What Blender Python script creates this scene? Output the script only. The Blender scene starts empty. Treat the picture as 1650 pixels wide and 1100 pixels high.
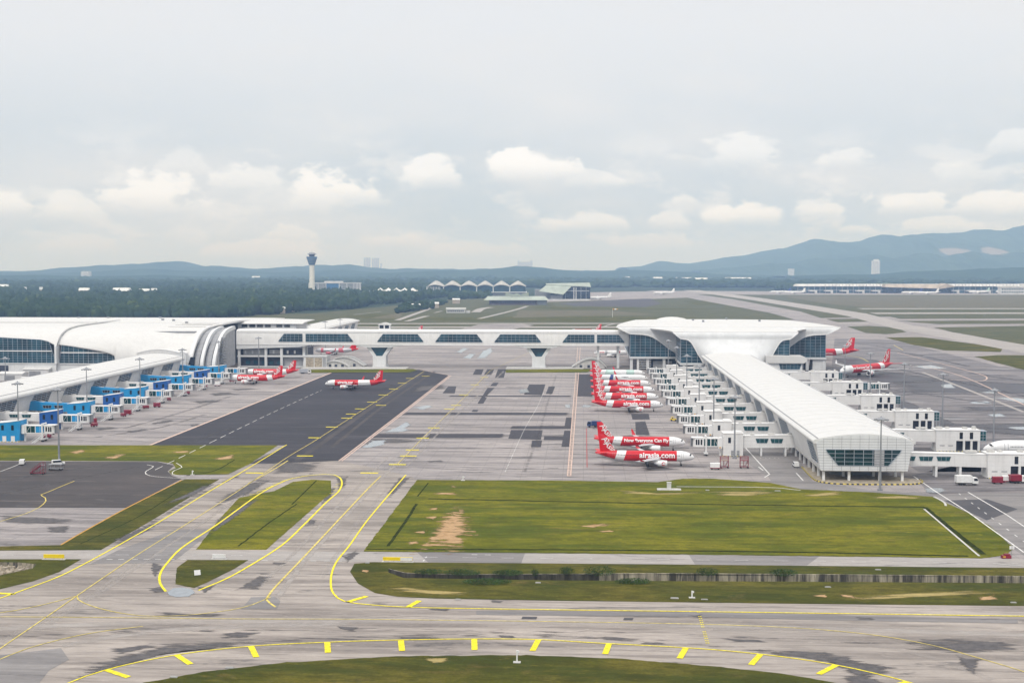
import bpy, bmesh, math, random
import numpy as np
from mathutils import Vector, Matrix, noise
from mathutils.geometry import tessellate_polygon

S = bpy.context.scene
COL = S.collection
R = math.radians
rnd = random.Random(11)

# ------------------------------------------------------------------ camera
CAM_H, FPX, HOR = 75.0, 2000.0, 431.0        # eye height, focal length and horizon row for a 1650 px wide picture
cam_d = bpy.data.cameras.new('camera')
cam = bpy.data.objects.new('camera', cam_d)
COL.objects.link(cam)
S.camera = cam
PITCH = math.atan((550.0 - HOR) / FPX)
cam.location = (0, 0, CAM_H)
cam.rotation_euler = (math.pi / 2 - PITCH, 0, 0)
cam_d.sensor_width = 36.0
cam_d.lens = 36.0 * FPX / 1650.0
cam_d.clip_start = 1.0
cam_d.clip_end = 90000.0

# ------------------------------------------------------------------ sky and sun
SUN_EL, SUN_AZ = R(50), R(205)                # azimuth clockwise from the view direction
w = bpy.data.worlds.new('World')
S.world = w
w.use_nodes = True
wt = w.node_tree
wt.nodes.clear()


class NT:
    """small node-tree writer"""
    def __init__(s, t):
        s.t = t

    def n(s, kind, **kw):
        x = s.t.nodes.new(kind)
        for k, v in kw.items():
            setattr(x, k, v)
        return x

    def put(s, sock, v):
        if hasattr(v, 'is_output'):
            s.t.links.new(v, sock)
        elif isinstance(v, (tuple, list)):
            v = tuple(v)
            n = len(sock.default_value)
            sock.default_value = v if len(v) == n else (v + (1.0,) if n == 4 else v[:n])
        else:
            sock.default_value = v

    def math(s, op, a, b=0.0, c=0.0, clamp=False):
        x = s.n('ShaderNodeMath', operation=op, use_clamp=clamp)
        s.put(x.inputs[0], a)
        s.put(x.inputs[1], b)
        s.put(x.inputs[2], c)
        return x.outputs[0]

    def mix(s, fac, a, b, blend='MIX'):
        x = s.n('ShaderNodeMix', data_type='RGBA', blend_type=blend)
        s.put(x.inputs[0], fac)
        s.put(x.inputs[6], a)
        s.put(x.inputs[7], b)
        return x.outputs[2]

    def ramp(s, v, lo, hi, a=0.0, b=1.0, smooth=True):
        x = s.n('ShaderNodeMapRange', interpolation_type='SMOOTHSTEP' if smooth else 'LINEAR')
        s.put(x.inputs[0], v)
        s.put(x.inputs[1], lo)
        s.put(x.inputs[2], hi)
        s.put(x.inputs[3], a)
        s.put(x.inputs[4], b)
        return x.outputs[0]

    def noise(s, vec, scale, detail=4.0, rough=0.55, dist=0.0):
        x = s.n('ShaderNodeTexNoise')
        if vec is not None:
            s.put(x.inputs['Vector'], vec)
        x.inputs['Scale'].default_value = scale
        x.inputs['Detail'].default_value = detail
        x.inputs['Roughness'].default_value = rough
        x.inputs['Distortion'].default_value = dist
        return x.outputs['Fac']

    def scale(s, vec, sc, rot=0.0):
        x = s.n('ShaderNodeMapping')
        s.put(x.inputs['Vector'], vec)
        x.inputs['Scale'].default_value = sc
        x.inputs['Rotation'].default_value = (0, 0, rot)
        return x.outputs[0]


W = NT(wt)
sky = W.n('ShaderNodeTexSky', sky_type='NISHITA', sun_disc=False, sun_elevation=SUN_EL, sun_rotation=SUN_AZ,
          altitude=50.0, air_density=1.0, dust_density=2.0, ozone_density=1.0)
gen = W.n('ShaderNodeTexCoord').outputs['Generated']
sep = W.n('ShaderNodeSeparateXYZ')
wt.links.new(gen, sep.inputs[0])
X_, Y_, Z_ = sep.outputs
az = W.math('ARCTAN2', X_, Y_)
hr = W.math('SQRT', W.math('ADD', W.math('MULTIPLY', X_, X_), W.math('MULTIPLY', Y_, Y_)))
el = W.math('ARCTAN2', Z_, hr)
comb = W.n('ShaderNodeCombineXYZ')
W.put(comb.inputs[0], az)
W.put(comb.inputs[1], el)
ae = comb.outputs[0]
nz_big = W.noise(W.scale(ae, (2.2, 7.0, 1.0)), 1.6, 5.0, 0.5)
nz_fine = W.noise(W.scale(ae, (1.0, 1.6, 1.0)), 26.0, 6.0, 0.6)
nz_mid = W.noise(W.scale(ae, (1.0, 2.4, 1.0)), 9.0, 5.0, 0.55)
# overcast sheet: slightly darker and bluer bands, paler towards the zenith
sheet = W.mix(W.ramp(el, 0.03, 0.20), (0.620, 0.705, 0.790), (0.865, 0.890, 0.930))
sheet = W.mix(W.ramp(nz_big, 0.40, 0.70, 0.0, 0.75), sheet, (0.875, 0.885, 0.91))
sheet = W.mix(W.ramp(nz_mid, 0.45, 0.75, 0.0, 0.5), sheet, (0.88, 0.885, 0.90))
low = W.ramp(el, 0.035, 0.004, 0.0, 0.75)
sheet = W.mix(low, sheet, (0.665, 0.745, 0.83))
lumps = W.noise(W.scale(ae, (1.0, 2.3, 1.0)), 14.0, 7.0, 0.58)
band = W.math('MULTIPLY', W.ramp(el, 0.004, 0.03), W.ramp(el, 0.125, 0.07))
sheet = W.mix(W.math('MULTIPLY', W.math('MULTIPLY', W.ramp(lumps, 0.50, 0.62), band), 0.55), sheet, (0.98, 0.985, 1.0))
# cumulus puffs: (azimuth, elevation of the flat base, half width, height, strength)
PUFFS = [(252, 338, 78, 52, .75), (402, 306, 56, 42, .45), (545, 325, 80, 50, .8), (688, 298, 56, 46, .6), (855, 286, 78, 50, .9),
         (300, 285, 40, 34, .2), (1198, 268, 70, 48, .4), (1360, 272, 50, 26, .35), (1190, 358, 66, 34, .7),
         (1320, 350, 40, 26, .5), (1465, 344, 60, 36, .6), (1600, 346, 70, 34, .6), (930, 368, 70, 28, .5), (1075, 364, 38, 24, .4),
         (8, 348, 45, 34, .6), (110, 355, 52, 36, .45), (470, 390, 46, 24, .35), (1570, 300, 60, 28, .25), (640, 395, 50, 18, .3),
         (1105, 328, 24, 18, .35), (1380, 376, 36, 14, .4), (1500, 374, 60, 18, .4), (780, 410, 80, 22, .3),
         (440, 412, 90, 26, .45), (1040, 398, 80, 22, .3), (1640, 258, 40, 34, .3), (130, 405, 60, 26, .25), (960, 300, 60, 26, .3)]
acc = None
for (px, py, hw, hh, st) in PUFFS:
    st = min(1.0, st * 1.2 + .08)
    hw, hh = hw * 1.15, hh * 1.12
    a0 = math.atan((px - 825) / FPX)
    e0 = (HOR - py) / FPX
    dx = W.math('DIVIDE', W.math('SUBTRACT', az, a0), hw / FPX)
    dy = W.math('DIVIDE', W.math('SUBTRACT', el, e0), hh / FPX)
    dome = W.math('SUBTRACT', 1.0, W.math('ADD', W.math('MULTIPLY', dx, dx), W.math('MULTIPLY', dy, dy)))
    dome = W.math('ADD', dome, W.math('MULTIPLY', W.math('SUBTRACT', nz_fine, 0.5), 3.4))
    dome = W.math('ADD', dome, W.math('MULTIPLY', W.math('SUBTRACT', nz_mid, 0.5), 1.6))
    body = W.ramp(dome, 0.05, 0.55)
    base = W.ramp(dy, -0.30, 0.42)
    v = W.math('MULTIPLY', W.math('MULTIPLY', body, base), st)
    acc = v if acc is None else W.math('MAXIMUM', acc, v)
sheet = W.mix(acc, sheet, (1.12, 1.12, 1.13))
sheet = W.mix(W.ramp(el, 0.24, 0.95), sheet, (1.50, 1.49, 1.50))
SKY_S = 0.07
skyc = W.mix(1.0, sky.outputs[0], (SKY_S, SKY_S, SKY_S), 'MULTIPLY')
CLOUD_COVER = 0.93
col = W.mix(CLOUD_COVER, skyc, sheet)
bg = W.n('ShaderNodeBackground')
wt.links.new(col, bg.inputs[0])
bg.inputs[1].default_value = 1.0
wo = W.n('ShaderNodeOutputWorld')
wt.links.new(bg.outputs[0], wo.inputs[0])

sl = bpy.data.lights.new('sun', 'SUN')
sl.energy = 1.5
sl.angle = R(10)
sl.color = (1.0, 0.98, 0.955)
so = bpy.data.objects.new('sun', sl)
COL.objects.link(so)
sd = Vector((math.sin(SUN_AZ) * math.cos(SUN_EL), math.cos(SUN_AZ) * math.cos(SUN_EL), math.sin(SUN_EL)))
so.rotation_euler = sd.to_track_quat('Z', 'Y').to_euler()
so.location = (0, 0, 400)

S.view_settings.view_transform = 'Standard'
S.view_settings.look = 'None'
S.view_settings.exposure = 0.0
S.view_settings.gamma = 1.0
S.view_settings.use_curve_mapping = False
S.cycles.max_bounces = 5
S.cycles.diffuse_bounces = 2
S.cycles.glossy_bounces = 2
S.cycles.volume_bounces = 1
S.cycles.use_denoising = True
try:
    S.cycles.denoiser = 'OPENIMAGEDENOISE'
except Exception:
    pass
S.cycles.sample_clamp_indirect = 4.0

# ------------------------------------------------------------------ airport frame
ROT = -math.atan(0.058)                       # the airport grid is turned a little against the view
CU, SU = math.cos(ROT), math.sin(ROT)


def P(u, v, z=0.0):
    """airport grid (u across, v away) -> world"""
    return Vector((u * CU - v * SU, u * SU + v * CU, z))


_cp, _sp = math.cos(PITCH), math.sin(PITCH)


def G(px, py, z=0.0):
    """the point of the level plane z seen at a place of the photograph (survey of the ground)"""
    cx, cy = (px - 825.0) / FPX, (550.0 - py) / FPX
    d = Vector((cx, _cp + cy * _sp, -_sp + cy * _cp))
    t = (z - CAM_H) / d.z
    return Vector((d.x * t, d.y * t, z))


def D(px, py, dist):
    """the point at distance dist (along the view axis on the ground) seen at a place of the photograph"""
    cx, cy = (px - 825.0) / FPX, (550.0 - py) / FPX
    d = Vector((cx, _cp + cy * _sp, -_sp + cy * _cp))
    t = dist / d.y
    return Vector((d.x * t, dist, CAM_H + d.z * t))


def UV(p):
    return (p.x * CU + p.y * SU, -p.x * SU + p.y * CU)


# ------------------------------------------------------------------ materials
MATS = {}


def mat(name, col=(.5, .5, .5), rough=0.6, var=0.12, vscale=0.35, metal=0.0, stretch=(1, 1, 1), spec=0.4, bump=0.0,
        panel=None, streak=0.0, coord='Object'):
    if name in MATS:
        return MATS[name]
    m = bpy.data.materials.new(name)
    m.use_nodes = True
    t = m.node_tree
    t.nodes.clear()
    N = NT(t)
    b = N.n('ShaderNodeBsdfPrincipled')
    o = N.n('ShaderNodeOutputMaterial')
    t.links.new(b.outputs[0], o.inputs[0])
    co = N.n('ShaderNodeTexCoord').outputs[coord]
    c = tuple(col)
    cv = None
    if var > 0:
        nz = N.noise(N.scale(co, stretch), vscale, 5.0, 0.6)
        f = N.ramp(nz, 0.3, 0.7)
        lo = tuple(max(0.0, x * (1 - var)) for x in c)
        hi = tuple(min(1.0, x * (1 + var)) for x in c)
        cv = N.mix(f, lo, hi)
    else:
        rgb = N.n('ShaderNodeRGB')
        rgb.outputs[0].default_value = c + (1.0,)
        cv = rgb.outputs[0]
    if streak > 0:
        nz2 = N.noise(N.scale(co, (0.9, 0.9, 0.05)), 1.1, 4.0, 0.6)
        cv = N.mix(N.ramp(nz2, 0.52, 0.75, 0.0, streak), cv, (0.12, 0.11, 0.10)) if streak < .95 else N.mix(N.ramp(N.noise(N.scale(co, (.55, .55, .03)), 1.0, 6.0, .7), .40, .62), cv, (.05, .046, .036))
    if panel:
        br = N.n('ShaderNodeTexBrick')
        br.offset = 0.0
        N.put(br.inputs['Vector'], panel[0] == 'xz' and N.scale_xz(co) or co)
        br.inputs['Scale'].default_value = 1.0
        br.inputs['Brick Width'].default_value = panel[1]
        br.inputs['Row Height'].default_value = panel[2]
        br.inputs['Mortar Size'].default_value = panel[3]
        br.inputs['Mortar Smooth'].default_value = 0.2
        br.inputs['Bias'].default_value = 0.0
        cv = N.mix(N.math('MULTIPLY', br.outputs['Fac'], panel[4]), cv, tuple(x * 0.35 for x in c))
    t.links.new(cv, b.inputs['Base Color'])
    if bump > 0:
        bp = N.n('ShaderNodeBump')
        bp.inputs['Strength'].default_value = bump
        t.links.new(N.noise(co, 3.0, 4.0), bp.inputs['Height'])
        t.links.new(bp.outputs[0], b.inputs['Normal'])
    b.inputs['Roughness'].default_value = rough
    b.inputs['Metallic'].default_value = metal
    b.inputs['Specular IOR Level'].default_value = spec
    MATS[name] = m
    return m


def _scale_xz(self, vec):
    s1 = self.n('ShaderNodeSeparateXYZ')
    self.put(s1.inputs[0], vec)
    c1 = self.n('ShaderNodeCombineXYZ')
    self.t.links.new(self.math('ADD', s1.outputs[0], s1.outputs[1]), c1.inputs[0])
    self.t.links.new(s1.outputs[2], c1.inputs[1])
    return c1.outputs[0]


NT.scale_xz = _scale_xz


def ground_mat(name, base, alt, dark, streak=0.5, stain=(0.05, 0.05, 0.055), slab=None, rough=0.85, wet=0.0):
    """pavement: broad tone changes, long grimy streaks along the taxi lines, slab joints, darker stains"""
    m = bpy.data.materials.new(name)
    m.use_nodes = True
    t = m.node_tree
    t.nodes.clear()
    N = NT(t)
    b = N.n('ShaderNodeBsdfPrincipled')
    o = N.n('ShaderNodeOutputMaterial')
    t.links.new(b.outputs[0], o.inputs[0])
    co = N.scale(N.n('ShaderNodeTexCoord').outputs['Object'], (1, 1, 1), -ROT)
    c = N.mix(N.ramp(N.noise(co, 0.022, 6.0, 0.6), 0.35, 0.65), base, alt)
    c = N.mix(N.ramp(N.noise(N.scale(co, (0.012, 0.13, 1)), 1.0, 6.0, 0.65), 0.44, 0.62, 0, streak), c, dark)
    c = N.mix(N.ramp(N.noise(N.scale(co, (0.04, 0.55, 1)), 1.0, 6.0, 0.72), 0.48, 0.63, 0, streak * 0.95), c, dark)
    c = N.mix(N.ramp(N.noise(N.scale(co, (0.03, 0.16, 1)), 0.9, 7.0, 0.72, 0.6), 0.57, 0.64, 0, streak * 1.1), c, stain)
    c = N.mix(N.ramp(N.noise(N.scale(co, (.16, .42, 1)), 1.0, 8.0, 0.8), 0.40, 0.66, 0.0, 0.55), c, tuple(x * 0.62 for x in base))
    c = N.mix(N.ramp(N.noise(N.scale(co, (.2, .6, 1)), 1.3, 8.0, 0.8, .4), 0.54, 0.70, 0.0, 0.5), c, tuple(min(1, x * 1.22) for x in base))
    c = N.mix(N.ramp(N.noise(co, 0.9, 4.0, 0.7), 0.3, 0.8, 0.0, 0.3), c, tuple(x * 0.68 for x in base))
    if slab:
        br = N.n('ShaderNodeTexBrick')
        br.offset = 0.0
        N.put(br.inputs['Vector'], co)
        br.inputs['Scale'].default_value = 1.0
        br.inputs['Brick Width'].default_value = slab
        br.inputs['Row Height'].default_value = slab
        br.inputs['Mortar Size'].default_value = 0.09
        N.put(br.inputs['Color1'], (0, 0, 0))
        N.put(br.inputs['Color2'], (1, 1, 1))
        c = N.mix(N.math('MULTIPLY', br.outputs['Fac'], 0.62), c, tuple(x * 0.4 for x in base))
        c = N.mix(N.math('MULTIPLY', br.outputs['Color'], 0.13), c, tuple(x * 0.6 for x in base))
    t.links.new(c, b.inputs['Base Color'])
    b.inputs['Roughness'].default_value = rough
    b.inputs['Specular IOR Level'].default_value = 0.3
    if wet:
        t.links.new(N.ramp(N.noise(N.scale(co, (0.02, 0.09, 1)), 1.0, 5.0, 0.6), 0.58, 0.66, rough, 0.30), b.inputs['Roughness'])
    MATS[name] = m
    return m


def grass_mat(name, g1, g2, g3, soil, soil_amt=0.5):
    m = bpy.data.materials.new(name)
    m.use_nodes = True
    t = m.node_tree
    t.nodes.clear()
    N = NT(t)
    b = N.n('ShaderNodeBsdfPrincipled')
    o = N.n('ShaderNodeOutputMaterial')
    t.links.new(b.outputs[0], o.inputs[0])
    co = N.scale(N.n('ShaderNodeTexCoord').outputs['Object'], (1, 1, 1), -ROT)
    c = N.mix(N.ramp(N.noise(co, 0.035, 6.0, 0.65), 0.40, 0.60), g1, g2)
    c = N.mix(N.ramp(N.noise(N.scale(co, (0.02, 0.09, 1)), 1.0, 6.0, 0.62), 0.44, 0.62), c, g3)
    c = N.mix(N.ramp(N.noise(N.scale(co, (0.01, 0.35, 1)), 1.0, 3.0, 0.5), 0.5, 0.72, 0, 0.35), c, tuple(x * 0.5 for x in g1))
    c = N.mix(N.ramp(N.noise(N.scale(co, (0.05, 0.12, 1)), 1.0, 8.0, 0.7, 0.8), 0.56, 0.70, 0, soil_amt), c, soil)
    c = N.mix(N.ramp(N.noise(N.scale(co, (.14, .34, 1)), 1.0, 6.0, 0.72), 0.42, 0.64, 0.0, 0.62), c, tuple(x * 0.40 for x in g1))
    c = N.mix(N.ramp(N.noise(N.scale(co, (.22, .5, 1)), 1.0, 5.0, 0.7, .5), 0.56, 0.72, 0.0, 0.5), c, tuple(min(1, x * 1.5) for x in g2))
    c = N.mix(N.ramp(N.noise(co, 1.3, 5.0, 0.75), 0.25, 0.8, 0.0, 0.6), c, tuple(x * 0.42 for x in g1))
    t.links.new(c, b.inputs['Base Color'])
    bp = N.n('ShaderNodeBump')
    bp.inputs['Strength'].default_value = 0.5
    bp.inputs['Distance'].default_value = 0.4
    t.links.new(N.noise(co, 1.6, 6.0, 0.7), bp.inputs['Height'])
    t.links.new(bp.outputs[0], b.inputs['Normal'])
    b.inputs['Roughness'].default_value = 0.95
    b.inputs['Specular IOR Level'].default_value = 0.1
    MATS[name] = m
    return m


def glass_mat(name, col, rough=0.12):
    m = bpy.data.materials.new(name)
    m.use_nodes = True
    t = m.node_tree
    b = t.nodes['Principled BSDF']
    N = NT(t)
    co = N.n('ShaderNodeTexCoord').outputs['Object']
    vo = N.n('ShaderNodeTexVoronoi', distance='CHEBYCHEV')
    N.put(vo.inputs['Vector'], co)
    vo.inputs['Scale'].default_value = 0.45
    f = N.math('MULTIPLY', vo.outputs['Distance'], 1.0)
    c = N.mix(N.ramp(N.noise(co, 0.12, 4.0), 0.35, 0.65), tuple(x * 0.55 for x in col), tuple(x * 1.5 for x in col))
    c = N.mix(N.math('MULTIPLY', f, 0.35), c, tuple(x * 0.4 for x in col))
    t.links.new(c, b.inputs['Base Color'])
    b.inputs['Roughness'].default_value = rough
    b.inputs['Specular IOR Level'].default_value = 0.6
    MATS[name] = m
    return m


mat('white_roof', (.635, .63, .615), .5, .035, .25, streak=.10)
mat('white_panel', (.75, .745, .735), .5, .05, .2, panel=('xz', 3.0, 1.5, .05, .22), streak=.12)
mat('white_cladding', (.675, .685, .69), .5, .05, .2, streak=.12)
mat('trim_white', (.75, .75, .745), .45, .04, .5)
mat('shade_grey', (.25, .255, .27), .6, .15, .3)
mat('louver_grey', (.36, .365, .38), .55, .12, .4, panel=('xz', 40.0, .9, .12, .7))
mat('interior_shade', (.035, .04, .06), .6, .5, .25)  # near-black base colour carries the shade of open recesses
mat('concrete_light', (.52, .51, .49), .8, .12, .6, streak=.2)
mat('concrete_grey', (.36, .355, .345), .85, .15, .6, streak=.3)
mat('mullion', (.33, .37, .42), .4, .05, 1.0)
mat('steel_grey', (.28, .29, .31), .45, .1, 2.0, metal=.3)
mat('roof_joint', (.50, .495, .485), .6, .1, 1.0)
mat('roof_seam', (.30, .30, .31), .6, .1, 1.0)
glass_mat('glass_blue', (.012, .058, .085))
glass_mat('glass_teal', (.009, .072, .080))
glass_mat('glass_deep_teal', (.006, .034, .040))
glass_mat('glass_dark', (.012, .018, .03))
mat('bridge_blue', (.012, .27, .58), .42, .08, .4, streak=.06)
mat('bridge_deep_blue', (.012, .10, .36), .42, .08, .4, streak=.06)
mat('livery_red', (.56, .006, .014), .3, .06, .4, spec=.35)
mat('livery_white', (.76, .76, .765), .28, .03, .4, spec=.5)
mat('livery_silver', (.42, .43, .46), .3, .08, .4, metal=.3)
mat('livery_pink', (.52, .10, .14), .35, .1, .4)
mat('livery_mint', (.46, .62, .58), .35, .2, .25)
mat('livery_navy', (.03, .05, .22), .35, .2, .6)
mat('lettering_white', (.82, .82, .82), .4, 0)
mat('lettering_red', (.60, .03, .04), .4, 0)
mat('lettering_dark', (.04, .04, .05), .6, 0)
mat('wing_grey', (.50, .51, .53), .35, .08, .5)
mat('tyre_black', (.02, .02, .022), .8, .2, 3.0)
mat('cockpit_black', (.01, .012, .018), .15, 0)
mat('fan_dark', (.05, .05, .055), .4, .2, 2.0)
mat('yellow_paint', (.84, .67, .008), .7, .30, 1.6)
mat('yellow_worn', (.62, .50, .12), .8, .35, .8)
mat('white_paint', (.66, .65, .63), .8, .25, .8)
mat('pink_edge', (.58, .43, .36), .85, .2, .5)
mat('orange_paint', (.55, .28, .03), .8, .2, .8)
mat('red_paint_line', (.40, .08, .08), .8, .2, .8)
mat('vehicle_white', (.74, .74, .73), .35, .06, 1.0)
mat('vehicle_red', (.22, .012, .03), .45, .15, 1.0)
mat('vehicle_yellow', (.72, .52, .03), .45, .1, 1.0)
mat('vehicle_blue', (.02, .045, .14), .4, .2, 1.0)
mat('sign_yellow', (.80, .60, .01), .5, .08, 1.0)
mat('kerb_yellow', (.66, .52, .10), .7, .15, 1.0)
mat('kerb_black', (.04, .04, .042), .7, .2, 1.0)
mat('soil', (.40, .25, .13), .95, .45, .18)
mat('dry_grass', (.34, .28, .12), .95, .45, .25, bump=.4)
mat('gravel_tan', (.36, .31, .24), .95, .3, .6)
mat('drain_dark', (.032, .040, .012), 1.0, .5, .5, spec=0.0)
mat('drain_wall', (.36, .32, .24), .9, .35, .6, stretch=(1, 1, .12), streak=1.0)
mat('drain_wall_dark', (.055, .05, .038), .95, .6, .7, stretch=(1, 1, .2), streak=.6)
mat('leaf_dark', (.035, .075, .015), .9, .5, .5)
mat('trunk', (.12, .09, .06), .9, .3, 1.0)
mat('far_roof', (.43, .42, .39), .6, .1, .05)
mat('roof_green', (.35, .40, .35), .6, .12, .05)
mat('wall_mauve', (.17, .13, .16), .8, .25, .1)
mat('tower_cream', (.76, .74, .67), .7, .06, .1)
mat('tower_blue', (.05, .17, .36), .4, .15, .3)
mat('block_white', (.58, .58, .58), .7, .10, .05)
mat('block_grey', (.36, .38, .42), .7, .10, .05)
mat('far_white', (.62, .62, .61), .7, .15, .05)
mat('far_tan', (.42, .36, .30), .8, .2, .05)


ground_mat('concrete', (.435, .392, .376), (.33, .302, .298), (.105, .097, .103), .80, slab=7.5)
ground_mat('concrete_taxi', (.455, .40, .357), (.335, .298, .27), (.125, .108, .10), .70, slab=None)
ground_mat('concrete_pale', (.43, .395, .37), (.37, .345, .325), (.25, .235, .225), .4)
ground_mat('asphalt', (.034, .032, .042), (.052, .048, .058), (.018, .018, .024), .5, stain=(.13, .12, .13), rough=.8)
ground_mat('asphalt_brown', (.088, .074, .072), (.058, .053, .056), (.034, .032, .035), .5, stain=(.17, .145, .13))
ground_mat('road_asphalt', (.29, .272, .265), (.24, .225, .22), (.11, .105, .11), .5)
ground_mat('concrete_wet', (.30, .275, .275), (.20, .187, .192), (.062, .06, .068), .92, wet=1.0)
ground_mat('patch_dark', (.085, .082, .092), (.12, .115, .12), (.05, .05, .055), .5)
ground_mat('grime', (.13, .12, .12), (.17, .155, .15), (.07, .066, .07), .6)
grass_mat('grass_near', (.152, .158, .008), (.226, .210, .014), (.080, .108, .008), (.24, .17, .05), .6)
grass_mat('grass_verge', (.094, .096, .011), (.158, .134, .022), (.056, .070, .011), (.22, .15, .055), .65)
grass_mat('grass_far', (.115, .118, .045), (.165, .148, .07), (.075, .092, .038), (.20, .16, .10), .35)
grass_mat('field_brown', (.17, .15, .085), (.20, .175, .11), (.13, .125, .065), (.24, .19, .13), .3)
grass_mat('land', (.032, .060, .030), (.045, .07, .033), (.028, .05, .026), (.10, .10, .06), .15)

def soft_mat(name, c1, c2, rough=.9, soft=.30, amp=1.5, spec=.2, stretch=(.10, .75, 1), sc=1.0):
    """a worn patch that breaks up into streaks towards its border"""
    m = bpy.data.materials.new(name)
    m.use_nodes = True
    t = m.node_tree
    t.nodes.clear()
    N = NT(t)
    b = N.n('ShaderNodeBsdfPrincipled')
    tr = N.n('ShaderNodeBsdfTransparent')
    mx = N.n('ShaderNodeMixShader')
    o = N.n('ShaderNodeOutputMaterial')
    co = N.scale(N.n('ShaderNodeTexCoord').outputs['Object'], (1, 1, 1), -ROT)
    at_ = N.n('ShaderNodeAttribute', attribute_name='fade')
    nz = N.noise(N.scale(co, stretch), sc, 7.0, .68, .3)
    f = N.math('ADD', at_.outputs['Fac'], N.math('MULTIPLY', N.math('SUBTRACT', nz, .5), amp * 2.2))
    a = N.ramp(f, .30, .30 + soft)
    N.put(b.inputs['Base Color'], N.mix(N.ramp(N.noise(co, .5, 5.0, .7), .3, .7), c1, c2))
    b.inputs['Roughness'].default_value = rough
    b.inputs['Specular IOR Level'].default_value = spec
    t.links.new(a, mx.inputs[0])
    t.links.new(tr.outputs[0], mx.inputs[1])
    t.links.new(b.outputs[0], mx.inputs[2])
    t.links.new(mx.outputs[0], o.inputs[0])
    MATS[name] = m


soft_mat('soft_grime', (.085, .08, .083), (.14, .13, .13), soft=.7, amp=1.7)
soft_mat('soft_asphalt', (.045, .043, .052), (.075, .071, .079), soft=.25, amp=.5)
soft_mat('soft_soil', (.36, .22, .10), (.50, .33, .18), soft=.7, amp=2.0, stretch=(.16, .45, 1))
soft_mat('soft_dry', (.30, .24, .09), (.40, .31, .12), soft=.9, amp=1.5, stretch=(.06, .35, 1))
soft_mat('puddle', (.20, .225, .25), (.27, .30, .32), rough=.10, soft=.25, amp=.9, spec=.6, stretch=(.08, .35, 1))
soft_mat('soft_pale', (.42, .385, .355), (.48, .44, .41), soft=1.0, amp=.5, stretch=(.05, .25, 1))
soft_mat('soft_wet', (.05, .048, .058), (.085, .08, .088), rough=.5, soft=.7, amp=1.0, stretch=(.03, .3, 1))

# ------------------------------------------------------------------ object helpers


def tag(o, label=None, cat=None, group=None, kind=None):
    if label:
        o['label'] = label
    if cat:
        o['category'] = cat
    if group:
        o['group'] = group
    if kind:
        o['kind'] = kind
    return o


def empty(name, loc=(0, 0, 0), rz=0.0, label=None, cat=None, group=None):
    o = bpy.data.objects.new(name, None)
    COL.objects.link(o)
    o.location = loc
    o.rotation_euler = (0, 0, rz)
    o.empty_display_size = 1.0
    return tag(o, label, cat, group)


def kids(o):
    return [x for x in KIDS.get(o.name, [])]


KIDS = {}


def copy_tree(o, parent=None):
    c = o.copy()
    COL.objects.link(c)
    if parent is not None:
        c.parent = parent
        KIDS.setdefault(parent.name, []).append(c)
    for ch in kids(o):
        copy_tree(ch, c)
    return c


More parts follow.
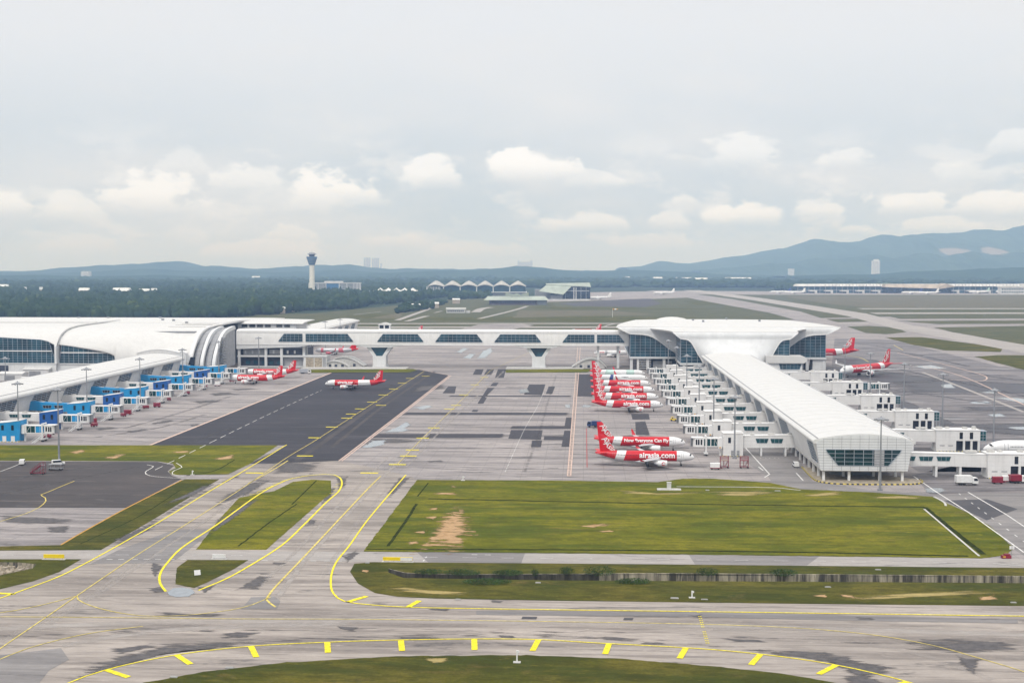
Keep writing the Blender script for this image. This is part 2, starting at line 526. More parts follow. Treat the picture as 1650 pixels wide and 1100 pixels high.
class MB:
    """collects shapes and links them as one mesh object"""
    def __init__(s):
        s.v, s.f, s.m = [], [], []

    def add(s, verts, faces, mi=0):
        n = len(s.v)
        s.v.extend([tuple(p) for p in verts])
        for f in faces:
            s.f.append([i + n for i in f])
            s.m.append(mi)
        return s

    def box(s, x0, x1, y0, y1, z0, z1, mi=0):
        v = [(x0, y0, z0), (x1, y0, z0), (x1, y1, z0), (x0, y1, z0), (x0, y0, z1), (x1, y0, z1), (x1, y1, z1), (x0, y1, z1)]
        return s.add(v, [(0, 3, 2, 1), (4, 5, 6, 7), (0, 1, 5, 4), (1, 2, 6, 5), (2, 3, 7, 6), (3, 0, 4, 7)], mi)

    def hexa(s, a, b, mi=0):
        """a: four bottom points, b: four top points (counter-clockwise from above)"""
        return s.add(list(a) + list(b), [(0, 3, 2, 1), (4, 5, 6, 7), (0, 1, 5, 4), (1, 2, 6, 5), (2, 3, 7, 6), (3, 0, 4, 7)], mi)

    def prism(s, pts, z0, z1, mi=0):
        """plan outline (counter-clockwise) raised from z0 to z1"""
        n = len(pts)
        v = [(x, y, z0) for x, y in pts] + [(x, y, z1) for x, y in pts]
        f = [list(range(n))[::-1], list(range(n, 2 * n))] + [(i, (i + 1) % n, (i + 1) % n + n, i + n) for i in range(n)]
        return s.add(v, f, mi)

    def slab_xz(s, pts, y0, y1, mi=0):
        """outline in x-z carried from y0 to y1"""
        n = len(pts)
        v = [(x, y0, z) for x, z in pts] + [(x, y1, z) for x, z in pts]
        f = [list(range(n)), list(range(n, 2 * n))[::-1]] + [(i, i + n, (i + 1) % n + n, (i + 1) % n) for i in range(n)]
        return s.add(v, f, mi)

    def slab_yz(s, pts, x0, x1, mi=0):
        n = len(pts)
        v = [(x0, y, z) for y, z in pts] + [(x1, y, z) for y, z in pts]
        f = [list(range(n))[::-1], list(range(n, 2 * n))] + [(i, (i + 1) % n, (i + 1) % n + n, i + n) for i in range(n)]
        return s.add(v, f, mi)

    def tube(s, p, q, r, n=8, r2=None, mi=0):
        p, q = Vector(p), Vector(q)
        r2 = r if r2 is None else r2
        d = (q - p).normalized()
        a = d.orthogonal().normalized()
        b = d.cross(a)
        v = []
        for k in range(n):
            t = 2 * math.pi * k / n
            o = a * math.cos(t) + b * math.sin(t)
            v.append(p + o * r)
        for k in range(n):
            t = 2 * math.pi * k / n
            o = a * math.cos(t) + b * math.sin(t)
            v.append(q + o * r2)
        f = [list(range(n))[::-1], list(range(n, 2 * n))] + [(i, (i + 1) % n, (i + 1) % n + n, i + n) for i in range(n)]
        return s.add(v, f, mi)

    def bar(s, p, q, wd, ht=None, mi=0):
        """square bar from p to q"""
        p, q = Vector(p), Vector(q)
        ht = wd if ht is None else ht
        d = (q - p).normalized()
        up = Vector((0, 0, 1)) if abs(d.z) < 0.95 else Vector((0, 1, 0))
        a = d.cross(up).normalized() * wd / 2
        b = a.cross(d).normalized() * ht / 2
        v = [p - a - b, p + a - b, p + a + b, p - a + b, q - a - b, q + a - b, q + a + b, q - a + b]
        return s.add(v, [(0, 1, 2, 3), (7, 6, 5, 4), (0, 4, 5, 1), (1, 5, 6, 2), (2, 6, 7, 3), (3, 7, 4, 0)], mi)

    def loft(s, rings, close=True, caps=True, mi=0, mids=None):
        n = len(rings[0])
        v = [p for r in rings for p in r]
        base = len(s.v)
        s.v.extend([tuple(p) for p in v])
        for k in range(len(rings) - 1):
            for i in range(n if close else n - 1):
                j = (i + 1) % n
                s.f.append([base + k * n + i, base + k * n + j, base + (k + 1) * n + j, base + (k + 1) * n + i])
                s.m.append(mids[k] if mids else mi)
        if caps and close:
            s.f.append([base + i for i in range(n)][::-1])
            s.m.append(mids[0] if mids else mi)
            s.f.append([base + (len(rings) - 1) * n + i for i in range(n)])
            s.m.append(mids[-1] if mids else mi)
        return s

    def lathe_x(s, prof, cy, cz, n=20, mi=0, mids=None):
        """profile (x, r) turned about the x direction through (cy, cz)"""
        rings = [[(x, cy + r * math.cos(2 * math.pi * k / n), cz + r * math.sin(2 * math.pi * k / n)) for k in range(n)] for x, r in prof]
        return s.loft(rings, True, True, mi, mids)

    def lathe_z(s, prof, cx=0, cy=0, n=20, mi=0, mids=None):
        rings = [[(cx + r * math.cos(2 * math.pi * k / n), cy + r * math.sin(2 * math.pi * k / n), z) for k in range(n)] for z, r in prof]
        return s.loft(rings, True, True, mi, mids)

    def build(s, name, mats, parent=None, smooth=None, fix=True):
        me = bpy.data.meshes.new(name)
        me.from_pydata(s.v, [], s.f)
        for mm in (mats if isinstance(mats, (list, tuple)) else [mats]):
            me.materials.append(MATS[mm] if isinstance(mm, str) else mm)
        me.polygons.foreach_set('material_index', s.m)
        if fix:
            bm = bmesh.new()
            bm.from_mesh(me)
            bmesh.ops.recalc_face_normals(bm, faces=bm.faces)
            bm.to_mesh(me)
            bm.free()
        if smooth:
            me.polygons.foreach_set('use_smooth', [True] * len(me.polygons))
            try:
                me.set_sharp_from_angle(angle=R(smooth))
            except Exception:
                pass
        me.update()
        o = bpy.data.objects.new(name, me)
        COL.objects.link(o)
        if parent is not None:
            o.parent = parent
            KIDS.setdefault(parent.name, []).append(o)
        return o


def boxes(name, m, parent, dims):
    """one object for each box"""
    out = []
    for d in dims:
        b = MB()
        b.box(*d)
        out.append(b.build(name, m, parent, fix=False))
    return out


def smooth_path(pts, step=4.0, closed=False):
    """Catmull-Rom through the points, about one vertex per step metres"""
    pts = [Vector(p) for p in pts]
    n = len(pts)
    if n < 3:
        return pts
    out = []
    segs = n if closed else n - 1
    for i in range(segs):
        p0 = pts[(i - 1) % n] if (closed or i > 0) else pts[0] * 2 - pts[1]
        p1, p2 = pts[i % n], pts[(i + 1) % n]
        p3 = pts[(i + 2) % n] if (closed or i + 2 < n) else pts[-1] * 2 - pts[-2]
        k = max(1, min(24, int((p2 - p1).length / step)))
        a = max(1e-3, (p1 - p0).length ** .5)
        b = max(1e-3, (p2 - p1).length ** .5)
        c = max(1e-3, (p3 - p2).length ** .5)
        m1 = ((p1 - p0) / a - (p2 - p0) / (a + b) + (p2 - p1) / b) * b
        m2 = ((p2 - p1) / b - (p3 - p1) / (b + c) + (p3 - p2) / c) * b
        for j in range(k):
            t = j / k
            t2, t3 = t * t, t * t * t
            out.append(p1 * (2 * t3 - 3 * t2 + 1) + m1 * (t3 - 2 * t2 + t) + p2 * (-2 * t3 + 3 * t2) + m2 * (t3 - t2))
    if not closed:
        out.append(pts[-1])
    return out


def wobble(pts, amp, freq):
    out = []
    for p in pts:
        n = noise.noise_vector(Vector((p.x * freq, p.y * freq, 3.3)))
        out.append(Vector((p.x + n.x * amp, p.y + n.y * amp, p.z)))
    return out


def sheet_mesh(name, rings, z, m):
    """flat sheet: rings[0] the outline, the others holes (world points)"""
    loops = [[Vector((p.x, p.y, 0)) for p in r] for r in rings]
    tris = tessellate_polygon(loops)
    vs = [(p.x, p.y, z) for r in loops for p in r]
    me = bpy.data.meshes.new(name)
    fs = []
    for t in tris:
        a, b, c = (Vector(vs[i]) for i in t)
        if ((b - a).cross(c - a)).z < 0:
            t = (t[0], t[2], t[1])
        fs.append(tuple(t))
    me.from_pydata(vs, [], fs)
    me.materials.append(MATS[m] if isinstance(m, str) else m)
    me.update()
    o = bpy.data.objects.new(name, me)
    COL.objects.link(o)
    return o


def dense(pts, step=1.5):
    out = []
    for a, b in zip(pts, pts[1:] + pts[:1]):
        k = max(1, min(120, int((b - a).length / step)))
        out += [a.lerp(b, j / k) for j in range(k)]
    return out


LAY = [0]


def soft(name, pts, z, m, grow=1.0, mid=.55):
    """stain, puddle or bare place whose border dissolves"""
    LAY[0] += 1
    z = z + .0022 * (LAY[0] % 14)
    g = dense([G(x, y) for x, y in pts], 2.0)
    c = sum(g, Vector()) / len(g)
    n = len(g)
    g0 = [c + (p - c) * (1.18 * grow) for p in g]
    g1 = [c + (p - c) * mid for p in g]
    me = bpy.data.meshes.new(name)
    vs = [(p.x, p.y, z) for p in g0 + g1 + [c]]
    fs = [(i, (i + 1) % n, n + (i + 1) % n, n + i) for i in range(n)] + [(n + i, n + (i + 1) % n, 2 * n) for i in range(n)]
    me.from_pydata(vs, [], fs)
    at_ = me.attributes.new('fade', 'FLOAT', 'POINT')
    at_.data.foreach_set('value', [0.0] * n + [1.0] * n + [1.25])
    me.materials.append(MATS[m])
    bm = bmesh.new()
    bm.from_mesh(me)
    bmesh.ops.recalc_face_normals(bm, faces=bm.faces)
    if bm.faces and bm.faces[0].normal.z < 0:
        bmesh.ops.reverse_faces(bm, faces=bm.faces)
    bm.to_mesh(me)
    bm.free()
    o = bpy.data.objects.new(name, me)
    COL.objects.link(o)
    o['kind'] = 'structure'
    return o


def area(name, pts, z, m, curve=False, holes=(), wob=0.0, wf=0.2, kind='structure'):
    g = [G(x, y) for x, y in pts]
    if m in ('patch_dark', 'grime', 'road_asphalt'):
        LAY[0] += 1
        z = z + .0022 * (LAY[0] % 7)
    if curve:
        g = smooth_path(g, 3.0, True)
    if wob:
        g = wobble(dense(g, 1.2) if not curve else g, wob, wf)
    o = sheet_mesh(name, [g] + [list(h) for h in holes], z, m)
    o['kind'] = kind
    return o


def ribbon_into(mb, pts, width, z, dash=None, mi=0, t0=0.0):
    """flat band along world points; dash = (on, off) in metres"""
    L = 0.0
    segs = []
    n = len(pts)
    nor = []
    for i in range(n):
        a = pts[max(0, i - 1)]
        b = pts[min(n - 1, i + 1)]
        d = Vector((b.x - a.x, b.y - a.y, 0))
        d = d.normalized() if d.length > 1e-6 else Vector((1, 0, 0))
        nor.append(Vector((-d.y, d.x, 0)) * width / 2)
    if not dash:
        v = []
        for p, k in zip(pts, nor):
            v += [(p.x - k.x, p.y - k.y, z), (p.x + k.x, p.y + k.y, z)]
        f = [(2 * i, 2 * i + 2, 2 * i + 3, 2 * i + 1) for i in range(n - 1)]
        mb.add(v, f, mi)
        return
    on, off = dash
    dense = []
    for i in range(n - 1):
        k = max(1, int((pts[i + 1] - pts[i]).length / 0.5))
        for j in range(k):
            dense.append(pts[i].lerp(pts[i + 1], j / k))
    dense.append(pts[-1])
    run, cur = 0.0, []
    for i, p in enumerate(dense):
        if i:
            run += (p - dense[i - 1]).length
        if (run % (on + off)) < on:
            cur.append(p)
        else:
            if len(cur) > 1:
                ribbon_into(mb, [cur[0], cur[-1]] if len(cur) < 6 else cur, width, z, None, mi)
            cur = []
    if len(cur) > 1:
        ribbon_into(mb, cur, width, z, None, mi)


def line(name, paths, width, z, m, dash=None, curve=True):
    """painted line(s) traced on the ground"""
    mb = MB()
    for p in paths:
        g = [G(x, y) for x, y in p]
        if curve and len(g) > 2:
            g = smooth_path(g, 3.0)
        ribbon_into(mb, g, width, z, dash)
    o = mb.build(name, m, fix=False)
    o['kind'] = 'structure'
    return o

# ================================================================== the ground
DITCH = [(626, 917), (652, 923.5), (900, 925.5), (1050, 924.5), (1300, 926), (1650, 929), (1800, 930.5),
         (1800, 941.5), (1650, 939.5), (1300, 937), (900, 935), (650, 931), (626, 922)]
CULVERT = [(-90, 906), (30, 906), (58, 909), (52, 916), (22, 922), (0, 927), (-90, 930)]
H1 = [G(*p) for p in DITCH]
H2 = [G(*p) for p in CULVERT]
big = [Vector((-23500, -1000, 0)), Vector((23500, -1000, 0)), Vector((23500, 23500, 0)), Vector((-23500, 23500, 0))]
o = sheet_mesh('ground', [big, H1, H2], -0.10, 'land')
o['kind'] = 'structure'

# airport grassland beyond the buildings
area('grass_field', [(-400, 560), (-400, 500), (500, 505), (640, 492), (700, 484), (790, 480), (1000, 474), (1300, 474), (2300, 474),
                     (2600, 560)], -0.05, 'grass_far')
# the paved airfield: taxiways and aprons as one sheet
area('apron', [(-900, 1400), (-500, 760), (-150, 600), (300, 560), (560, 535), (1000, 532), (1330, 512), (1700, 505), (2300, 512), (2300, 640), (2500, 800), (2700, 1400)],
     0.0, 'concrete', holes=[H1, H2])
# foreground taxiways are bare concrete without joints
area('taxiway', [(-900, 1400), (-500, 905), (0, 901), (130, 900), (560, 900), (566, 905), (600, 905), (1900, 917), (2700, 1000), (2700, 1400)],
     0.02, 'concrete_taxi', holes=[H1, H2])
area('taxiway', [(98, 880), (160, 886), (354, 772), (402, 747), (465, 717), (548, 742), (660, 766), (672, 773), (585, 889), (568, 905), (130, 902)],
     0.025, 'concrete_taxi')
# dark asphalt aprons
area('asphalt_apron', [(242, 717.3), (533, 600), (676, 595.5), (724, 604.5), (643, 668), (546, 742), (430, 747), (402, 747), (462, 717.3)], 0.03, 'asphalt')
area('asphalt_apron', [(-520, 748), (0, 743), (254, 743.6), (281, 750), (270, 759), (277, 766), (293, 771), (204, 818), (0, 817.5), (-520, 815)], 0.03, 'asphalt_brown')
area('apron_slab', [(-520, 815), (0, 817.5), (204, 818), (125, 862), (98, 878), (0, 880), (-520, 884)], 0.03, 'concrete')
# service road across the taxiways
area('road', [(-520, 890), (0, 887), (160, 886), (585, 888.5), (1100, 893.5), (1580, 899.5), (1900, 904), (1900, 918), (1650, 914.5), (1100, 909),
              (600, 905), (330, 901), (131, 900.5), (0, 900.5), (-520, 905)], 0.04, 'concrete_pale')
area('road', [(672, 889.2), (846, 890.8), (840, 907), (690, 905.6)], 0.045, 'road_asphalt')
area('road', [(1110, 893.8), (1320, 896), (1300, 911), (1120, 909)], 0.045, 'road_asphalt')
area('road_asphalt_strip', [(1187, 735), (1200, 712), (1262, 712), (1290, 744), (1310, 775), (1400, 789), (1560, 800), (1502, 799), (1400, 792.5), (1290, 787.5), (1245, 778), (1238, 768)], 0.03, 'road_asphalt')
area('road_asphalt_strip', [(1502, 800), (1560, 793), (1700, 795), (1900, 960), (1780, 960), (1650, 895)], 0.03, 'road_asphalt')
area('asphalt_apron', [(1521, 806), (1590, 804), (1640, 820), (1590, 838)], 0.05, 'patch_dark')
area('asphalt_apron', [(1470, 765), (1560, 745), (1750, 745), (1800, 785), (1560, 793), (1500, 797)], 0.03, 'concrete_wet')

# the wetter apron right of the satellite pier
area('wet_apron', [(1345, 545), (1440, 548), (1610, 590), (1800, 612), (2300, 640), (2300, 760), (1480, 760), (1220, 585), (1340, 590)], 0.03, 'concrete_wet')
soft('asphalt_patch', [(1448, 644), (1470, 650), (1540, 684), (1519, 690), (1450, 662)], 0.05, 'soft_wet', 1.1, .8)
soft('asphalt_patch', [(1540, 684), (1650, 683), (1900, 690), (1900, 704), (1650, 701), (1600, 698)], 0.05, 'soft_wet', 1.1, .8)
soft('asphalt_patch', [(1440, 617), (1530, 613), (1650, 618), (1900, 622), (1900, 638), (1600, 633), (1470, 632)], 0.05, 'soft_wet', 1.1, .8)
soft('asphalt_patch', [(1337, 594), (1400, 596), (1460, 603), (1520, 612), (1440, 616), (1380, 611)], 0.05, 'soft_wet', 1.1, .8)
soft('asphalt_patch', [(1345, 578), (1410, 580), (1425, 586), (1370, 590)], 0.05, 'soft_wet', 1.1, .8)
soft('asphalt_patch', [(1560, 655), (1800, 654), (1800, 660), (1565, 661)], 0.05, 'soft_wet', 1.1, .8)
for pts in ([(1600, 640), (1640, 641), (1700, 650), (1650, 650)], [(1575, 632), (1600, 631), (1606, 634)], [(1515, 620), (1532, 618), (1540, 625), (1520, 625)],
            [(1470, 590), (1500, 588), (1530, 594), (1490, 594)], [(1620, 688), (1660, 687), (1700, 692), (1635, 692)], [(1590, 668), (1612, 666), (1622, 671), (1600, 672)],
            [(1560, 648), (1590, 646), (1600, 650), (1570, 651)]):
    soft('puddle', pts, 0.07, 'puddle')

# dark asphalt repairs, grime and a darker patch on the central apron
for pts in ([(647, 664), (923, 664.5), (922, 668.8), (640, 668.5)], [(604, 698.5), (818, 698.5), (816, 705.5), (592, 705.5)],
            [(823, 686), (925, 686), (924, 691), (818, 691)], [(822, 692), (876, 692.5), (873, 709), (817, 707)], [(876, 702), (912, 702), (911, 709), (875, 709)],
            [(912, 672), (922.5, 672), (921, 688), (909, 688)], [(909, 693), (921, 693), (919, 720.6), (904, 720.6)], [(857, 709), (874, 709), (872, 720.6), (855, 720.6)],
            [(776, 640), (785, 640), (779, 650.5), (769, 650.5)], [(762, 660), (771, 660), (769, 663.5), (759, 663.5)],
            [(766, 594.5), (780, 594.5), (776, 604), (761, 604)], [(785, 594.5), (797, 594.5), (792, 604), (779, 604)], [(802, 594.5), (816, 594.5), (812, 609), (797, 609)],
            [(852, 619), (880, 618.5), (874, 637), (843, 636)], [(884, 622), (895, 622), (890, 635), (879, 635)],
            [(720, 637), (926, 637.2), (926, 639.4), (716, 639.2)], [(722, 622), (736, 622), (733, 634), (712, 634)],
            [(795, 616), (804, 616), (800, 622), (789, 622)], [(786, 624), (798, 624), (782, 640), (774, 650), (769, 650)],
            [(1023, 679), (1040, 678), (1048, 702), (1024, 701)], [(930, 602), (960, 602), (955, 640), (929, 640)],
            [(1016, 666), (1046, 666), (1048, 676), (1018, 676)]):
    soft('asphalt_patch', pts, 0.035, 'soft_asphalt', .86, .82)
for pts in ([(670, 622), (716, 618), (722, 626), (690, 630), (660, 634)], [(590, 706), (640, 706), (700, 710), (640, 714), (582, 716)],
            [(688, 742), (712, 741), (714, 744), (690, 745)], [(950, 727), (1010, 722), (1070, 740), (1060, 749), (990, 747)], [(1030, 752), (1070, 752), (1100, 757), (1040, 758)],  # the one by the closest airliner's tail is just a darker patch
            [(980, 705), (1010, 700), (1060, 703), (1100, 706), (1040, 709)], [(200, 695), (238, 690), (240, 692), (206, 697)], [(240, 682), (275, 676), (282, 679), (246, 684)],
            [(305, 647), (345, 644), (358, 647), (320, 650)], [(336, 634), (370, 632), (382, 635), (345, 638)], [(368, 627), (410, 625), (420, 627), (380, 629)],
            [(305, 684), (320, 682), (325, 685), (308, 687)], [(150, 690), (180, 688), (196, 690), (160, 693)], [(960, 612), (1000, 610), (1010, 640), (965, 642)]):
    soft('stain', pts, 0.055, 'soft_grime')
for pts in ([(617, 697), (640, 688), (655, 679), (664, 683), (652, 690), (660, 693), (640, 697)], [(581, 722), (600, 710), (622, 708), (620, 716), (600, 721)],
            [(745, 577), (757, 570), (767, 570), (758, 578)], [(768, 578), (778, 565), (792, 560), (794, 566), (782, 577)], [(936, 656), (940, 652), (957, 653), (950, 656)],
            [(664, 657), (690, 652), (700, 655), (680, 660)], [(735, 567), (748, 560), (755, 562), (742, 569)],
            [(835, 628), (850, 626), (853, 632), (838, 634)], [(910, 652), (918, 651), (920, 657), (911, 657)]):
    soft('puddle', pts, 0.07, 'puddle')
soft('puddle', [(270, 953), (278, 947), (293, 946), (309, 948), (314, 955), (304, 961), (284, 962), (272, 959)], 0.07, 'puddle', .95, .8)
soft('puddle', [(1490, 787), (1515, 786), (1525, 790), (1512, 794), (1492, 793)], 0.07, 'puddle', .95, .8)

# foreground taxiway: repairs, rubber and rain marks
area('asphalt_patch', [(282, 853), (346, 852.5), (286, 900), (270, 907), (146, 908), (190, 886)], 0.045, 'road_asphalt', wob=.15)
area('asphalt_patch', [(-60, 1062), (98, 1044), (112, 1062), (80, 1080), (55, 1110), (20, 1180), (-300, 1180)], 0.045, 'road_asphalt', wob=.2)
area('asphalt_patch', [(405, 962), (442, 960.5), (452, 968), (446, 981), (388, 981)], 0.045, 'road_asphalt', wob=.1)
area('asphalt_patch', [(768, 984), (1126, 986), (1400, 992), (1640, 998), (1640, 1004), (1400, 1000), (1126, 994), (768, 990)], 0.045, 'road_asphalt', wob=.3)
area('asphalt_patch', [(842, 993), (866, 993.3), (864, 997.5), (840, 997)], 0.06, 'patch_dark')
area('asphalt_patch', [(1006, 995), (1021, 995.3), (1019, 999), (1004, 998.7)], 0.06, 'patch_dark')
for pts in ([(106, 1098), (180, 1060), (260, 1040), (330, 1033), (400, 1030), (395, 1038), (280, 1050), (180, 1075)], [(355, 1022), (385, 1017), (420, 1019), (400, 1027), (360, 1028)],
            [(180, 1045), (240, 1037), (260, 1041), (190, 1054)], [(380, 950), (420, 926), (438, 930), (415, 948)], [(246, 905), (262, 912), (250, 930), (244, 920)],
            [(236, 948), (262, 944), (268, 955), (250, 955)], [(318, 946), (350, 942), (330, 955)], [(255, 985), (320, 990), (360, 988), (350, 994), (262, 993)],
            [(545, 1009), (575, 1010), (572, 1017), (548, 1015)], [(630, 1024), (700, 1026), (715, 1029), (640, 1030)], [(800, 1022), (830, 1024), (833, 1028), (806, 1027)],
            [(695, 979), (726, 981), (720, 985), (694, 983)], [(790, 966), (812, 967), (806, 971), (792, 970)], [(1030, 1032), (1070, 1034), (1072, 1038), (1034, 1037)],
            [(1160, 1028), (1220, 1030), (1240, 1035), (1180, 1034)], [(1230, 1046), (1330, 1050), (1430, 1075), (1400, 1082), (1320, 1064), (1240, 1054)],
            [(1330, 1060), (1420, 1070), (1440, 1090), (1390, 1095), (1350, 1076)], [(1360, 1090), (1400, 1086), (1430, 1106), (1370, 1108)],
            [(1460, 1033), (1520, 1031), (1620, 1034), (1660, 1046), (1560, 1052), (1480, 1045)], [(1540, 1055), (1580, 1062), (1570, 1085), (1552, 1075)],
            [(1380, 994), (1408, 995), (1406, 999), (1384, 998)], [(1105, 992), (1130, 990), (1128, 995)], [(182, 870), (240, 846), (262, 838), (240, 854), (196, 875)],
            [(360, 800), (420, 770), (440, 772), (400, 795), (350, 815)], [(258, 815), (330, 782), (350, 778), (310, 800)], [(350, 838), (400, 808), (414, 806), (385, 830), (340, 860)],
            [(526, 790), (540, 786), (532, 805), (518, 812)], [(542, 770), (560, 768), (556, 784), (545, 788)], [(440, 745), (520, 744), (500, 760), (440, 764)],
            [(645, 768), (662, 768), (630, 800), (622, 796)], [(550, 895), (575, 885), (580, 890), (560, 906)], [(0, 830), (60, 833), (118, 836), (114, 842), (50, 844), (0, 841)],
            [(75, 848), (110, 847), (105, 858), (80, 858)], [(498, 836), (510, 838), (506, 845), (496, 845)], [(440, 905), (460, 907), (455, 910), (438, 909)]):
    soft('stain', pts, 0.06, 'soft_grime', 1.1)
mb = MB()
for pts, wd in (([(683, 600), (594, 660), (510, 720), (478, 742)], 2.6), ([(700, 598), (610, 660), (535, 720)], 1.8)):
    ribbon_into(mb, wobble(smooth_path([G(x, y) for x, y in pts], 2.0), .4, .2), wd, 0.045)
mb.build('pale_strip', 'asphalt_brown', fix=False)['kind'] = 'structure'

# rubber and oil tracks the wheels leave along the lines
def track(pts, wd, m='soft_grime', f=.62, z_=.058):
    g = wobble(smooth_path([G(x, y) for x, y in pts], 2.0), .25, .2)
    nn = []
    for i in range(len(g)):
        a, b = g[max(0, i - 1)], g[min(len(g) - 1, i + 1)]
        e = (b - a).normalized()
        nn.append(Vector((-e.y, e.x, 0)) * wd)
    mb = MB()
    LAY[0] += 1
    zz = z_ + .002 * (LAY[0] % 9)
    mb.loft([[Vector((p.x + q.x * k, p.y + q.y * k, zz)) for p, q in zip(g, nn)] for k in (-1, -.3, .3, 1)], close=False)
    o = mb.build('tyre_track', m, fix=True)
    at_ = o.data.attributes.new('fade', 'FLOAT', 'POINT')
    n = len(g)
    at_.data.foreach_set('value', [0.0] * n + [f] * n + [f] * n + [0.0] * n)
    o['kind'] = 'structure'


for pts, wd, f in (([(-60, 1016), (150, 1006), (500, 1000), (900, 1003), (1300, 1012), (1700, 1024)], 3.4, .85), ([(100, 1040), (220, 1020), (360, 1010), (560, 1004)], 3.0, .8),
                ([(0, 1034), (120, 974), (218, 908), (316, 846), (410, 785)], 1.5, .7), ([(60, 1016), (160, 955), (270, 880), (350, 826), (425, 775)], 1.3, .7),
                ([(445, 965), (495, 900), (556, 832), (606, 780), (650, 735), (700, 688)], 1.5, .8), ([(410, 950), (470, 895), (540, 820), (586, 775), (625, 735)], 1.3, .75), ([(520, 930), (560, 865), (625, 785)], 1.2, .6),
                ([(1150, 1012), (1320, 1026), (1480, 1054), (1600, 1095)], 2.2, .6), ([(655, 752), (716, 688), (775, 632), (812, 598)], 1.3, .7), ([(640, 752), (700, 690), (760, 632), (800, 596)], 1.2, .7)):
    track(pts, wd, 'soft_pale', f, .048)
for pts, wd, f in (([(120, 1087), (260, 1053), (420, 1035), (640, 1025), (860, 1023), (1060, 1033), (1250, 1051), (1400, 1080)], 2.0, .42), ([(-60, 1028), (200, 1019), (500, 1015), (900, 1018), (1300, 1030), (1700, 1052)], 1.6, .25),
                ([(960, 716), (1030, 720), (1110, 722)], 2.6, .6), ([(958, 747), (1040, 751), (1140, 752)], 2.4, .6), ([(955, 690), (1040, 690), (1110, 690)], 2.2, .6), ([(950, 660), (1010, 664), (1085, 664)], 2.4, .62),
                ([(940, 640), (1000, 642), (1060, 642)], 2.2, .6), ([(945, 735), (1010, 738)], 2.0, .6), ([(845, 760), (868, 700), (885, 640), (896, 605)], 1.0, .4),
                ([(200, 690), (280, 668), (390, 632)], 2.2, .5), ([(150, 705), (250, 690), (330, 668)], 2.0, .5), ([(-20, 800), (100, 776), (220, 752)], 1.6, .5), ([(-20, 780), (90, 760), (180, 748)], 1.6, .5),
                ([(370, 690), (300, 716)], 2.0, .5), ([(660, 640), (760, 642), (900, 642)], 2.0, .45), ([(600, 720), (760, 722), (900, 720)], 1.6, .4), ([(620, 752), (760, 756), (900, 754)], 1.8, .42), ([(700, 612), (800, 614), (920, 612)], 2.4, .45),
                ([(206, 868), (262, 832), (350, 782), (384, 766)], 1.6, .5), ([(352, 838), (418, 792), (440, 782)], 1.4, .5)):
    track(pts, wd, 'soft_grime', f)
for pts, wd in (([(1400, 640), (1520, 634), (1700, 640)], 2.6), ([(1450, 662), (1560, 664), (1700, 672)], 2.4), ([(1380, 606), (1480, 600), (1640, 606)], 3.0), ([(1360, 560), (1440, 566), (1560, 590)], 4.0),
                ([(1345, 583), (1420, 590), (1500, 606), (1660, 640)], 3.5), ([(1420, 625), (1560, 645), (1700, 664)], 3.0), ([(1345, 600), (1400, 622), (1450, 640)], 5.0), ([(1470, 676), (1530, 700), (1560, 716)], 4.0),
                ([(1350, 552), (1400, 556), (1440, 562)], 4.0), ([(1560, 600), (1640, 612), (1750, 620)], 3.2), ([(1590, 690), (1680, 694)], 3.5)):
    track(pts, wd, 'soft_wet', .72, .075)

# near grass
area('grass_verge', [(672, 773), (900, 774), (1060, 776.5), (1100, 771), (1150, 771), (1240, 777.5), (1290, 788), (1400, 793), (1502, 800), (1560, 826), (1600, 851), (1634, 884),
                     (1618, 895), (1580, 899), (1100, 893), (585, 888.5)], 0.07, 'grass_near', wob=.45, wf=.5)
area('grass_verge', [(600, 905.5), (1100, 909.5), (1650, 915), (1900, 918), (1900, 980), (1650, 976), (1300, 972.5), (900, 967.5), (700, 964), (640, 961), (604, 955), (577, 940), (564, 921), (571, 908)],
     0.07, 'grass_verge', holes=[H1])
area('grass_verge', [(180, 1130), (230, 1100), (330, 1082), (460, 1067), (640, 1057), (850, 1055), (1000, 1061), (1150, 1073), (1260, 1085), (1350, 1100), (1460, 1130), (1460, 1230), (180, 1230)],
     0.07, 'grass_verge', wob=.4, wf=.5)
area('grass_verge', [(385, 802), (442, 791), (472, 776), (503, 772.5), (533, 774), (534, 795), (524, 802), (429, 885.5), (316, 885), (352, 838)], 0.07, 'grass_near', wob=.15, wf=.7)
area('grass_verge', [(283, 933), (285, 914.5), (302, 902), (400, 902), (378, 916), (334, 938), (313, 947), (283, 941)], 0.07, 'grass_verge', wob=.12, wf=.7)
area('grass_verge', [(-500, 717), (0, 717), (242, 717.3), (448, 717.3), (401, 748), (368, 763.6), (364, 764), (277, 765), (272, 759), (283, 754), (279, 747), (254, 743), (0, 742), (-500, 745)],
     0.07, 'grass_near', wob=.2, wf=.6)
area('grass_verge', [(297, 772), (354, 771.8), (338, 781), (250, 835), (162, 886), (0, 886.5), (-500, 891), (-500, 884), (0, 880), (98, 878), (125, 862), (206, 818)], 0.07, 'grass_verge', wob=.15, wf=.6)
area('grass_verge', [(-500, 905), (0, 900.7), (131, 900.7), (96, 921), (54, 936), (0, 949), (-500, 1000)], 0.07, 'grass_verge', holes=[H2])
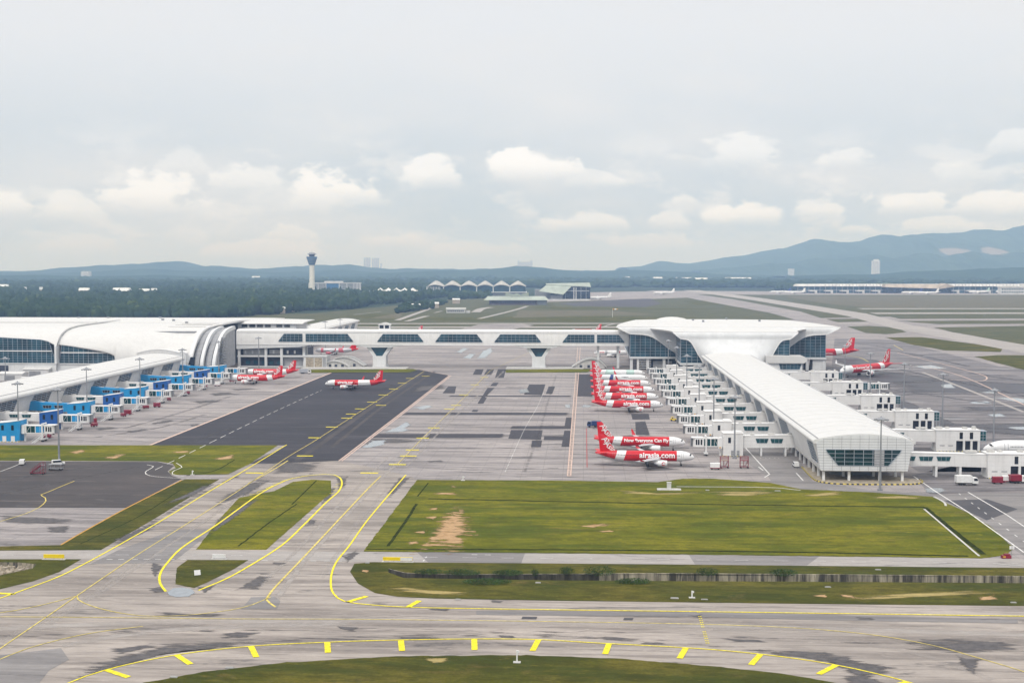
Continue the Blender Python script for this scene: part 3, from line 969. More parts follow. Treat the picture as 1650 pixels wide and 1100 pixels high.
# dry and bare places
for pts in ([(672, 886), (690, 870), (705, 850), (712, 832), (735, 820), (748, 818), (745, 832), (758, 838), (752, 850), (762, 860), (745, 866), (744, 880), (725, 884), (700, 882)],
            [(690, 819), (708, 817), (706, 822), (692, 822)], [(684, 834), (704, 832), (700, 838)], [(655, 874), (672, 872), (676, 876), (660, 877)], [(665, 858), (690, 854), (684, 860)],
            [(702, 794), (736, 793), (734, 797), (700, 797)], [(715, 783), (738, 783), (735, 786)], [(170, 737), (186, 733), (202, 732), (194, 737), (180, 740)],
            [(113, 728), (134, 724), (136, 729), (120, 731)], [(340, 739), (360, 736), (375, 733), (376, 739), (352, 741)], [(274, 728), (305, 726), (306, 729), (280, 730)],
            [(935, 847), (970, 844), (984, 847), (950, 850)], [(965, 856), (985, 854), (990, 857), (970, 858)], [(1576, 962), (1600, 959), (1606, 965), (1580, 967)],
            [(1310, 960), (1330, 958), (1332, 963)], [(1350, 957), (1376, 960), (1390, 965), (1360, 962)], [(583, 917), (596, 919), (592, 923), (582, 921)]):
    soft('bare_soil', pts, 0.10, 'soft_soil', 1.1, .45)
for pts in ([(1150, 793), (1230, 790), (1260, 797), (1200, 800), (1165, 798)], [(1290, 798), (1350, 792), (1360, 797), (1310, 800)], [(1400, 800), (1470, 799), (1480, 803), (1410, 803)],
            [(990, 789), (1060, 795), (1120, 793), (1100, 798), (1000, 795)], [(1365, 961), (1560, 952), (1600, 956), (1400, 966)], [(690, 1062), (720, 1060), (716, 1068), (694, 1069)],
            [(640, 945), (680, 950), (760, 955), (700, 958), (640, 953)]):
    soft('dry_grass_patch', pts, 0.09, 'soft_dry', 1.2)
# shallow drains cut in the grass
for pts, wd in (([(690, 803.5), (850, 807), (1100, 812), (1300, 815), (1490, 817)], 1.5), ([(671, 812), (655, 838), (625, 880)], .9), ([(690, 778), (672, 800)], .5),
                ([(1490, 817), (1530, 850), (1585, 893)], 1.5), ([(510, 774), (470, 813)], .5), ([(478, 812), (430, 845), (384, 880)], .55), ([(378, 741), (340, 760), (300, 766)], .6),
                ([(590, 884.5), (1000, 886.5), (1300, 890), (1560, 896)], 1.3), ([(290, 790), (220, 834), (130, 876)], .4)):
    mb = MB()
    ribbon_into(mb, wobble(smooth_path([G(x, y) for x, y in pts], 2.0), .2, .5), wd, 0.11)
    mb.build('drain_line', 'drain_dark', fix=False)['kind'] = 'structure'
mb = MB()
for pts, wd in (([(1489, 820), (1530, 855), (1578, 896)], .6), ([(1505, 800), (1522, 810), (1524, 815)], .7), ([(1090, 784), (1250, 786), (1290, 790)], .7), ([(1600, 908), (1650, 912), (1800, 914)], .4)):
    ribbon_into(mb, smooth_path([G(x, y) for x, y in pts], 2.0), wd, 0.12)
mb.build('drain_kerb', 'concrete_light', fix=False)['kind'] = 'structure'

# open concrete channel behind the taxiway
ch = empty('drainage_channel', (0, 0, 0), 0, 'long open concrete drain with a stained wall in the grass behind the foreground taxiway', 'drain')
far_e, near_e = H1[:7], H1[7:][::-1]
mb = MB()
top = [Vector((p.x, p.y, 0.16)) for p in smooth_path(far_e, 3.0)]
bot = [Vector((p.x, p.y - .12, -2.7)) for p in top]
back = [Vector((p.x, p.y + .45, 0.16)) for p in top]
backb = [Vector((p.x, p.y + .45, -2.7)) for p in top]
mb.loft([top, bot], close=False)
mb.loft([back, top], close=False)
mb.loft([backb, back], close=False)
mb.build('drain_wall', 'drain_wall', ch, fix=True)
mb = MB()
lf = [p for p in top if p.x < G(968, 925).x]
mb.loft([[Vector((p.x, p.y - .03, p.z + .03)) for p in lf], [Vector((p.x, p.y - .15, -2.7)) for p in lf]], close=False)
mb.build('mossy_wall', 'drain_wall_dark', ch, fix=True)
nl = smooth_path(near_e, 3.0)
mb = MB()
k = 60
def resample(ps, n):
    L = [0.0]
    for i in range(1, len(ps)):
        L.append(L[-1] + (ps[i] - ps[i - 1]).length)
    out = []
    for j in range(n):
        t = L[-1] * j / (n - 1)
        i = max(1, next((q for q in range(1, len(L)) if L[q] >= t - 1e-6), len(L) - 1))
        f = (t - L[i - 1]) / max(1e-6, L[i] - L[i - 1])
        out.append(ps[i - 1].lerp(ps[i], f))
    return out
tf, tn = resample(bot, k), resample(nl, k)
mb.loft([[Vector((p.x, p.y, -2.6)) for p in tf], [Vector((q.x, max(q.y + 1.6, p.y - 4), -2.6)) for p, q in zip(tf, tn)]], close=False)
mb.build('drain_floor', 'drain_dark', ch)
mb = MB()
mb.loft([[Vector((q.x, max(q.y + 1.6, p.y - 4), -2.6)) for p, q in zip(tf, tn)], [Vector((q.x, q.y, .07)) for q in tn]], close=False)
mb.build('drain_slope', 'grass_verge', ch)
cv = empty('culvert', (0, 0, 0), 0, 'dark culvert pit with rubble in the grass at the left behind the yellow sign board', 'culvert')
mb = MB()
c2 = [Vector((p.x, p.y, 0.1)) for p in H2]
mb.loft([c2, [Vector((p.x * .985 + -3.0, p.y, -2.2)) for p in H2]], close=True, caps=False)
mb.add([(p.x - 2, p.y, -2.1) for p in H2], [list(range(len(H2)))])
mb.build('pit', 'drain_wall', cv)
mb = MB()
for i in range(60):
    p = G(rnd.uniform(2, 50), rnd.uniform(907, 917))
    s = rnd.uniform(.3, .9)
    mb.lathe_z([(-2.2, s), (-1.6 + rnd.uniform(0, 1.2), s * .8), (-1.1 + rnd.uniform(0, 1.0), s * .2)], p.x, p.y, 6)
mb.build('rubble', 'gravel_tan', cv)['kind'] = 'stuff'

# ------------------------------------------------------------------ painted markings
YW = .40
line('taxiway_marking', [[(462, 716.5), (384.5, 763.6), (340, 790), (254.5, 842), (178, 885.5), (131, 911), (94.5, 929), (47, 947), (0, 963.6), (-90, 990)]], .5, .10, 'yellow_paint')
line('taxiway_marking', [[(-40, 954), (24, 957)]], 1.2, .10, 'yellow_paint')
line('taxiway_marking', [[(683.5, 598), (594.5, 654), (551, 682), (503, 712.7), (464.7, 735.6), (400, 780), (316, 834.5), (218, 896), (123.6, 960), (60, 1004), (0, 1045), (-60, 1090)]], .30, .10, 'yellow_worn')
line('taxiway_marking', [[(267, 952.7), (258, 940), (257, 928), (260, 920), (271, 905), (291, 884), (349, 845.5), (418, 796), (445, 781), (472, 770.5), (503, 765.5), (523, 764), (538.5, 765), (547, 769), (551, 778), (546, 791),
                          (526, 809), (490, 845), (454.5, 878), (400, 912.7), (363.6, 932.7), (320, 951)]], .58, .10, 'yellow_paint')
line('taxiway_marking', [[(654, 765), (590.6, 840), (563.6, 878), (540, 909), (533, 936), (538, 957), (556, 969), (600, 974.5), (655.5, 978), (804.5, 981), (1150, 985.5), (1400, 989), (1650, 992.5), (1900, 996)]], .48, .10, 'yellow_paint')
line('taxiway_marking', [[(559, 970), (591, 960.5)], [(657, 978), (676, 967.5)]], 1.3, .10, 'yellow_paint')
line('taxiway_marking', [[(613.5, 767), (600, 780), (487, 900), (436, 954.5), (429, 965.5), (444, 978)], [(400, 779), (440, 757), (464, 742)]], .5, .10, 'yellow_worn')
line('taxiway_marking', [[(436, 962), (390, 979), (300, 991), (230, 992), (160, 980), (126, 966), (123.6, 960)], [(-90, 990), (0, 987), (70, 974), (123.6, 960)],
                         [(-90, 993), (150, 994.5), (400, 997), (560, 997.5), (1000, 1003), (1177, 1007), (1304.5, 1013), (1413.6, 1023.6), (1504.5, 1040), (1577, 1060), (1650, 1082), (1720, 1108)],
                         [(-40, 1075), (0, 1062), (47, 1043.6), (145.5, 1020), (230, 1009)]], .3, .10, 'yellow_worn')
line('taxiway_marking', [[(70, 1122), (111, 1100), (171, 1079), (283.6, 1055), (403.6, 1041), (527, 1034.5), (600, 1032), (750, 1029.3), (859, 1030), (961, 1035.6), (1150, 1046.5), (1261, 1058), (1341, 1070), (1413.6, 1085.5), (1468, 1100), (1540, 1125)]],
     .42, .10, 'yellow_paint')
line('taxiway_marking', [[(171, 1079), (207, 1091)], [(285, 1055.5), (307, 1070)], [(404.5, 1041.5), (413, 1058.6)], [(527.3, 1035), (528.5, 1051.5)], [(646, 1031.8), (647.8, 1048.6)], [(764.2, 1030), (764.7, 1047)],
                         [(867.5, 1030.8), (858, 1048.5)], [(981.5, 1036.8), (975, 1053.6)], [(1105, 1044), (1095, 1060.7)], [(1225, 1054.5), (1210, 1071)], [(1347, 1071.5), (1319, 1086)], [(1462, 1098.5), (1436, 1106)]],
     1.2, .11, 'yellow_paint')
line('taxiway_marking', [[(1124, 985.5), (1140.5, 1044)], [(1127, 985.5), (1144, 1044)]], .28, .11, 'yellow_paint', dash=(.9, .7))
line('taxiway_marking', [[(416, 795), (402, 797)], [(428, 789), (414, 793)], [(440, 782.5), (428, 787)], [(452, 778), (440, 780)], [(465, 773), (452, 775.5)], [(548, 784), (538, 785)], [(547, 789), (536, 790)], [(541, 794), (531, 795)], [(550, 779), (541, 780)]],
     .35, .11, 'yellow_paint')
line('taxiway_marking', [[(98, 878), (125, 862), (204, 818.5), (293, 773.5)]], .5, .10, 'orange_paint')
line('taxiway_marking', [[(120, 775), (100, 783), (79, 792), (66, 797), (73, 802), (74, 807), (70, 812), (63.6, 817), (40, 828), (0, 840)]], .35, .10, 'yellow_worn')
blocks = [(660.6, 609.6), (648, 617.2), (634, 626.7), (617.5, 636.3), (599.5, 647.8), (580.5, 658.7), (558.8, 673.7), (534.6, 688), (506.7, 705.2), (491.4, 734.5), (686, 606), (614, 653), (566, 667),
          (747.2, 636.3), (734.5, 653), (724, 659), (698.8, 689.3), (681, 705.8), (664.5, 725), (658, 734.6), (640.5, 748.4), (765, 620), (780, 608), (595, 762), (410, 762)]
mb = MB()
for i, (x, y) in enumerate(blocks):
    p = G(x, y)
    L = 5.5 if y < 730 else 6.5
    u, v = UV(p)
    a = [P(u - L / 2, v - .9), P(u + L / 2, v - .9), P(u + L / 2, v + .9), P(u - L / 2, v + .9)]
    mb.add([(q.x, q.y, .10) for q in a], [(0, 1, 2, 3)], 0)
mb.build('apron_marking', 'yellow_paint', fix=False)['kind'] = 'structure'
line('apron_marking', [[(790, 597), (735, 653), (681, 706), (640, 748)], [(870, 560), (790, 597)]], .22, .10, 'yellow_worn')
line('apron_marking', [[(546, 742.5), (643, 668), (724, 604.8), (676, 595.5)], [(551, 742.5), (647, 668), (727, 605)]], .6, .10, 'pink_edge', curve=False)
line('apron_marking', [[(242, 717), (533.5, 600.7)]], 1.3, .10, 'pink_edge', curve=False)
line('apron_marking', [[(340, 712.7), (429, 669.4), (518, 628.7)], [(250, 757), (340, 712.7)]], .35, .10, 'white_paint', dash=(9, 5))
line('apron_marking', [[(914.5, 767), (928, 600), (931, 560)], [(919.5, 767), (932.5, 600), (935, 560)]], .45, .10, 'pink_edge', curve=False)
line('apron_marking', [[(917, 767), (930, 600)]], .55, .10, 'pink_edge', dash=(1.6, .8), curve=False)
line('apron_marking', [[(946, 753), (945, 690)]], .3, .10, 'red_paint_line', curve=False)
line('apron_marking', [[(814, 760), (846, 690), (866, 655), (876, 632)]], .3, .10, 'white_paint', dash=(2, 1.6))
line('apron_marking', [[(236.7, 748.7), (247, 751), (234, 761), (241.7, 766.5), (280, 770), (340, 771)], [(0, 760), (26, 750), (34, 746)], [(296, 768), (278, 764), (281, 758), (293, 753), (284, 746)]], .35, .12, 'white_paint')
line('road_marking', [[(1200, 720), (1240, 764), (1232, 769)], [(1222, 752), (1230, 758)], [(1283, 762), (1294, 774)], [(1472, 767), (1505, 790), (1560, 825), (1650, 890)], [(1560, 793), (1620, 828), (1680, 868)]], .45, .09, 'white_paint', curve=False)
line('road_marking', [[(1216, 738), (1262, 738.5)]], .5, .09, 'white_paint', dash=(1.0, .8))
line('road_marking', [[(1545, 795), (1660, 880)]], .3, .09, 'white_paint', dash=(3, 5))
line('road_marking', [[(0, 894), (300, 894), (560, 896)], [(620, 897), (1100, 901.5), (1640, 908)]], .18, .09, 'white_paint', dash=(4, 6))
line('road_marking', [[(682, 904), (688, 896)], [(760, 893.5), (800, 894)], [(150, 901), (300, 901.3)], [(400, 903), (560, 904)]], .35, .09, 'white_paint', dash=(2.0, 1.2))
line('apron_marking', [[(1487, 590), (1530, 600), (1565, 612), (1650, 652), (1800, 720)], [(1445, 568), (1540, 592), (1590, 608), (1575, 614), (1530, 612)]], .9, .10, 'pink_edge')
line('apron_marking', [[(1487, 600), (1560, 628), (1650, 664)]], 2.6, .09, 'concrete_pale')
line('taxiway_marking', [[(1400, 583), (1380, 575), (1345, 571)], [(1440, 556), (1455, 564)]], .7, .10, 'yellow_worn')

# ------------------------------------------------------------------ far airfield: strips of pavement and grass islands
for pts in ([(1360, 526), (1400, 525), (1441, 527.5), (1461.5, 535), (1428, 538.5), (1383, 535.5)], [(1426, 543.5), (1484.5, 543), (1561, 553), (1617, 560.6), (1612, 567), (1522.6, 564.5), (1472, 555.6)],
            [(1571, 574.6), (1606.6, 572), (1800, 573), (1900, 620), (1800, 612), (1650, 596), (1611.7, 586)], [(1505, 527.6), (1650, 525), (1900, 525), (1900, 590), (1700, 565), (1650, 555.6), (1586, 544), (1535, 535)],
            [(1446, 517), (1700, 516), (1900, 516), (1900, 521), (1510, 522)], [(1421, 507.5), (1700, 506), (1900, 506), (1900, 512), (1451, 513.6)], [(1330, 514), (1383, 513.5), (1400, 518), (1350, 519)]):
    area('grass_island', pts, 0.10, 'grass_verge' if pts[0][1] > 540 else 'grass_far', curve=False, wob=1.2, wf=.05)
area('field', [(1262, 477), (1600, 476.5), (2200, 476), (2200, 495.5), (1400, 495.5), (1330, 489)], 0.02, 'field_brown')
area('runway', [(1040, 468.3), (1300, 469.5), (2200, 470), (2200, 475.5), (1260, 475), (1100, 474)], 0.05, 'concrete')
for pts in ([(1380, 496.5), (2200, 496.2), (2200, 497.6), (1390, 498.0)], [(1400, 503.6), (2200, 503.0), (2200, 505.0), (1412, 505.8)], [(560, 520.6), (1400, 520.2), (1400, 521.6), (560, 522)], [(560, 526.2), (1050, 525.8), (1050, 528), (560, 528.4)]):
    area('taxi_strip', pts, 0.06, 'concrete_pale')
area('taxi_strip', [(1100, 467.6), (1127, 467.6), (1240, 482), (1395, 505), (1470, 524), (1560, 540), (1660, 557), (1900, 600), (1900, 612), (1640, 567), (1530, 546), (1440, 529), (1365, 509), (1215, 484)], 0.12, 'concrete_pale')
area('taxi_strip', [(1050, 468), (1075, 468), (1180, 482), (1290, 502), (1350, 521), (1420, 545), (1360, 545), (1300, 520), (1240, 504), (1130, 484)], 0.11, 'concrete')
area('taxi_strip', [(940, 471), (1060, 469), (1120, 479), (1040, 482), (880, 486.5), (870, 481)], 0.06, 'concrete')
area('taxi_strip', [(1010, 482), (1048, 481), (1066, 489), (1040, 494.5), (930, 493), (900, 489)], 0.07, 'asphalt_brown')
area('taxi_strip', [(742, 530), (770, 523), (835, 521), (860, 524), (820, 532)], 0.07, 'concrete')
for pts, wd in (([(640, 516), (668, 506), (690, 498), (704, 490.5)], 9), ([(655, 517.5), (688, 509)], 9), ([(766, 503), (778, 497), (792, 495)], 16), ([(772, 513.5), (808, 505), (838, 497), (850, 493)], 8),
                ([(700, 504), (712, 501)], 5), ([(570, 507), (615, 502)], 4), ([(960, 530), (1010, 520), (1100, 519)], 4)):
    mb = MB()
    ribbon_into(mb, smooth_path([G(x, y) for x, y in pts], 8.0), wd, 0.12)
    mb.build('road', 'concrete_pale', fix=False)['kind'] = 'structure'
for pts in ([(610, 515), (640, 512), (760, 511), (950, 509), (1120, 512), (1240, 516), (1040, 519), (760, 517)], [(830, 494), (950, 495), (1110, 497), (1250, 495), (1100, 499), (900, 498)],
            [(1100, 484), (1180, 486), (1230, 490), (1120, 492)], [(560, 510), (600, 505), (640, 507), (600, 514)]):
    area('grass_band', pts, 0.03, 'grass_verge', wob=6, wf=.02)
for pts in ([(836, 500), (980, 500), (1060, 507), (900, 510), (826, 512)], [(590, 513), (640, 505), (652, 503), (640, 513)]):
    area('grass_band', pts, 0.035, 'field_brown', wob=6, wf=.02)

# ================================================================== lettering
_TXT = {}


def text_mesh(body, size, bold=0.0, shear=0.0, align='CENTER'):
    """flat outline of a word, as a list of triangles in (x, y), cut into bands so that it can follow a curved skin"""
    key = (body, size, bold, shear, align)
    if key in _TXT:
        return _TXT[key]
    cu = bpy.data.curves.new('lettering', 'FONT')
    cu.body = body
    cu.size = size
    cu.align_x = align
    cu.align_y = 'CENTER'
    cu.offset = bold
    cu.shear = shear
    cu.resolution_u = 2
    ob = bpy.data.objects.new('lettering', cu)
    me = bpy.data.meshes.new_from_object(ob)
    bm = bmesh.new()
    bm.from_mesh(me)
    ys = [v.co.y for v in bm.verts]
    lo, hi = min(ys), max(ys)
    for k in range(1, 6):
        y = lo + (hi - lo) * k / 6
        bmesh.ops.bisect_plane(bm, geom=bm.verts[:] + bm.edges[:] + bm.faces[:], plane_co=(0, y, 0), plane_no=(0, 1, 0), dist=1e-5)
    mid = (lo + hi) / 2
    vs = [(v.co.x, v.co.y - mid) for v in bm.verts]
    bm.verts.index_update()
    fs = [[v.index for v in f.verts] for f in bm.faces]
    bm.free()
    bpy.data.meshes.remove(me)
    bpy.data.objects.remove(ob)
    bpy.data.curves.remove(cu)
    _TXT[key] = (vs, fs)
    return vs, fs


# ================================================================== aircraft
ST = [(0, .02, -.28), (.006, .22, -.27), (.018, .42, -.22), (.035, .60, -.15), (.06, .77, -.08), (.09, .90, -.03), (.125, .98, 0), (.16, 1, 0), (.30, 1, 0), (.45, 1, 0), (.60, 1, 0),
      (.68, .985, .02), (.75, .91, .10), (.82, .76, .22), (.88, .58, .36), (.93, .41, .47), (.97, .25, .55), (1.0, .10, .60)]


def station(f):
    for a, b in zip(ST, ST[1:]):
        if f <= b[0] + 1e-9:
            t = (f - a[0]) / (b[0] - a[0])
            return tuple(a[i] + (b[i] - a[i]) * t for i in (1, 2))
    return ST[-1][1:]


NARROW = dict(L=37.57, R=2.0, zc=3.75, half=16.4, eng_y=5.75, eng_r=1.12, eng_f=(.285, .40), wing_f=.315, root=6.6, tip=1.5, sweep=.47, fin=5.9, tail=6.1, eng_z=-1.95)
WIDE = dict(L=63.7, R=2.82, zc=5.3, half=29.2, eng_y=9.4, eng_r=1.55, eng_f=(.30, .40), wing_f=.32, root=11.2, tip=2.4, sweep=.55, fin=9.0, tail=9.6, eng_z=-2.5)


def airliner(spec, label, bands, fin='livery_red', engine='livery_white', side=None, tail='AirAsia', detail=True, rear='livery_red', group=None, winglet='livery_red', eng_mark=True, wl=2.4):
    """nose at the origin heading +x, standing on its wheels"""
    L, RR, zc = spec['L'], spec['R'], spec['zc']
    root = empty('airliner', label=label, cat='airliner', group=group)
    n = 28 if detail else 14
    fr = sorted(set([s[0] for s in ST] + [b[0] for b in bands]))
    names = sorted(set(b[1] for b in bands))
    mb = MB()
    rings, mids = [], []
    for f in fr:
        r, dz = station(f)
        sh = 0.32 * max(0.0, min(1.0, (f - .55) / .1)) * max(0.0, min(1.0, (.97 - f) / .08))
        ring = []
        for k in range(n):
            t = 2 * math.pi * k / n
            y, z = math.cos(t) * r * RR, math.sin(t) * r * RR
            ring.append((-f * L + sh * z, y, zc + dz * RR + z))
        rings.append(ring)
        mm = [b[1] for b in bands if b[0] <= f + 1e-9][-1]
        mids.append(names.index(mm))
    mb.loft(rings, True, True, mids=mids)
    fus = mb.build('fuselage', names, root, smooth=50)

    def skin(f, ang, off=.03):
        r, dz = station(f)
        return (-f * L, math.cos(ang) * (r * RR + off), zc + dz * RR + math.sin(ang) * (r * RR + off))
    # cockpit glazing
    for s in (1, -1):
        mb = MB()
        for a0, a1, f0, f1 in ((58, 80, .030, .043), (36, 57, .032, .048), (22, 35, .037, .054)):
            q = []
            for f, a in ((f0 + .004, a0), (f1, a0), (f1 - .002, a1), (f0, a1)):
                a = R(a) if s > 0 else math.pi - R(a)
                q.append(skin(f, a, .04 * RR / 2))
            mb.add(q, [(0, 1, 2, 3)])
        mb.build('windscreen', 'cockpit_black', root)
    if detail:
        mb = MB()
        x = .15
        while x < .78:
            if not (.43 < x < .435):
                for s in (0, 1):
                    a0, a1 = R(7), R(16)
                    if s:
                        a0, a1 = math.pi - a0, math.pi - a1
                    mb.add([skin(x, a0), skin(x + .26 / L, a0), skin(x + .26 / L, a1), skin(x, a1)], [(0, 1, 2, 3)])
            x += .56 / L
        mb.build('cabin_windows', 'cockpit_black', fus)
        for f, hgt in ((.115, 1.0), (.80, .8)):
            for s in (0, 1):
                mb = MB()
                for e0, e1 in ((0, .0025), (.020, .0225)):
                    a0, a1 = R(-14), R(38)
                    if s:
                        a0, a1 = math.pi - a0, math.pi - a1
                    q = [skin(f + e0, a0 + (a1 - a0) * i / 4, .025) for i in range(5)] + [skin(f + e1, a0 + (a1 - a0) * i / 4, .025) for i in range(5)]
                    mb.add(q, [(i, i + 1, i + 6, i + 5) for i in range(4)])
                mb.build('cabin_door', 'steel_grey', fus)

    def aero(x, y, z, c, th, vert=False):
        pr = [(0, 0), (.08, .62), (.30, 1.0), (.62, .66), (1, .06), (1, -.06), (.62, -.45), (.30, -.70), (.08, -.45)]
        if vert:
            pr = [(0, 0), (.08, .7), (.25, 1), (.6, .8), (1, .06), (1, -.06), (.6, -.8), (.25, -1), (.08, -.7)]
            return [(x - a * c, y + b * th, z) for a, b in pr]
        return [(x - a * c, y, z + b * th) for a, b in pr]
    # wings
    xr = -spec['wing_f'] * L
    for s in (1, -1):
        mb = MB()
        H = spec['half']
        secs = []
        for t in (0, .12, .36, .7, 1.0):
            y = H * t
            c = spec['root'] * (1 - t / .36) + spec['root'] * .56 * (t / .36) if t < .36 else spec['root'] * .56 + (spec['tip'] - spec['root'] * .56) * (t - .36) / .64
            if t == 0:
                c = spec['root'] * 1.08
            secs.append(aero(xr - y * spec['sweep'], s * y, zc - RR * .52 + y * .085, c, c * (.075 if t < .4 else .055)))
        mb.loft(secs, True, True)
        wg = mb.build('wing', 'wing_grey', root, smooth=40)
        mb = MB()
        yt, zt, xt = H, zc - RR * .52 + H * .085, xr - H * spec['sweep']
        c = spec['tip']
        hgt = wl
        mb.loft([aero(xt, s * yt, zt, c, .08), aero(xt - .35, s * (yt + .35), zt + .3, c * .9, .08), aero(xt - 1.5, s * (yt + .75), zt + hgt, c * .42, .05)], True, True)
        mb.build('winglet', winglet, wg, smooth=40)
        # flap fairings
        if detail:
            mb = MB()
            for t in (.3, .5, .7):
                y = H * t
                xx = xr - y * spec['sweep'] - spec['root'] * .38
                mb.lathe_x([(xx + 1.6, .05), (xx, .24), (xx - 1.8, .22), (xx - 3.2, .03)], s * y, zc - RR * .52 + y * .085 - .3, 8)
            mb.build('flap_fairing', 'wing_grey', wg)
    # tailplane
    for s in (1, -1):
        mb = MB()
        xt, zt = -.865 * L, zc + RR * .52
        k = spec['tail'] / 6.1
        mb.loft([aero(xt, s * .2, zt, 3.9 * k, .22 * k), aero(xt - 3.6 * k, s * spec['tail'], zt + .55 * k, 1.5 * k, .09 * k)], True, True)
        mb.build('tailplane', fin if rear == 'livery_red' else rear, root, smooth=40)
    # fin
    k = spec['fin'] / 5.9
    xf, zf = -.795 * L, zc + RR * .80
    mb = MB()
    z1 = zc + RR + spec['fin'] + .1
    mb.loft([aero(xf + 1.6 * k, 0, zf - .1, 7.4 * k, .12 * k, True), aero(xf - .35 * k, 0, zf + .75 * k, 5.6 * k, .30 * k, True), aero(xf - 4.35 * k, 0, z1 - .12, 2.15 * k, .15 * k, True), aero(xf - 4.7 * k, 0, z1, 1.7 * k, .08 * k, True)], True, True)
    fn = mb.build('fin', fin, root, smooth=40)
    # engines
    e0, e1 = -spec['eng_f'][0] * L, -spec['eng_f'][1] * L
    er = spec['eng_r']
    ez = zc + spec['eng_z']
    for s in (1, -1):
        y = s * spec['eng_y']
        mb = MB()
        ln = e0 - e1
        mb.lathe_x([(e0 - .5, er * .80), (e0 - .05, er * .84), (e0, er * .92), (e0 - .12, er * .99), (e0 - ln * .3, er * 1.06), (e0 - ln * .65, er * .98), (e0 - ln * .8, er * .86), (e0 - ln * .8, er * .6), (e1, er * .42), (e1 - .5, er * .1)], y, ez, 22)
        en = mb.build('engine', engine, root, smooth=40)
        mb = MB()
        mb.lathe_x([(e0 - .45, er * .8), (e0 - .44, er * .3), (e0 - .1, er * .03)], y, ez, 18)
        mb.build('fan', 'fan_dark', en, smooth=40)
        mb = MB()
        mb.slab_xz([(e0 - .9, ez + er * .9), (e1 - .6, ez + er * .55), (e1 - 1.5, zc - RR * .38), (e0 - 1.7, zc - RR * .30)], y - .22, y + .22)
        mb.build('pylon', 'wing_grey', en)
        if eng_mark:
            rr2 = er * .62
            for sd in (1, -1):
                mb = MB()
                pts = [(e0 - ln * .33 + rr2 * math.cos(2 * math.pi * q / 18), rr2 * math.sin(2 * math.pi * q / 18)) for q in range(18)]
                v = []
                for X, Zq in pts:
                    a = Zq / (er * 1.06)
                    v.append((X, y + sd * math.cos(a) * (er * 1.06 + .06), ez + math.sin(a) * (er * 1.06 + .06)))
                mb.add(v, [list(range(18))])
                mb.build('roundel', 'livery_red', en)
            vs, fs = text_mesh('AirAsia', er * .42, .01, .3)
            for sd in (1, -1):
                mb = MB()
                v = []
                for X, Zq in vs:
                    a = Zq / (er * 1.06)
                    v.append((e0 - ln * .33 + X * (-sd), y + sd * math.cos(a) * (er * 1.06 + .10), ez + math.sin(a) * (er * 1.06 + .10)))
                mb.add(v, fs)
                mb.build('roundel_lettering', 'lettering_white', en, fix=False)
    # landing gear
    for f, ys, wr, tw in ((.135, (0,), .40, .35), (.475, (3.8 * RR / 2, -3.8 * RR / 2), .6 * (RR / 2) ** .5, .75)):
        for y in ys:
            mb = MB()
            x = -f * L
            mb.tube((x, y, zc - RR * .7), (x, y, wr), .16)
            mb.tube((x - .9, y, zc - RR * .75), (x, y, wr * 1.6), .08)
            xs = (0,) if (spec is NARROW or f < .2) else (.75, -.75)
            for dx in xs:
                for q in (-1, 1):
                    yy = y + q * tw / 2
                    mb.tube((x + dx, yy - .17, wr), (x + dx, yy + .17, wr), wr, 14, mi=1)
            mb.build('landing_gear', ['steel_grey', 'tyre_black'], root)
    # writing
    if side:
        body, frac, size, m, up = side
        vs, fs = text_mesh(body, size, size * .028)
        rr = RR + .035
        for s in (1, -1):
            mb = MB()
            v = []
            for X, Yq in vs:
                a = (Yq + up) / RR
                v.append((-frac * L + (X if s < 0 else -X), s * math.cos(a) * rr, zc + math.sin(a) * rr))
            mb.add(v, fs)
            mb.build('lettering', m, fus, fix=False)
    if tail:
        tcol = 'lettering_white' if fin != 'livery_white' else 'lettering_red'
        mbs = {1: MB(), -1: MB()}
        for word, dx, dz, sz in (tail if isinstance(tail, (list, tuple)) else (('Air', -3.45, 4.15, 2.8), ('Asia', -2.15, 1.95, 2.9))):
            vs, fs = text_mesh(word, sz * k, .035 * k, .25)
            ang = -R(42)
            for s in (1, -1):
                v = []
                for X, Yq in vs:
                    xx, zz = X * math.cos(ang) - Yq * math.sin(ang), X * math.sin(ang) + Yq * math.cos(ang)
                    if s > 0:                                   # read from the other side: slope mirrored with the fin
                        xx, zz = X * math.cos(-ang) - Yq * math.sin(-ang), X * math.sin(-ang) + Yq * math.cos(-ang)
                    v.append((xf + dx * k + (xx if s < 0 else -xx), s * .34 * k, zf + dz * k + zz))
                mbs[s].add(v, fs)
        for s in (1, -1):
            mbs[s].build('fin_lettering', tcol, fn, fix=False)
    return root


STD = [(0, 'livery_white'), (.18, 'livery_red'), (.70, 'livery_white'), (.79, 'livery_red')]
WEB = ('airasia.com', .377, 3.0, 'lettering_white', .50)
HEAD_R, HEAD_L = ROT, ROT + math.pi
PG = 'airliners parked nose-in along the satellite pier'


def park(root, u, v, rz):
    root.location = P(u, v)
    root.rotation_euler = (0, 0, rz)
    return root


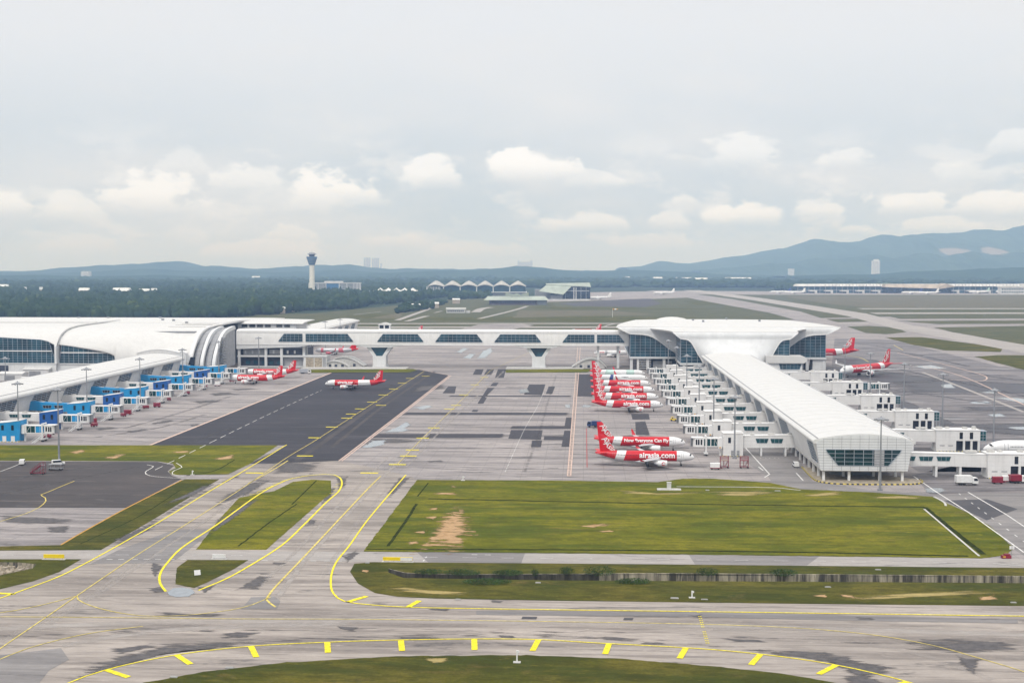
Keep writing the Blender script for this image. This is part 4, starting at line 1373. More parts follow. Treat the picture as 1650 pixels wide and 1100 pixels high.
p1 = airliner(NARROW, 'red and white airliner with large web address, closest of the parked row to the grass', STD, side=WEB, group=PG, wl=.7)
park(p1, 42.0, 470, HEAD_R)
p2 = airliner(NARROW, 'red and white airliner with a slogan in words along its side, behind the closest one', STD, side=('Now Everyone Can Fly', .43, 1.92, 'lettering_white', .5), group=PG, eng_mark=False)
park(p2, 41.8, 509, HEAD_R)
row = [(648.5, 'red and white airliner with web address, first of the tight row beyond the empty stands'),
       (688.0, 'red and white airliner with web address, second of the tight row beyond the empty stands'),
       (727.0, 'red and white airliner with web address, third of the tight row beyond the empty stands'),
       (766.0, 'red and white airliner with web address, fourth of the tight row beyond the empty stands')]
for v, lab in row[:4]:
    c = copy_tree(p1)
    c['label'] = lab
    park(c, 41.6, v, HEAD_R)
pw = airliner(NARROW, 'white bodied airliner with red tail and navy flank pattern in the tight row', [(0, 'livery_white'), (.60, 'livery_navy'), (.66, 'livery_white'), (.80, 'livery_red')],
              side=('TABAH', .40, 1.3, 'lettering_dark', .5), group=PG)
park(pw, 41.6, 805, HEAD_R)
pm = airliner(NARROW, 'mint and white airliner with red tail, farthest of the row by the link bridge', [(0, 'livery_white'), (.2, 'livery_mint'), (.34, 'livery_white'), (.55, 'livery_mint'), (.72, 'livery_white'), (.80, 'livery_red')], group=PG)
park(pm, 41.6, 843, HEAD_R)

LG = 'airliners on the left apron'
t1 = airliner(NARROW, 'airliner with red front half and white rear body taxiing alone on the dark asphalt', [(0, 'livery_white'), (.17, 'livery_red'), (.56, 'livery_white'), (.76, 'livery_red')],
              side=('airasia.com', .36, 2.35, 'lettering_white', .55), group=LG)
park(t1, -160, 758, HEAD_L)
l1 = copy_tree(p1)
l1['label'] = 'red airliner at the left gate with its nose under the boarding bridge and stair'
l1['group'] = LG
park(l1, -230.5, 790, HEAD_L)
l2 = copy_tree(p1)
l2['label'] = 'red airliner at the left gate partly hidden behind another parked airliner'
l2['group'] = LG
park(l2, -232.5, 836, HEAD_L)
BG2 = 'airliners behind the link bridge'
g1 = airliner(NARROW, 'silver grey airliner with pink engine and tail seen below the link bridge on its left', [(0, 'livery_silver'), (.14, 'livery_pink'), (.2, 'livery_silver'), (.55, 'livery_pink'), (.66, 'livery_silver'), (.85, 'livery_red')],
              engine='livery_pink', eng_mark=False, group=BG2, tail=None)
q = G(508, 571)
park(g1, *UV(q), HEAD_L)
g2 = airliner(NARROW, 'white airliner with red stripe seen below the right end of the link bridge', [(0, 'livery_white'), (.25, 'livery_silver'), (.3, 'livery_white'), (.75, 'livery_red')], group=BG2, eng_mark=False,
              side=('airasia', .18, 1.6, 'lettering_red', .5))
q = G(957, 575)
park(g2, *UV(q), HEAD_L)
for x, y, lab in ((628, 541.5, 'airliner whose red tail fin rises above the left half of the link bridge'), (917, 538.5, 'airliner whose red tail fin rises above the right end of the link bridge')):
    c = copy_tree(p1)
    c['label'] = lab
    c['group'] = BG2
    q = G(x, y)
    park(c, *UV(q), HEAD_L)
RG = 'wide body airliners right of the satellite'
w1 = airliner(WIDE, 'long red wide body airliner taxiing toward the viewer right of the satellite', STD, side=('Now Everyone Can Fly', .34, 2.6, 'lettering_white', .7), group=RG, fin='livery_red', winglet='livery_white')
q = D(1354, 600, 842)
a = D(1443, 594, 886)
w1.location = (q.x, q.y, 0)
w1.rotation_euler = (0, 0, math.atan2(q.y - a.y, q.x - a.x))
w2 = airliner(WIDE, 'red wide body airliner with its nose hidden behind the satellite hall', STD, side=('airasia.com', .34, 3.2, 'lettering_white', .7), group=RG)
q = G(1258, 577)
park(w2, *UV(q), HEAD_L)
w3 = airliner(WIDE, 'white wide body airliner with red lettering cut off by the right edge of the photo', [(0, 'livery_white'), (.9, 'livery_red')],
              side=('airasia.com', .34, 2.6, 'lettering_red', .9), group=RG, engine='livery_white')
q = D(1584, 727, 480)
park(w3, *UV(q), HEAD_L)
# aircraft far across the field
FG = 'small airliners far across the airfield'
far1 = airliner(WIDE, 'white airliner with pink nose beside the large open hangar', [(0, 'livery_pink'), (.08, 'livery_white')], fin='livery_white', tail=None, detail=False, eng_mark=False, rear='livery_white', winglet='livery_white', group=FG)
q = G(947, 483)
far1.location = (q.x, q.y, 0)
far1.rotation_euler = (0, 0, R(200))
spots = [((1052, 474.5), 180, 'small white airliner on the empty far apron right of the hangar'), ((1240, 473), 172, 'left one of two white airliners at the left end of the far terminal'),
         ((1263, 473.5), 175, 'right one of two white airliners at the left end of the far terminal'), ((1452, 474), 182, 'white airliner with dark tail in front of the gabled far terminal'),
         ((1478, 474.5), 181, 'white airliner standing close to the right of another in front of the gabled far terminal'), ((1561, 473), 181, 'white airliner with pale green tail before the long far terminal'),
         ((1604, 472.5), 181, 'white airliner near the right end of the long far terminal')]
for (xy, deg, lab) in spots:
    c = copy_tree(far1)
    c['label'] = lab
    q = G(*xy)
    c.location = (q.x, q.y, 0)
    c.rotation_euler = (0, 0, R(deg))
    for ch in kids(c):
        if ch.name.startswith('fuselage'):
            me = ch.data.copy()
            me.materials[[i for i, mm in enumerate(me.materials) if mm.name == 'livery_pink'][0]] = MATS['livery_white']
            ch.data = me
        if ch.name.startswith('fin') and ('dark tail' in lab or 'left one' in lab):
            me = ch.data.copy()
            me.materials[0] = MATS['livery_navy']
            ch.data = me
        if ch.name.startswith('fin') and 'green' in lab:
            me = ch.data.copy()
            me.materials[0] = MATS['livery_mint']
            ch.data = me

# ================================================================== boarding bridges


def trapezoid_window(root, y, x0, x1, z0, z1, m, flare=.5):
    """glazed panel of a walkway side, wider at the top, in a thin frame"""
    mb = MB()
    s = 1 if y > 0 else -1
    mb.slab_xz([(x0 + flare, z0), (x1 - flare, z0), (x1, z1), (x0, z1)], y + s * .01, y + s * .07)
    wdw = mb.build('window', m, root)
    mb = MB()
    n = 3
    for i in range(1, n):
        x = x0 + (x1 - x0) * i / n
        mb.box(x - .05, x + .05, min(y + s * .07, y + s * .13), max(y + s * .07, y + s * .13), z0, z1)
    for a, b in (((x0 + flare, z0), (x1 - flare, z0)), ((x0, z1), (x1, z1)), ((x0 + flare, z0), (x0, z1)), ((x1 - flare, z0), (x1, z1))):
        mb.bar((a[0], y + s * .09, a[1]), (b[0], y + s * .09, b[1]), .10)
    mb.build('window_frame', 'mullion', wdw)


def telescopic(root, x0, x1, yo, zc_, glass, body='trim_white', stairs=True, inner=None):
    """rotunda link, glazed tunnel in two sections, cab, wheel column and service stair"""
    z0, z1 = zc_ - 1.65, zc_ + 1.65
    mb = MB()
    mb.box(x0 - .2, x0 + 2.0, yo - 1.6, yo + 1.6, z0, z1)
    mb.box(x0 + .3, x0 + 1.5, yo - 1.9, yo + 1.9, z0 - .25, z1 + .25)
    mb.tube((x0 + .9, yo, 0), (x0 + .9, yo, z0), .45, 10)
    mb.build('rotunda', body, root)
    xa, xb = x0 + 2.0, x1 - 4.2
    mb = MB()
    mb.box(xa, xb, yo - 1.42, yo + 1.42, z0 + .1, z1 - .1)
    tn = mb.build('tunnel', glass, root)
    mb = MB()
    for yy in (-1.5, 1.5):
        for zz in (z0 + .1, z1 - .1):
            mb.bar((xa, yo + yy, zz), (xb, yo + yy, zz), .28)
        k = 4
        for i in range(k + 1):
            x = xa + .1 + (xb - xa - .2) * i / k
            mb.bar((x, yo + yy, z0), (x, yo + yy, z1), .30 if i in (0, 2, 4) else .10)
        mb.bar((xa, yo + yy, z0), (xa + (xb - xa) * .25, yo + yy, z1), .10)
    mb.box(xa, xb, yo - 1.55, yo + 1.55, z1, z1 + .12)
    mb.box(xa, xb, yo - 1.55, yo + 1.55, z0 - .15, z0)
    mb.build('tunnel_frame', body, tn)
    if inner:
        mb = MB()
        mb.box(xa + (xb - xa) * .5, xb - .4, yo - 1.53, yo + 1.53, z0 + .35, z1 - .35)
        mb.build('tunnel_panel', inner, tn)
    # goal-post frame and wheel column
    xc = xb - 1.0
    mb = MB()
    for yy in (-2.0, 2.0):
        mb.box(xc - .28, xc + .28, yo + yy - .22, yo + yy + .22, .9, z1 + 1.0)
    mb.box(xc - .3, xc + .3, yo - 2.2, yo + 2.2, z1 + .6, z1 + .9)
    mb.box(xc - .8, xc + .8, yo - 2.2, yo + 2.2, .8, 1.2)
    col_ = mb.build('drive_column', body, root)
    mb = MB()
    for yy in (-1.9, -1.2, 1.2, 1.9):
        mb.tube((xc - .1, yo + yy - .18, .5), (xc - .1, yo + yy + .18, .5), .5, 12)
    mb.build('wheels', 'tyre_black', col_)
    # cab
    xk0, xk1 = xb, x1
    mb = MB()
    mb.prism([(xk0, yo - 1.9), (xk1 - .9, yo - 1.9), (xk1, yo - 1.0), (xk1, yo + 1.7), (xk0, yo + 1.9)], z0 - .1, z1 + .05)
    mb.box(xk0 + .1, xk1 + .5, yo - 2.0, yo + 2.0, z1 + .05, z1 + .3)
    cb = mb.build('cab', body, root)
    mb = MB()
    for a, b in ((xk0 + .5, xk0 + 1.15), (xk0 + 1.6, xk0 + 2.25), (xk0 + 2.5, xk0 + 3.1)):
        mb.box(a, b, yo - 1.97, yo - 1.90, z0 + .7, z1 - .45)
    mb.box(xk1 - .02, xk1 + .05, yo - .9, yo + 1.5, z0 + .7, z1 - .45)
    mb.build('cab_window', 'glass_dark', cb)
    mb = MB()
    for i in range(5):
        mb.box(xk1 + .05 + i * .16, xk1 + .13 + i * .16, yo - 1.3, yo + 1.5, z0 - .05, z1 - .1)
    mb.build('bellows', 'steel_grey', cb)
    if stairs:
        mb = MB()
        xs, ys = xk0 + .6, yo - 2.1
        dx, ln = -3.6, 4.6
        for k in range(11):
            t = k / 10
            mb.box(xs + dx * t - .25, xs + dx * t + .25, ys - ln * t - .35 + .1, ys - ln * t + .25, z0 * (1 - t) + .15, z0 * (1 - t) + .22)
        for o in (-.55, .55):
            mb.bar((xs + o, ys, z0), (xs + dx + o, ys - ln, .1), .12, .3)
            mb.bar((xs + o, ys, z0 + 1.0), (xs + dx + o, ys - ln, 1.1), .07)
            for t in (0, .33, .66, 1):
                mb.bar((xs + o + dx * t, ys - ln * t, z0 * (1 - t) + .1), (xs + o + dx * t, ys - ln * t, z0 * (1 - t) + 1.1), .06)
        mb.box(xs - .9, xs + .9, ys - .5, ys + .2, z0 - .1, z0)
        mb.build('service_stair', 'trim_white', root)


def roof_units(root, spots, z):
    for (x, y, a, b, h) in spots:
        mb = MB()
        mb.box(x - a, x + a, y - b, y + b, z, z + h)
        mb.box(x - a * .6, x + a * .6, y - b * .6, y + b * .6, z + h, z + h + .12)
        mb.build('roof_unit', 'concrete_light', root)


def bridge_satellite(label, group):
    r = empty('boarding_bridge', label=label, cat='boarding bridge', group=group)
    mb = MB()
    mb.slab_xz([(-3, 3.5), (20.6, 3.2), (20.6, 7.9), (-3, 8.5)], -1.9, 1.9)
    mb.slab_xz([(-3, 8.5), (20.6, 7.9), (20.6, 8.05), (-3, 8.65)], -2.05, 2.05)
    mb.build('walkway', 'white_panel', r)
    for x0 in (4.6, 10.4):
        trapezoid_window(r, -1.9, x0, x0 + 5.1, 5.2, 7.0, 'glass_teal', .55)
    for x in (3.6, 13.2):
        boxes('support_column', 'trim_white', r, [(x - .35, x + .35, y - .35, y + .35, 0, 3.3) for y in (-1.5, 1.5)])
    mb = MB()
    mb.box(20.6, 28.4, -3.2, 3.2, .15, 9.0)
    mb.box(20.4, 28.6, -3.4, 3.4, 9.0, 9.25)
    mb.box(20.9, 24.0, -2.6, 2.6, 9.25, 9.7)
    tw = mb.build('tower', 'white_panel', r)
    boxes('tower_window', 'glass_dark', tw, [(25.4, 26.5, -3.28, -3.2, 5.3, 7.5), (28.4, 28.48, -2.6, -1.6, 5.3, 7.5)])
    boxes('tower_door', 'louver_grey', tw, [(22.0, 23.1, -3.27, -3.2, .2, 2.4), (24.2, 25.3, -3.27, -3.2, .2, 2.4)])
    mb = MB()
    mb.box(20.2, 28.9, -3.7, 3.7, 0, .15)
    for i in range(12):
        x = 20.6 + i * .7
        mb.box(x, x + .35, -3.95, -3.7, 0, .32, 1 if i % 2 else 2)
    mb.build('plinth', ['concrete_grey', 'kerb_yellow', 'kerb_black'], r)
    telescopic(r, 28.4, 40.4, -1.2, 5.4, 'glass_teal', stairs=False)
    mb = MB()
    mb.box(28.9, 30.3, -3.3, -3.15, 3.0, 3.9)
    gs = mb.build('gate_sign', 'trim_white', r)
    mb = MB()
    mb.box(29.2, 30.0, -3.36, -3.3, 3.25, 3.65)
    mb.build('sign_mark', 'orange_paint', gs)
    roof_units(r, [(1.5, .2, 1.0, .8, .7), (9, -.2, 1.3, .8, .6), (16.5, .3, .8, .7, .5)], 8.3)
    return r


def bridge_left(label, group, blue):
    r = empty('boarding_bridge', label=label, cat='boarding bridge', group=group)
    main = 'bridge_blue' if blue else 'white_panel'
    towr = 'bridge_blue' if blue else 'bridge_deep_blue'
    mb = MB()
    top = [(23, 8.0), (17, 8.1), (10, 8.5), (3, 9.1), (-3, 9.7)]
    if not blue:
        top = [(26, 7.7), (12, 7.8), (-3, 8.2)]
    mb.slab_xz([(-3, 4.8), (23 if blue else 26, 3.9)] + top, -1.9, 1.9)
    mb.build('walkway', main, r)
    for x0 in ((10, 15.8) if blue else (11.0, 17.0)):
        trapezoid_window(r, -1.9, x0, x0 + 4.6, 5.7, 7.1, 'glass_dark' if blue else 'glass_teal', .5)
    for x in (7.0, 19.5):
        boxes('support_column', 'trim_white', r, [(x - .35, x + .35, y - .35, y + .35, 0, 4.2) for y in (-1.5, 1.5)])
    xa = 23 if blue else 26
    mb = MB()
    mb.slab_xz([(xa, .15), (34, .15), (34.6, 9.2), (29, 8.4), (xa, 8.0)], -3.3, 3.3)
    tw = mb.build('tower', towr, r)
    mb = MB()
    mb.slab_xz([(xa, 8.02), (29, 8.42), (34.6, 9.22), (34.6, 9.42), (29, 8.62), (xa, 8.22)], -3.45, 3.45)
    mb.build('tower_roof', 'trim_white', tw)
    boxes('tower_window', 'glass_dark', tw, [(x, x + 1.1, -3.38, -3.3, 5.0, 7.2) for x in ((26.2, 30.6) if blue else (27.6, 31.4))])
    boxes('tower_door', 'trim_white', tw, [(x, x + 1.7, -3.38, -3.3, .2, 2.5) for x in (26.6, 30.4)])
    mb = MB()
    mb.box(xa - .5, 35.2, -3.9, 3.9, 0, .15)
    for i in range(16):
        x = xa - .2 + i * .75
        if x < 34.6:
            mb.box(x, x + .38, -4.15, -3.9, 0, .35, 1 if i % 2 else 2)
    mb.build('plinth', ['concrete_grey', 'kerb_yellow', 'trim_white'], r)
    telescopic(r, 34.4, 49.0, -.4, 5.3, 'glass_teal', stairs=True, inner='bridge_blue')
    roof_units(r, [(9, .2, 1.2, .8, .6), (18, -.3, 1.1, .8, .5)], 8.2 if blue else 7.8)
    return r


def bridge_right(label, group, tunnel=False):
    r = empty('boarding_bridge', label=label, cat='boarding bridge', group=group)
    mb = MB()
    mb.slab_xz([(-3, 4.3), (31, 3.6), (31, 8.2), (-3, 8.7)], -1.9, 1.9)
    mb.slab_xz([(-3, 8.7), (31, 8.2), (31, 8.35), (-3, 8.85)], -2.05, 2.05)
    mb.build('walkway', 'white_panel', r)
    for x0 in (1.0, 7.2, 13.4):
        trapezoid_window(r, -1.9, x0, x0 + 5.1, 5.8, 7.4, 'glass_teal', .5)
    for x in (13.5, 22.0):
        boxes('support_column', 'trim_white', r, [(x - .4, x + .4, y - .4, y + .4, 0, 4.0) for y in (-1.4, 1.4)])
    mb = MB()
    mb.box(31, 39, -3.6, 3.6, .15, 8.6)
    mb.box(39, 48.6, -3.6, 3.6, 4.4, 8.6)
    mb.box(30.8, 48.8, -3.8, 3.8, 8.6, 8.9)
    bl = mb.build('gate_block', 'white_panel', r)
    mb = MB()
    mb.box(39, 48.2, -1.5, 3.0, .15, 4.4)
    mb.build('undercroft', 'interior_shade', bl)  # solid dark block stands for the shade in the open lower storey
    for x in (42.2, 45.2, 48.1):
        boxes('pillar', 'trim_white', bl, [(x - .4, x + .4, y - .35, y + .35, .15, 4.4) for y in (-3.2, 3.2)])
    boxes('block_window', 'glass_dark', bl, [(x, x + 1.3, -3.68, -3.6, 5.2, 7.9) for x in (40.3, 44.4)])
    boxes('vent_slot', 'shade_grey', bl, [(x, x + 2.0, -3.67, -3.6, 2.3, 2.6) for x in (32.4, 35.8)])
    mb = MB()
    mb.box(48.6, 51.2, -2.6, 2.0, 4.4, 8.2)
    lb = mb.build('end_lobby', 'glass_teal', r)
    mb = MB()
    for z in (4.4, 5.6, 6.8, 8.2):
        mb.box(48.6, 51.3, -2.7, -2.6, z - .08, z + .08)
        mb.box(51.2, 51.3, -2.7, 2.1, z - .08, z + .08)
    for x in (48.8, 50.0, 51.2):
        mb.box(x - .08, x + .08, -2.72, -2.6, .2, 8.2)
    mb.box(48.6, 51.5, -2.8, 2.2, 8.2, 8.4)
    mb.build('lobby_frame', 'mullion', lb)
    mb = MB()
    mb.box(30.6, 49.2, -4.2, 4.2, 0, .15)
    for i in range(26):
        x = 30.6 + i * .7
        mb.box(x, x + .35, -4.5, -4.2, 0, .32, 1 if i % 2 else 2)
    mb.build('plinth', ['concrete_grey', 'kerb_yellow', 'kerb_black'], r)
    if tunnel:
        telescopic(r, 51.2, 63.5, 0, 6.2, 'glass_teal', stairs=False)
    roof_units(r, [(33, 0, 1.2, 1.0, .8), (36.5, .8, .8, .8, .6), (43.5, .5, .9, .9, .7), (46.8, -.6, .7, .7, 1.2), (26, .3, 2.2, .9, .5)], 8.9)
    return r


GA = 'boarding bridges on the left side of the satellite pier'
ORD = ['first', 'second', 'third', 'fourth', 'fifth', 'sixth', 'seventh', 'eighth', 'ninth', 'tenth']
b0 = None
for k in range(10):
    lab = 'white boarding bridge left of the satellite pier roof, %s from its near end' % ORD[k]
    if b0 is None:
        o = b0 = bridge_satellite(lab, GA)
    else:
        o = copy_tree(b0)
        o['label'] = lab
    park(o, 84.0, 498.5 + 37.9 * k, ROT + math.pi)
    o.rotation_euler.z += R((0, -.9, .7, -.4, 1.0, -.8, .3, .9, -.6, .2)[k])
    # the south face carries the glass: mirror the turned copy so that it still faces the taxiway
    o.scale = (1, -1, 1)
GB = 'boarding bridges on the right side of the satellite pier'
b1 = None
for k in range(6):
    lab = 'white bridge with two storey gate block right of the satellite pier, %s from near end' % ORD[k]
    if k == 4:
        o = bridge_right(lab + ', with extended glass tunnel', GB, True)
        o['label'] = 'white boarding bridge with an extended glass tunnel, fifth right of the satellite pier'
    elif b1 is None:
        o = b1 = bridge_right(lab, GB)
    else:
        o = copy_tree(b1)
        o['label'] = lab
    park(o, 113.0, [452, 517, 584, 655, 730, 800][k], ROT)
GC = 'blue boarding bridges on the left pier'
GD = 'white walkway boarding bridges on the left pier'
bb = bw = None
for k in range(5):
    lab = 'bright blue boarding bridge with white cab on the left pier, %s from its near end' % ORD[k]
    if bb is None:
        o = bb = bridge_left(lab, GC, True)
    else:
        o = copy_tree(bb)
        o['label'] = lab
    park(o, -277.0, 522 + 76 * k, ROT)
    if k < 4:
        lab = 'bridge with white walkway and deep blue tower on the left pier, %s from near end' % ORD[k]
        if bw is None:
            o = bw = bridge_left(lab, GD, False)
        else:
            o = copy_tree(bw)
            o['label'] = lab
        park(o, -277.0, 560 + 76 * k, ROT)

# ================================================================== large buildings


def clip_bar(poly, axis, c):
    """range of the other coordinate inside a polygon along the line axis=c"""
    hits = []
    n = len(poly)
    for i in range(n):
        a, b = poly[i], poly[(i + 1) % n]
        da, db = a[axis] - c, b[axis] - c
        if da * db < 0:
            t = da / (da - db)
            hits.append(a[1 - axis] + (b[1 - axis] - a[1 - axis]) * t)
    hits.sort()
    return [(hits[i], hits[i + 1]) for i in range(0, len(hits) - 1, 2)]


def glazed(root, poly, to3, sx, sz, m='glass_blue', name='window', bar=.14, out=.12, frame=.22, thick=.25, fm='mullion', bands=()):
    """glass of a given outline (a, z) with a grid of bars standing proud; to3(a, z, d) places it, d outward"""
    n = len(poly)
    mb = MB()
    v = [to3(a, z, 0) for a, z in poly] + [to3(a, z, -thick) for a, z in poly]
    mb.add(v, [list(range(n)), list(range(n, 2 * n))[::-1]] + [(i, i + n, (i + 1) % n + n, (i + 1) % n) for i in range(n)])
    g = mb.build(name, m, root)
    mb = MB()
    xs = [p[0] for p in poly]
    zs = [p[1] for p in poly]
    k = max(1, round((max(xs) - min(xs)) / sx))
    for i in range(1, k):
        c = min(xs) + (max(xs) - min(xs)) * i / k + 1e-4
        for lo, hi in clip_bar(poly, 0, c):
            mb.bar(to3(c, lo, out / 2 + .004), to3(c, hi, out / 2 + .004), bar, out)
    k = max(1, round((max(zs) - min(zs)) / sz))
    for i in range(1, k):
        c = min(zs) + (max(zs) - min(zs)) * i / k + 1e-4
        for lo, hi in clip_bar(poly, 1, c):
            mb.bar(to3(lo, c, out / 2 + .01), to3(hi, c, out / 2 + .01), bar, out)
    for i in range(n):
        a, b = poly[i], poly[(i + 1) % n]
        if (Vector(a) - Vector(b)).length > .05:
            mb.bar(to3(a[0], a[1], .06), to3(b[0], b[1], .06), frame, frame)
    mb.build('mullions', fm, g)
    if bands:
        mb = MB()
        for c in bands:
            for lo, hi in clip_bar(poly, 1, c + 1e-4):
                mb.bar(to3(lo, c, .3), to3(hi, c, .3), .6, .7)
        mb.build('floor_band', 'trim_white', g)
    return g


def pier(label, u0, v0, W_, L, bays, faces=(-1, 1), near_end=True, far_end=False, fascia=0.0):
    """long gate pier: shell roof with rounded eaves, leaning side walls with louvred windows, open columns below"""
    r = empty('pier_building', P(u0, v0), ROT, label, 'pier building')
    sec = []
    n = 18
    for i in range(n + 1):
        t = i / n
        sec.append((W_ * t, 14.75 + 2.1 * (1 - (2 * t - 1) ** 2)))
    F_ = fascia
    rim = [(-.45 - F_ * .5, 14.35 - F_ * .3), (-.55 - F_ * .6, 13.9 - F_ * .7), (-.3 - F_ * .2, 13.4 - F_)]
    under = [(W_ * t, 13.3 + .6 * (1 - (2 * t - 1) ** 2)) for t in (.985, .8, .5, .2, .015)]
    prof = sec + [(W_ + .45 + F_ * .5, 14.35 - F_ * .3), (W_ + .55 + F_ * .6, 13.9 - F_ * .7), (W_ + .3 + F_ * .2, 13.4 - F_)] + under + rim[::-1]
    mb = MB()
    k = max(2, int(L / 12))
    mb.loft([[(x, L * j / k, z) for x, z in prof] for j in range(k + 1)], True, True)
    rf = mb.build('roof', 'white_roof', r, smooth=35)
    mb = MB()
    for j in range(1, int(L / 12)):
        y = j * 12.0
        q = [(x, z + .06) for x, z in sec[1:-1]]
        for a, b in zip(q, q[1:]):
            mb.bar((a[0], y, a[1] - .05), (b[0], y, b[1] - .05), .12, .06)
    mb.build('roof_seam', 'roof_joint', rf)
    mb = MB()
    for x in (1.3, W_ - 1.3):
        z = 14.75 + 2.1 * (1 - (2 * x / W_ - 1) ** 2)
        mb.box(x - .28, x + .28, .6, L, z - .05, z + .10)
    mb.build('gutter', 'roof_seam', rf)
    # leaning walls
    lean = lambda z: 1.0 + (13.4 - z) * .24
    for s in faces:
        X = (lambda z, s=s: lean(z) if s < 0 else W_ - lean(z))
        mb = MB()
        a = [(X(13.5), 0.4, 13.5), (X(13.5), L - .4, 13.5), (X(4.0), L - .4, 4.0), (X(4.0), 0.4, 4.0)]
        d = -s * .5
        b = [(p[0] + d, p[1], p[2]) for p in a]
        mb.add(a + b, [(0, 1, 2, 3), (7, 6, 5, 4), (0, 4, 5, 1), (1, 5, 6, 2), (2, 6, 7, 3), (3, 7, 4, 0)])
        wl = mb.build('side_wall', 'white_panel', r)
        for (y0, y1) in bays:
            to3 = (lambda y, z, d, s=s, X=X: Vector((X(z) + s * (d + .06), y, z + d * .2)))
            g = glazed(wl, [(y0, 5.4), (y1 - 3, 5.4), (y1, 11.6), (y0 + 3.5, 12.2), (y0 + 1, 9)], to3, 5.5, .95, 'glass_dark', bar=.2, out=.3)
    # floor, undercroft, columns
    mb = MB()
    mb.box(2.8, W_ - 2.8, .5, L - .5, 3.5, 3.95)
    mb.build('floor_slab', 'concrete_light', r)
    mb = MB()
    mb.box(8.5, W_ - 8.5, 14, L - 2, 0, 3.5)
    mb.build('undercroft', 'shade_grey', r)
    y = 1.6
    cnt = 0
    while y < L - 1 and cnt < 46:
        boxes('column', 'trim_white', r, [(x - .42, x + .42, y - .42, y + .42, 0, 3.5) for x in ((3.6, W_ * .36, W_ * .67, W_ - 3.6) if y < 14 else (3.6, W_ - 3.6))])
        y += 9.47
        cnt += 1
    y = 20.0
    while y < L - 10:
        boxes('service_door', 'louver_grey', r, [(x + s * .02 - .05, x + s * .02 + .05, y, y + 5, .2, 3.0) for x, s in ((8.5, -1), (W_ - 8.5, 1))])
        y += 28.41
    for near, yy in ((near_end, 0.0), (far_end, L)):
        if not near:
            continue
        sg = -1 if yy == 0 else 1
        mb = MB()
        base = [(2.2, 3.9), (W_ - 2.2, 3.9), (W_ - .55, 13.6)] + [(x, z - .35) for x, z in sec[::-1][1:-1]] + [(.55, 13.6)]
        mb.slab_xz(base, yy - .25, yy + .25)
        ew = mb.build('end_wall', 'white_cladding', r)
        mb = MB()
        for z in [4.6 + .95 * i for i in range(12)]:
            for lo, hi in clip_bar(base, 1, z + 1e-3):
                mb.box(lo, hi, min(yy + sg * .25, yy + sg * .29), max(yy + sg * .25, yy + sg * .29), z - .045, z + .045)
        for i in range(1, 11):
            x = W_ * i / 11
            for lo, hi in clip_bar(base, 0, x + 1e-3):
                mb.box(x - .045, x + .045, min(yy + sg * .25, yy + sg * .285), max(yy + sg * .25, yy + sg * .285), lo, hi)
        mb.build('panel_joint', 'shade_grey', ew)
        glazed(ew, [(8.2, 5.7), (25.6, 5.7), (29.6, 10.4), (30.0, 11.4), (3.9, 11.4), (4.3, 10.4)] if W_ > 30 else [(5, 6), (W_ - 5, 6), (W_ - 3, 11), (3, 11)],
               (lambda a, z, d, yy=yy, sg=sg: Vector((a, yy + sg * (.32 + d), z))), 3.1, 1.42, 'glass_deep_teal', bar=.16)
        mb = MB()
        mb.box(W_ * .60, W_ * .60 + 3.4, min(yy + sg * .3, yy + sg * .5), max(yy + sg * .3, yy + sg * .5), 5.75, 11.35)
        mb.build('pole_reflection_panel', 'louver_grey', ew)  # grey block painted in for the pole's reflection in the end glass
    # kerb of black and yellow blocks round the near end
    if near_end:
        mb = MB()
        path = [Vector((1.0, 30, 0)), Vector((.5, 12, 0)), Vector((1.0, 0, 0)), Vector((4, -4.5, 0)), Vector((10, -6.2, 0)), Vector((24, -6.2, 0)), Vector((34, -4.4, 0)), Vector((37.5, -.5, 0)), Vector((37.8, 5, 0))]
        pp = smooth_path(path, .9)
        for i in range(len(pp) - 1):
            mb.bar(pp[i] + Vector((0, 0, .2)), pp[i + 1] + Vector((0, 0, .2)), .4, .4, i % 2)
        kb = mb.build('kerb', ['kerb_yellow', 'kerb_black'], r)
        mb = MB()
        mb.prism([(p.x, p.y) for p in pp][::-1] + [(3, 30)], 0.0, .12) if False else None
        flat = [(p.x, p.y) for p in pp] + [(34, 8), (6, 30)]
        mb.prism(flat, .02, .14)
        mb.build('apron_kerb', 'gravel_tan', r)
    return r


satp = pier('long white roofed satellite pier running away from the grass with a glazed end wall', 81.0, 438.5, 34.5, 418.0, [(66 + 37.9 * k, 66 + 37.9 * k + 24) for k in range(9)] + [(8, 22)])
lp = pier('white roofed gate pier on the left with blue boarding bridges', -305.5, 452.0, 34.5, 372.0, [(30 + 38 * k, 30 + 38 * k + 23) for k in range(9)], fascia=1.2)
bp_ = pier('white roofed gate pier running away behind the left terminal', -291.0, 1120.0, 34.0, 290.0, [(20 + 38 * k, 20 + 38 * k + 23) for k in range(7)], near_end=False, far_end=False)

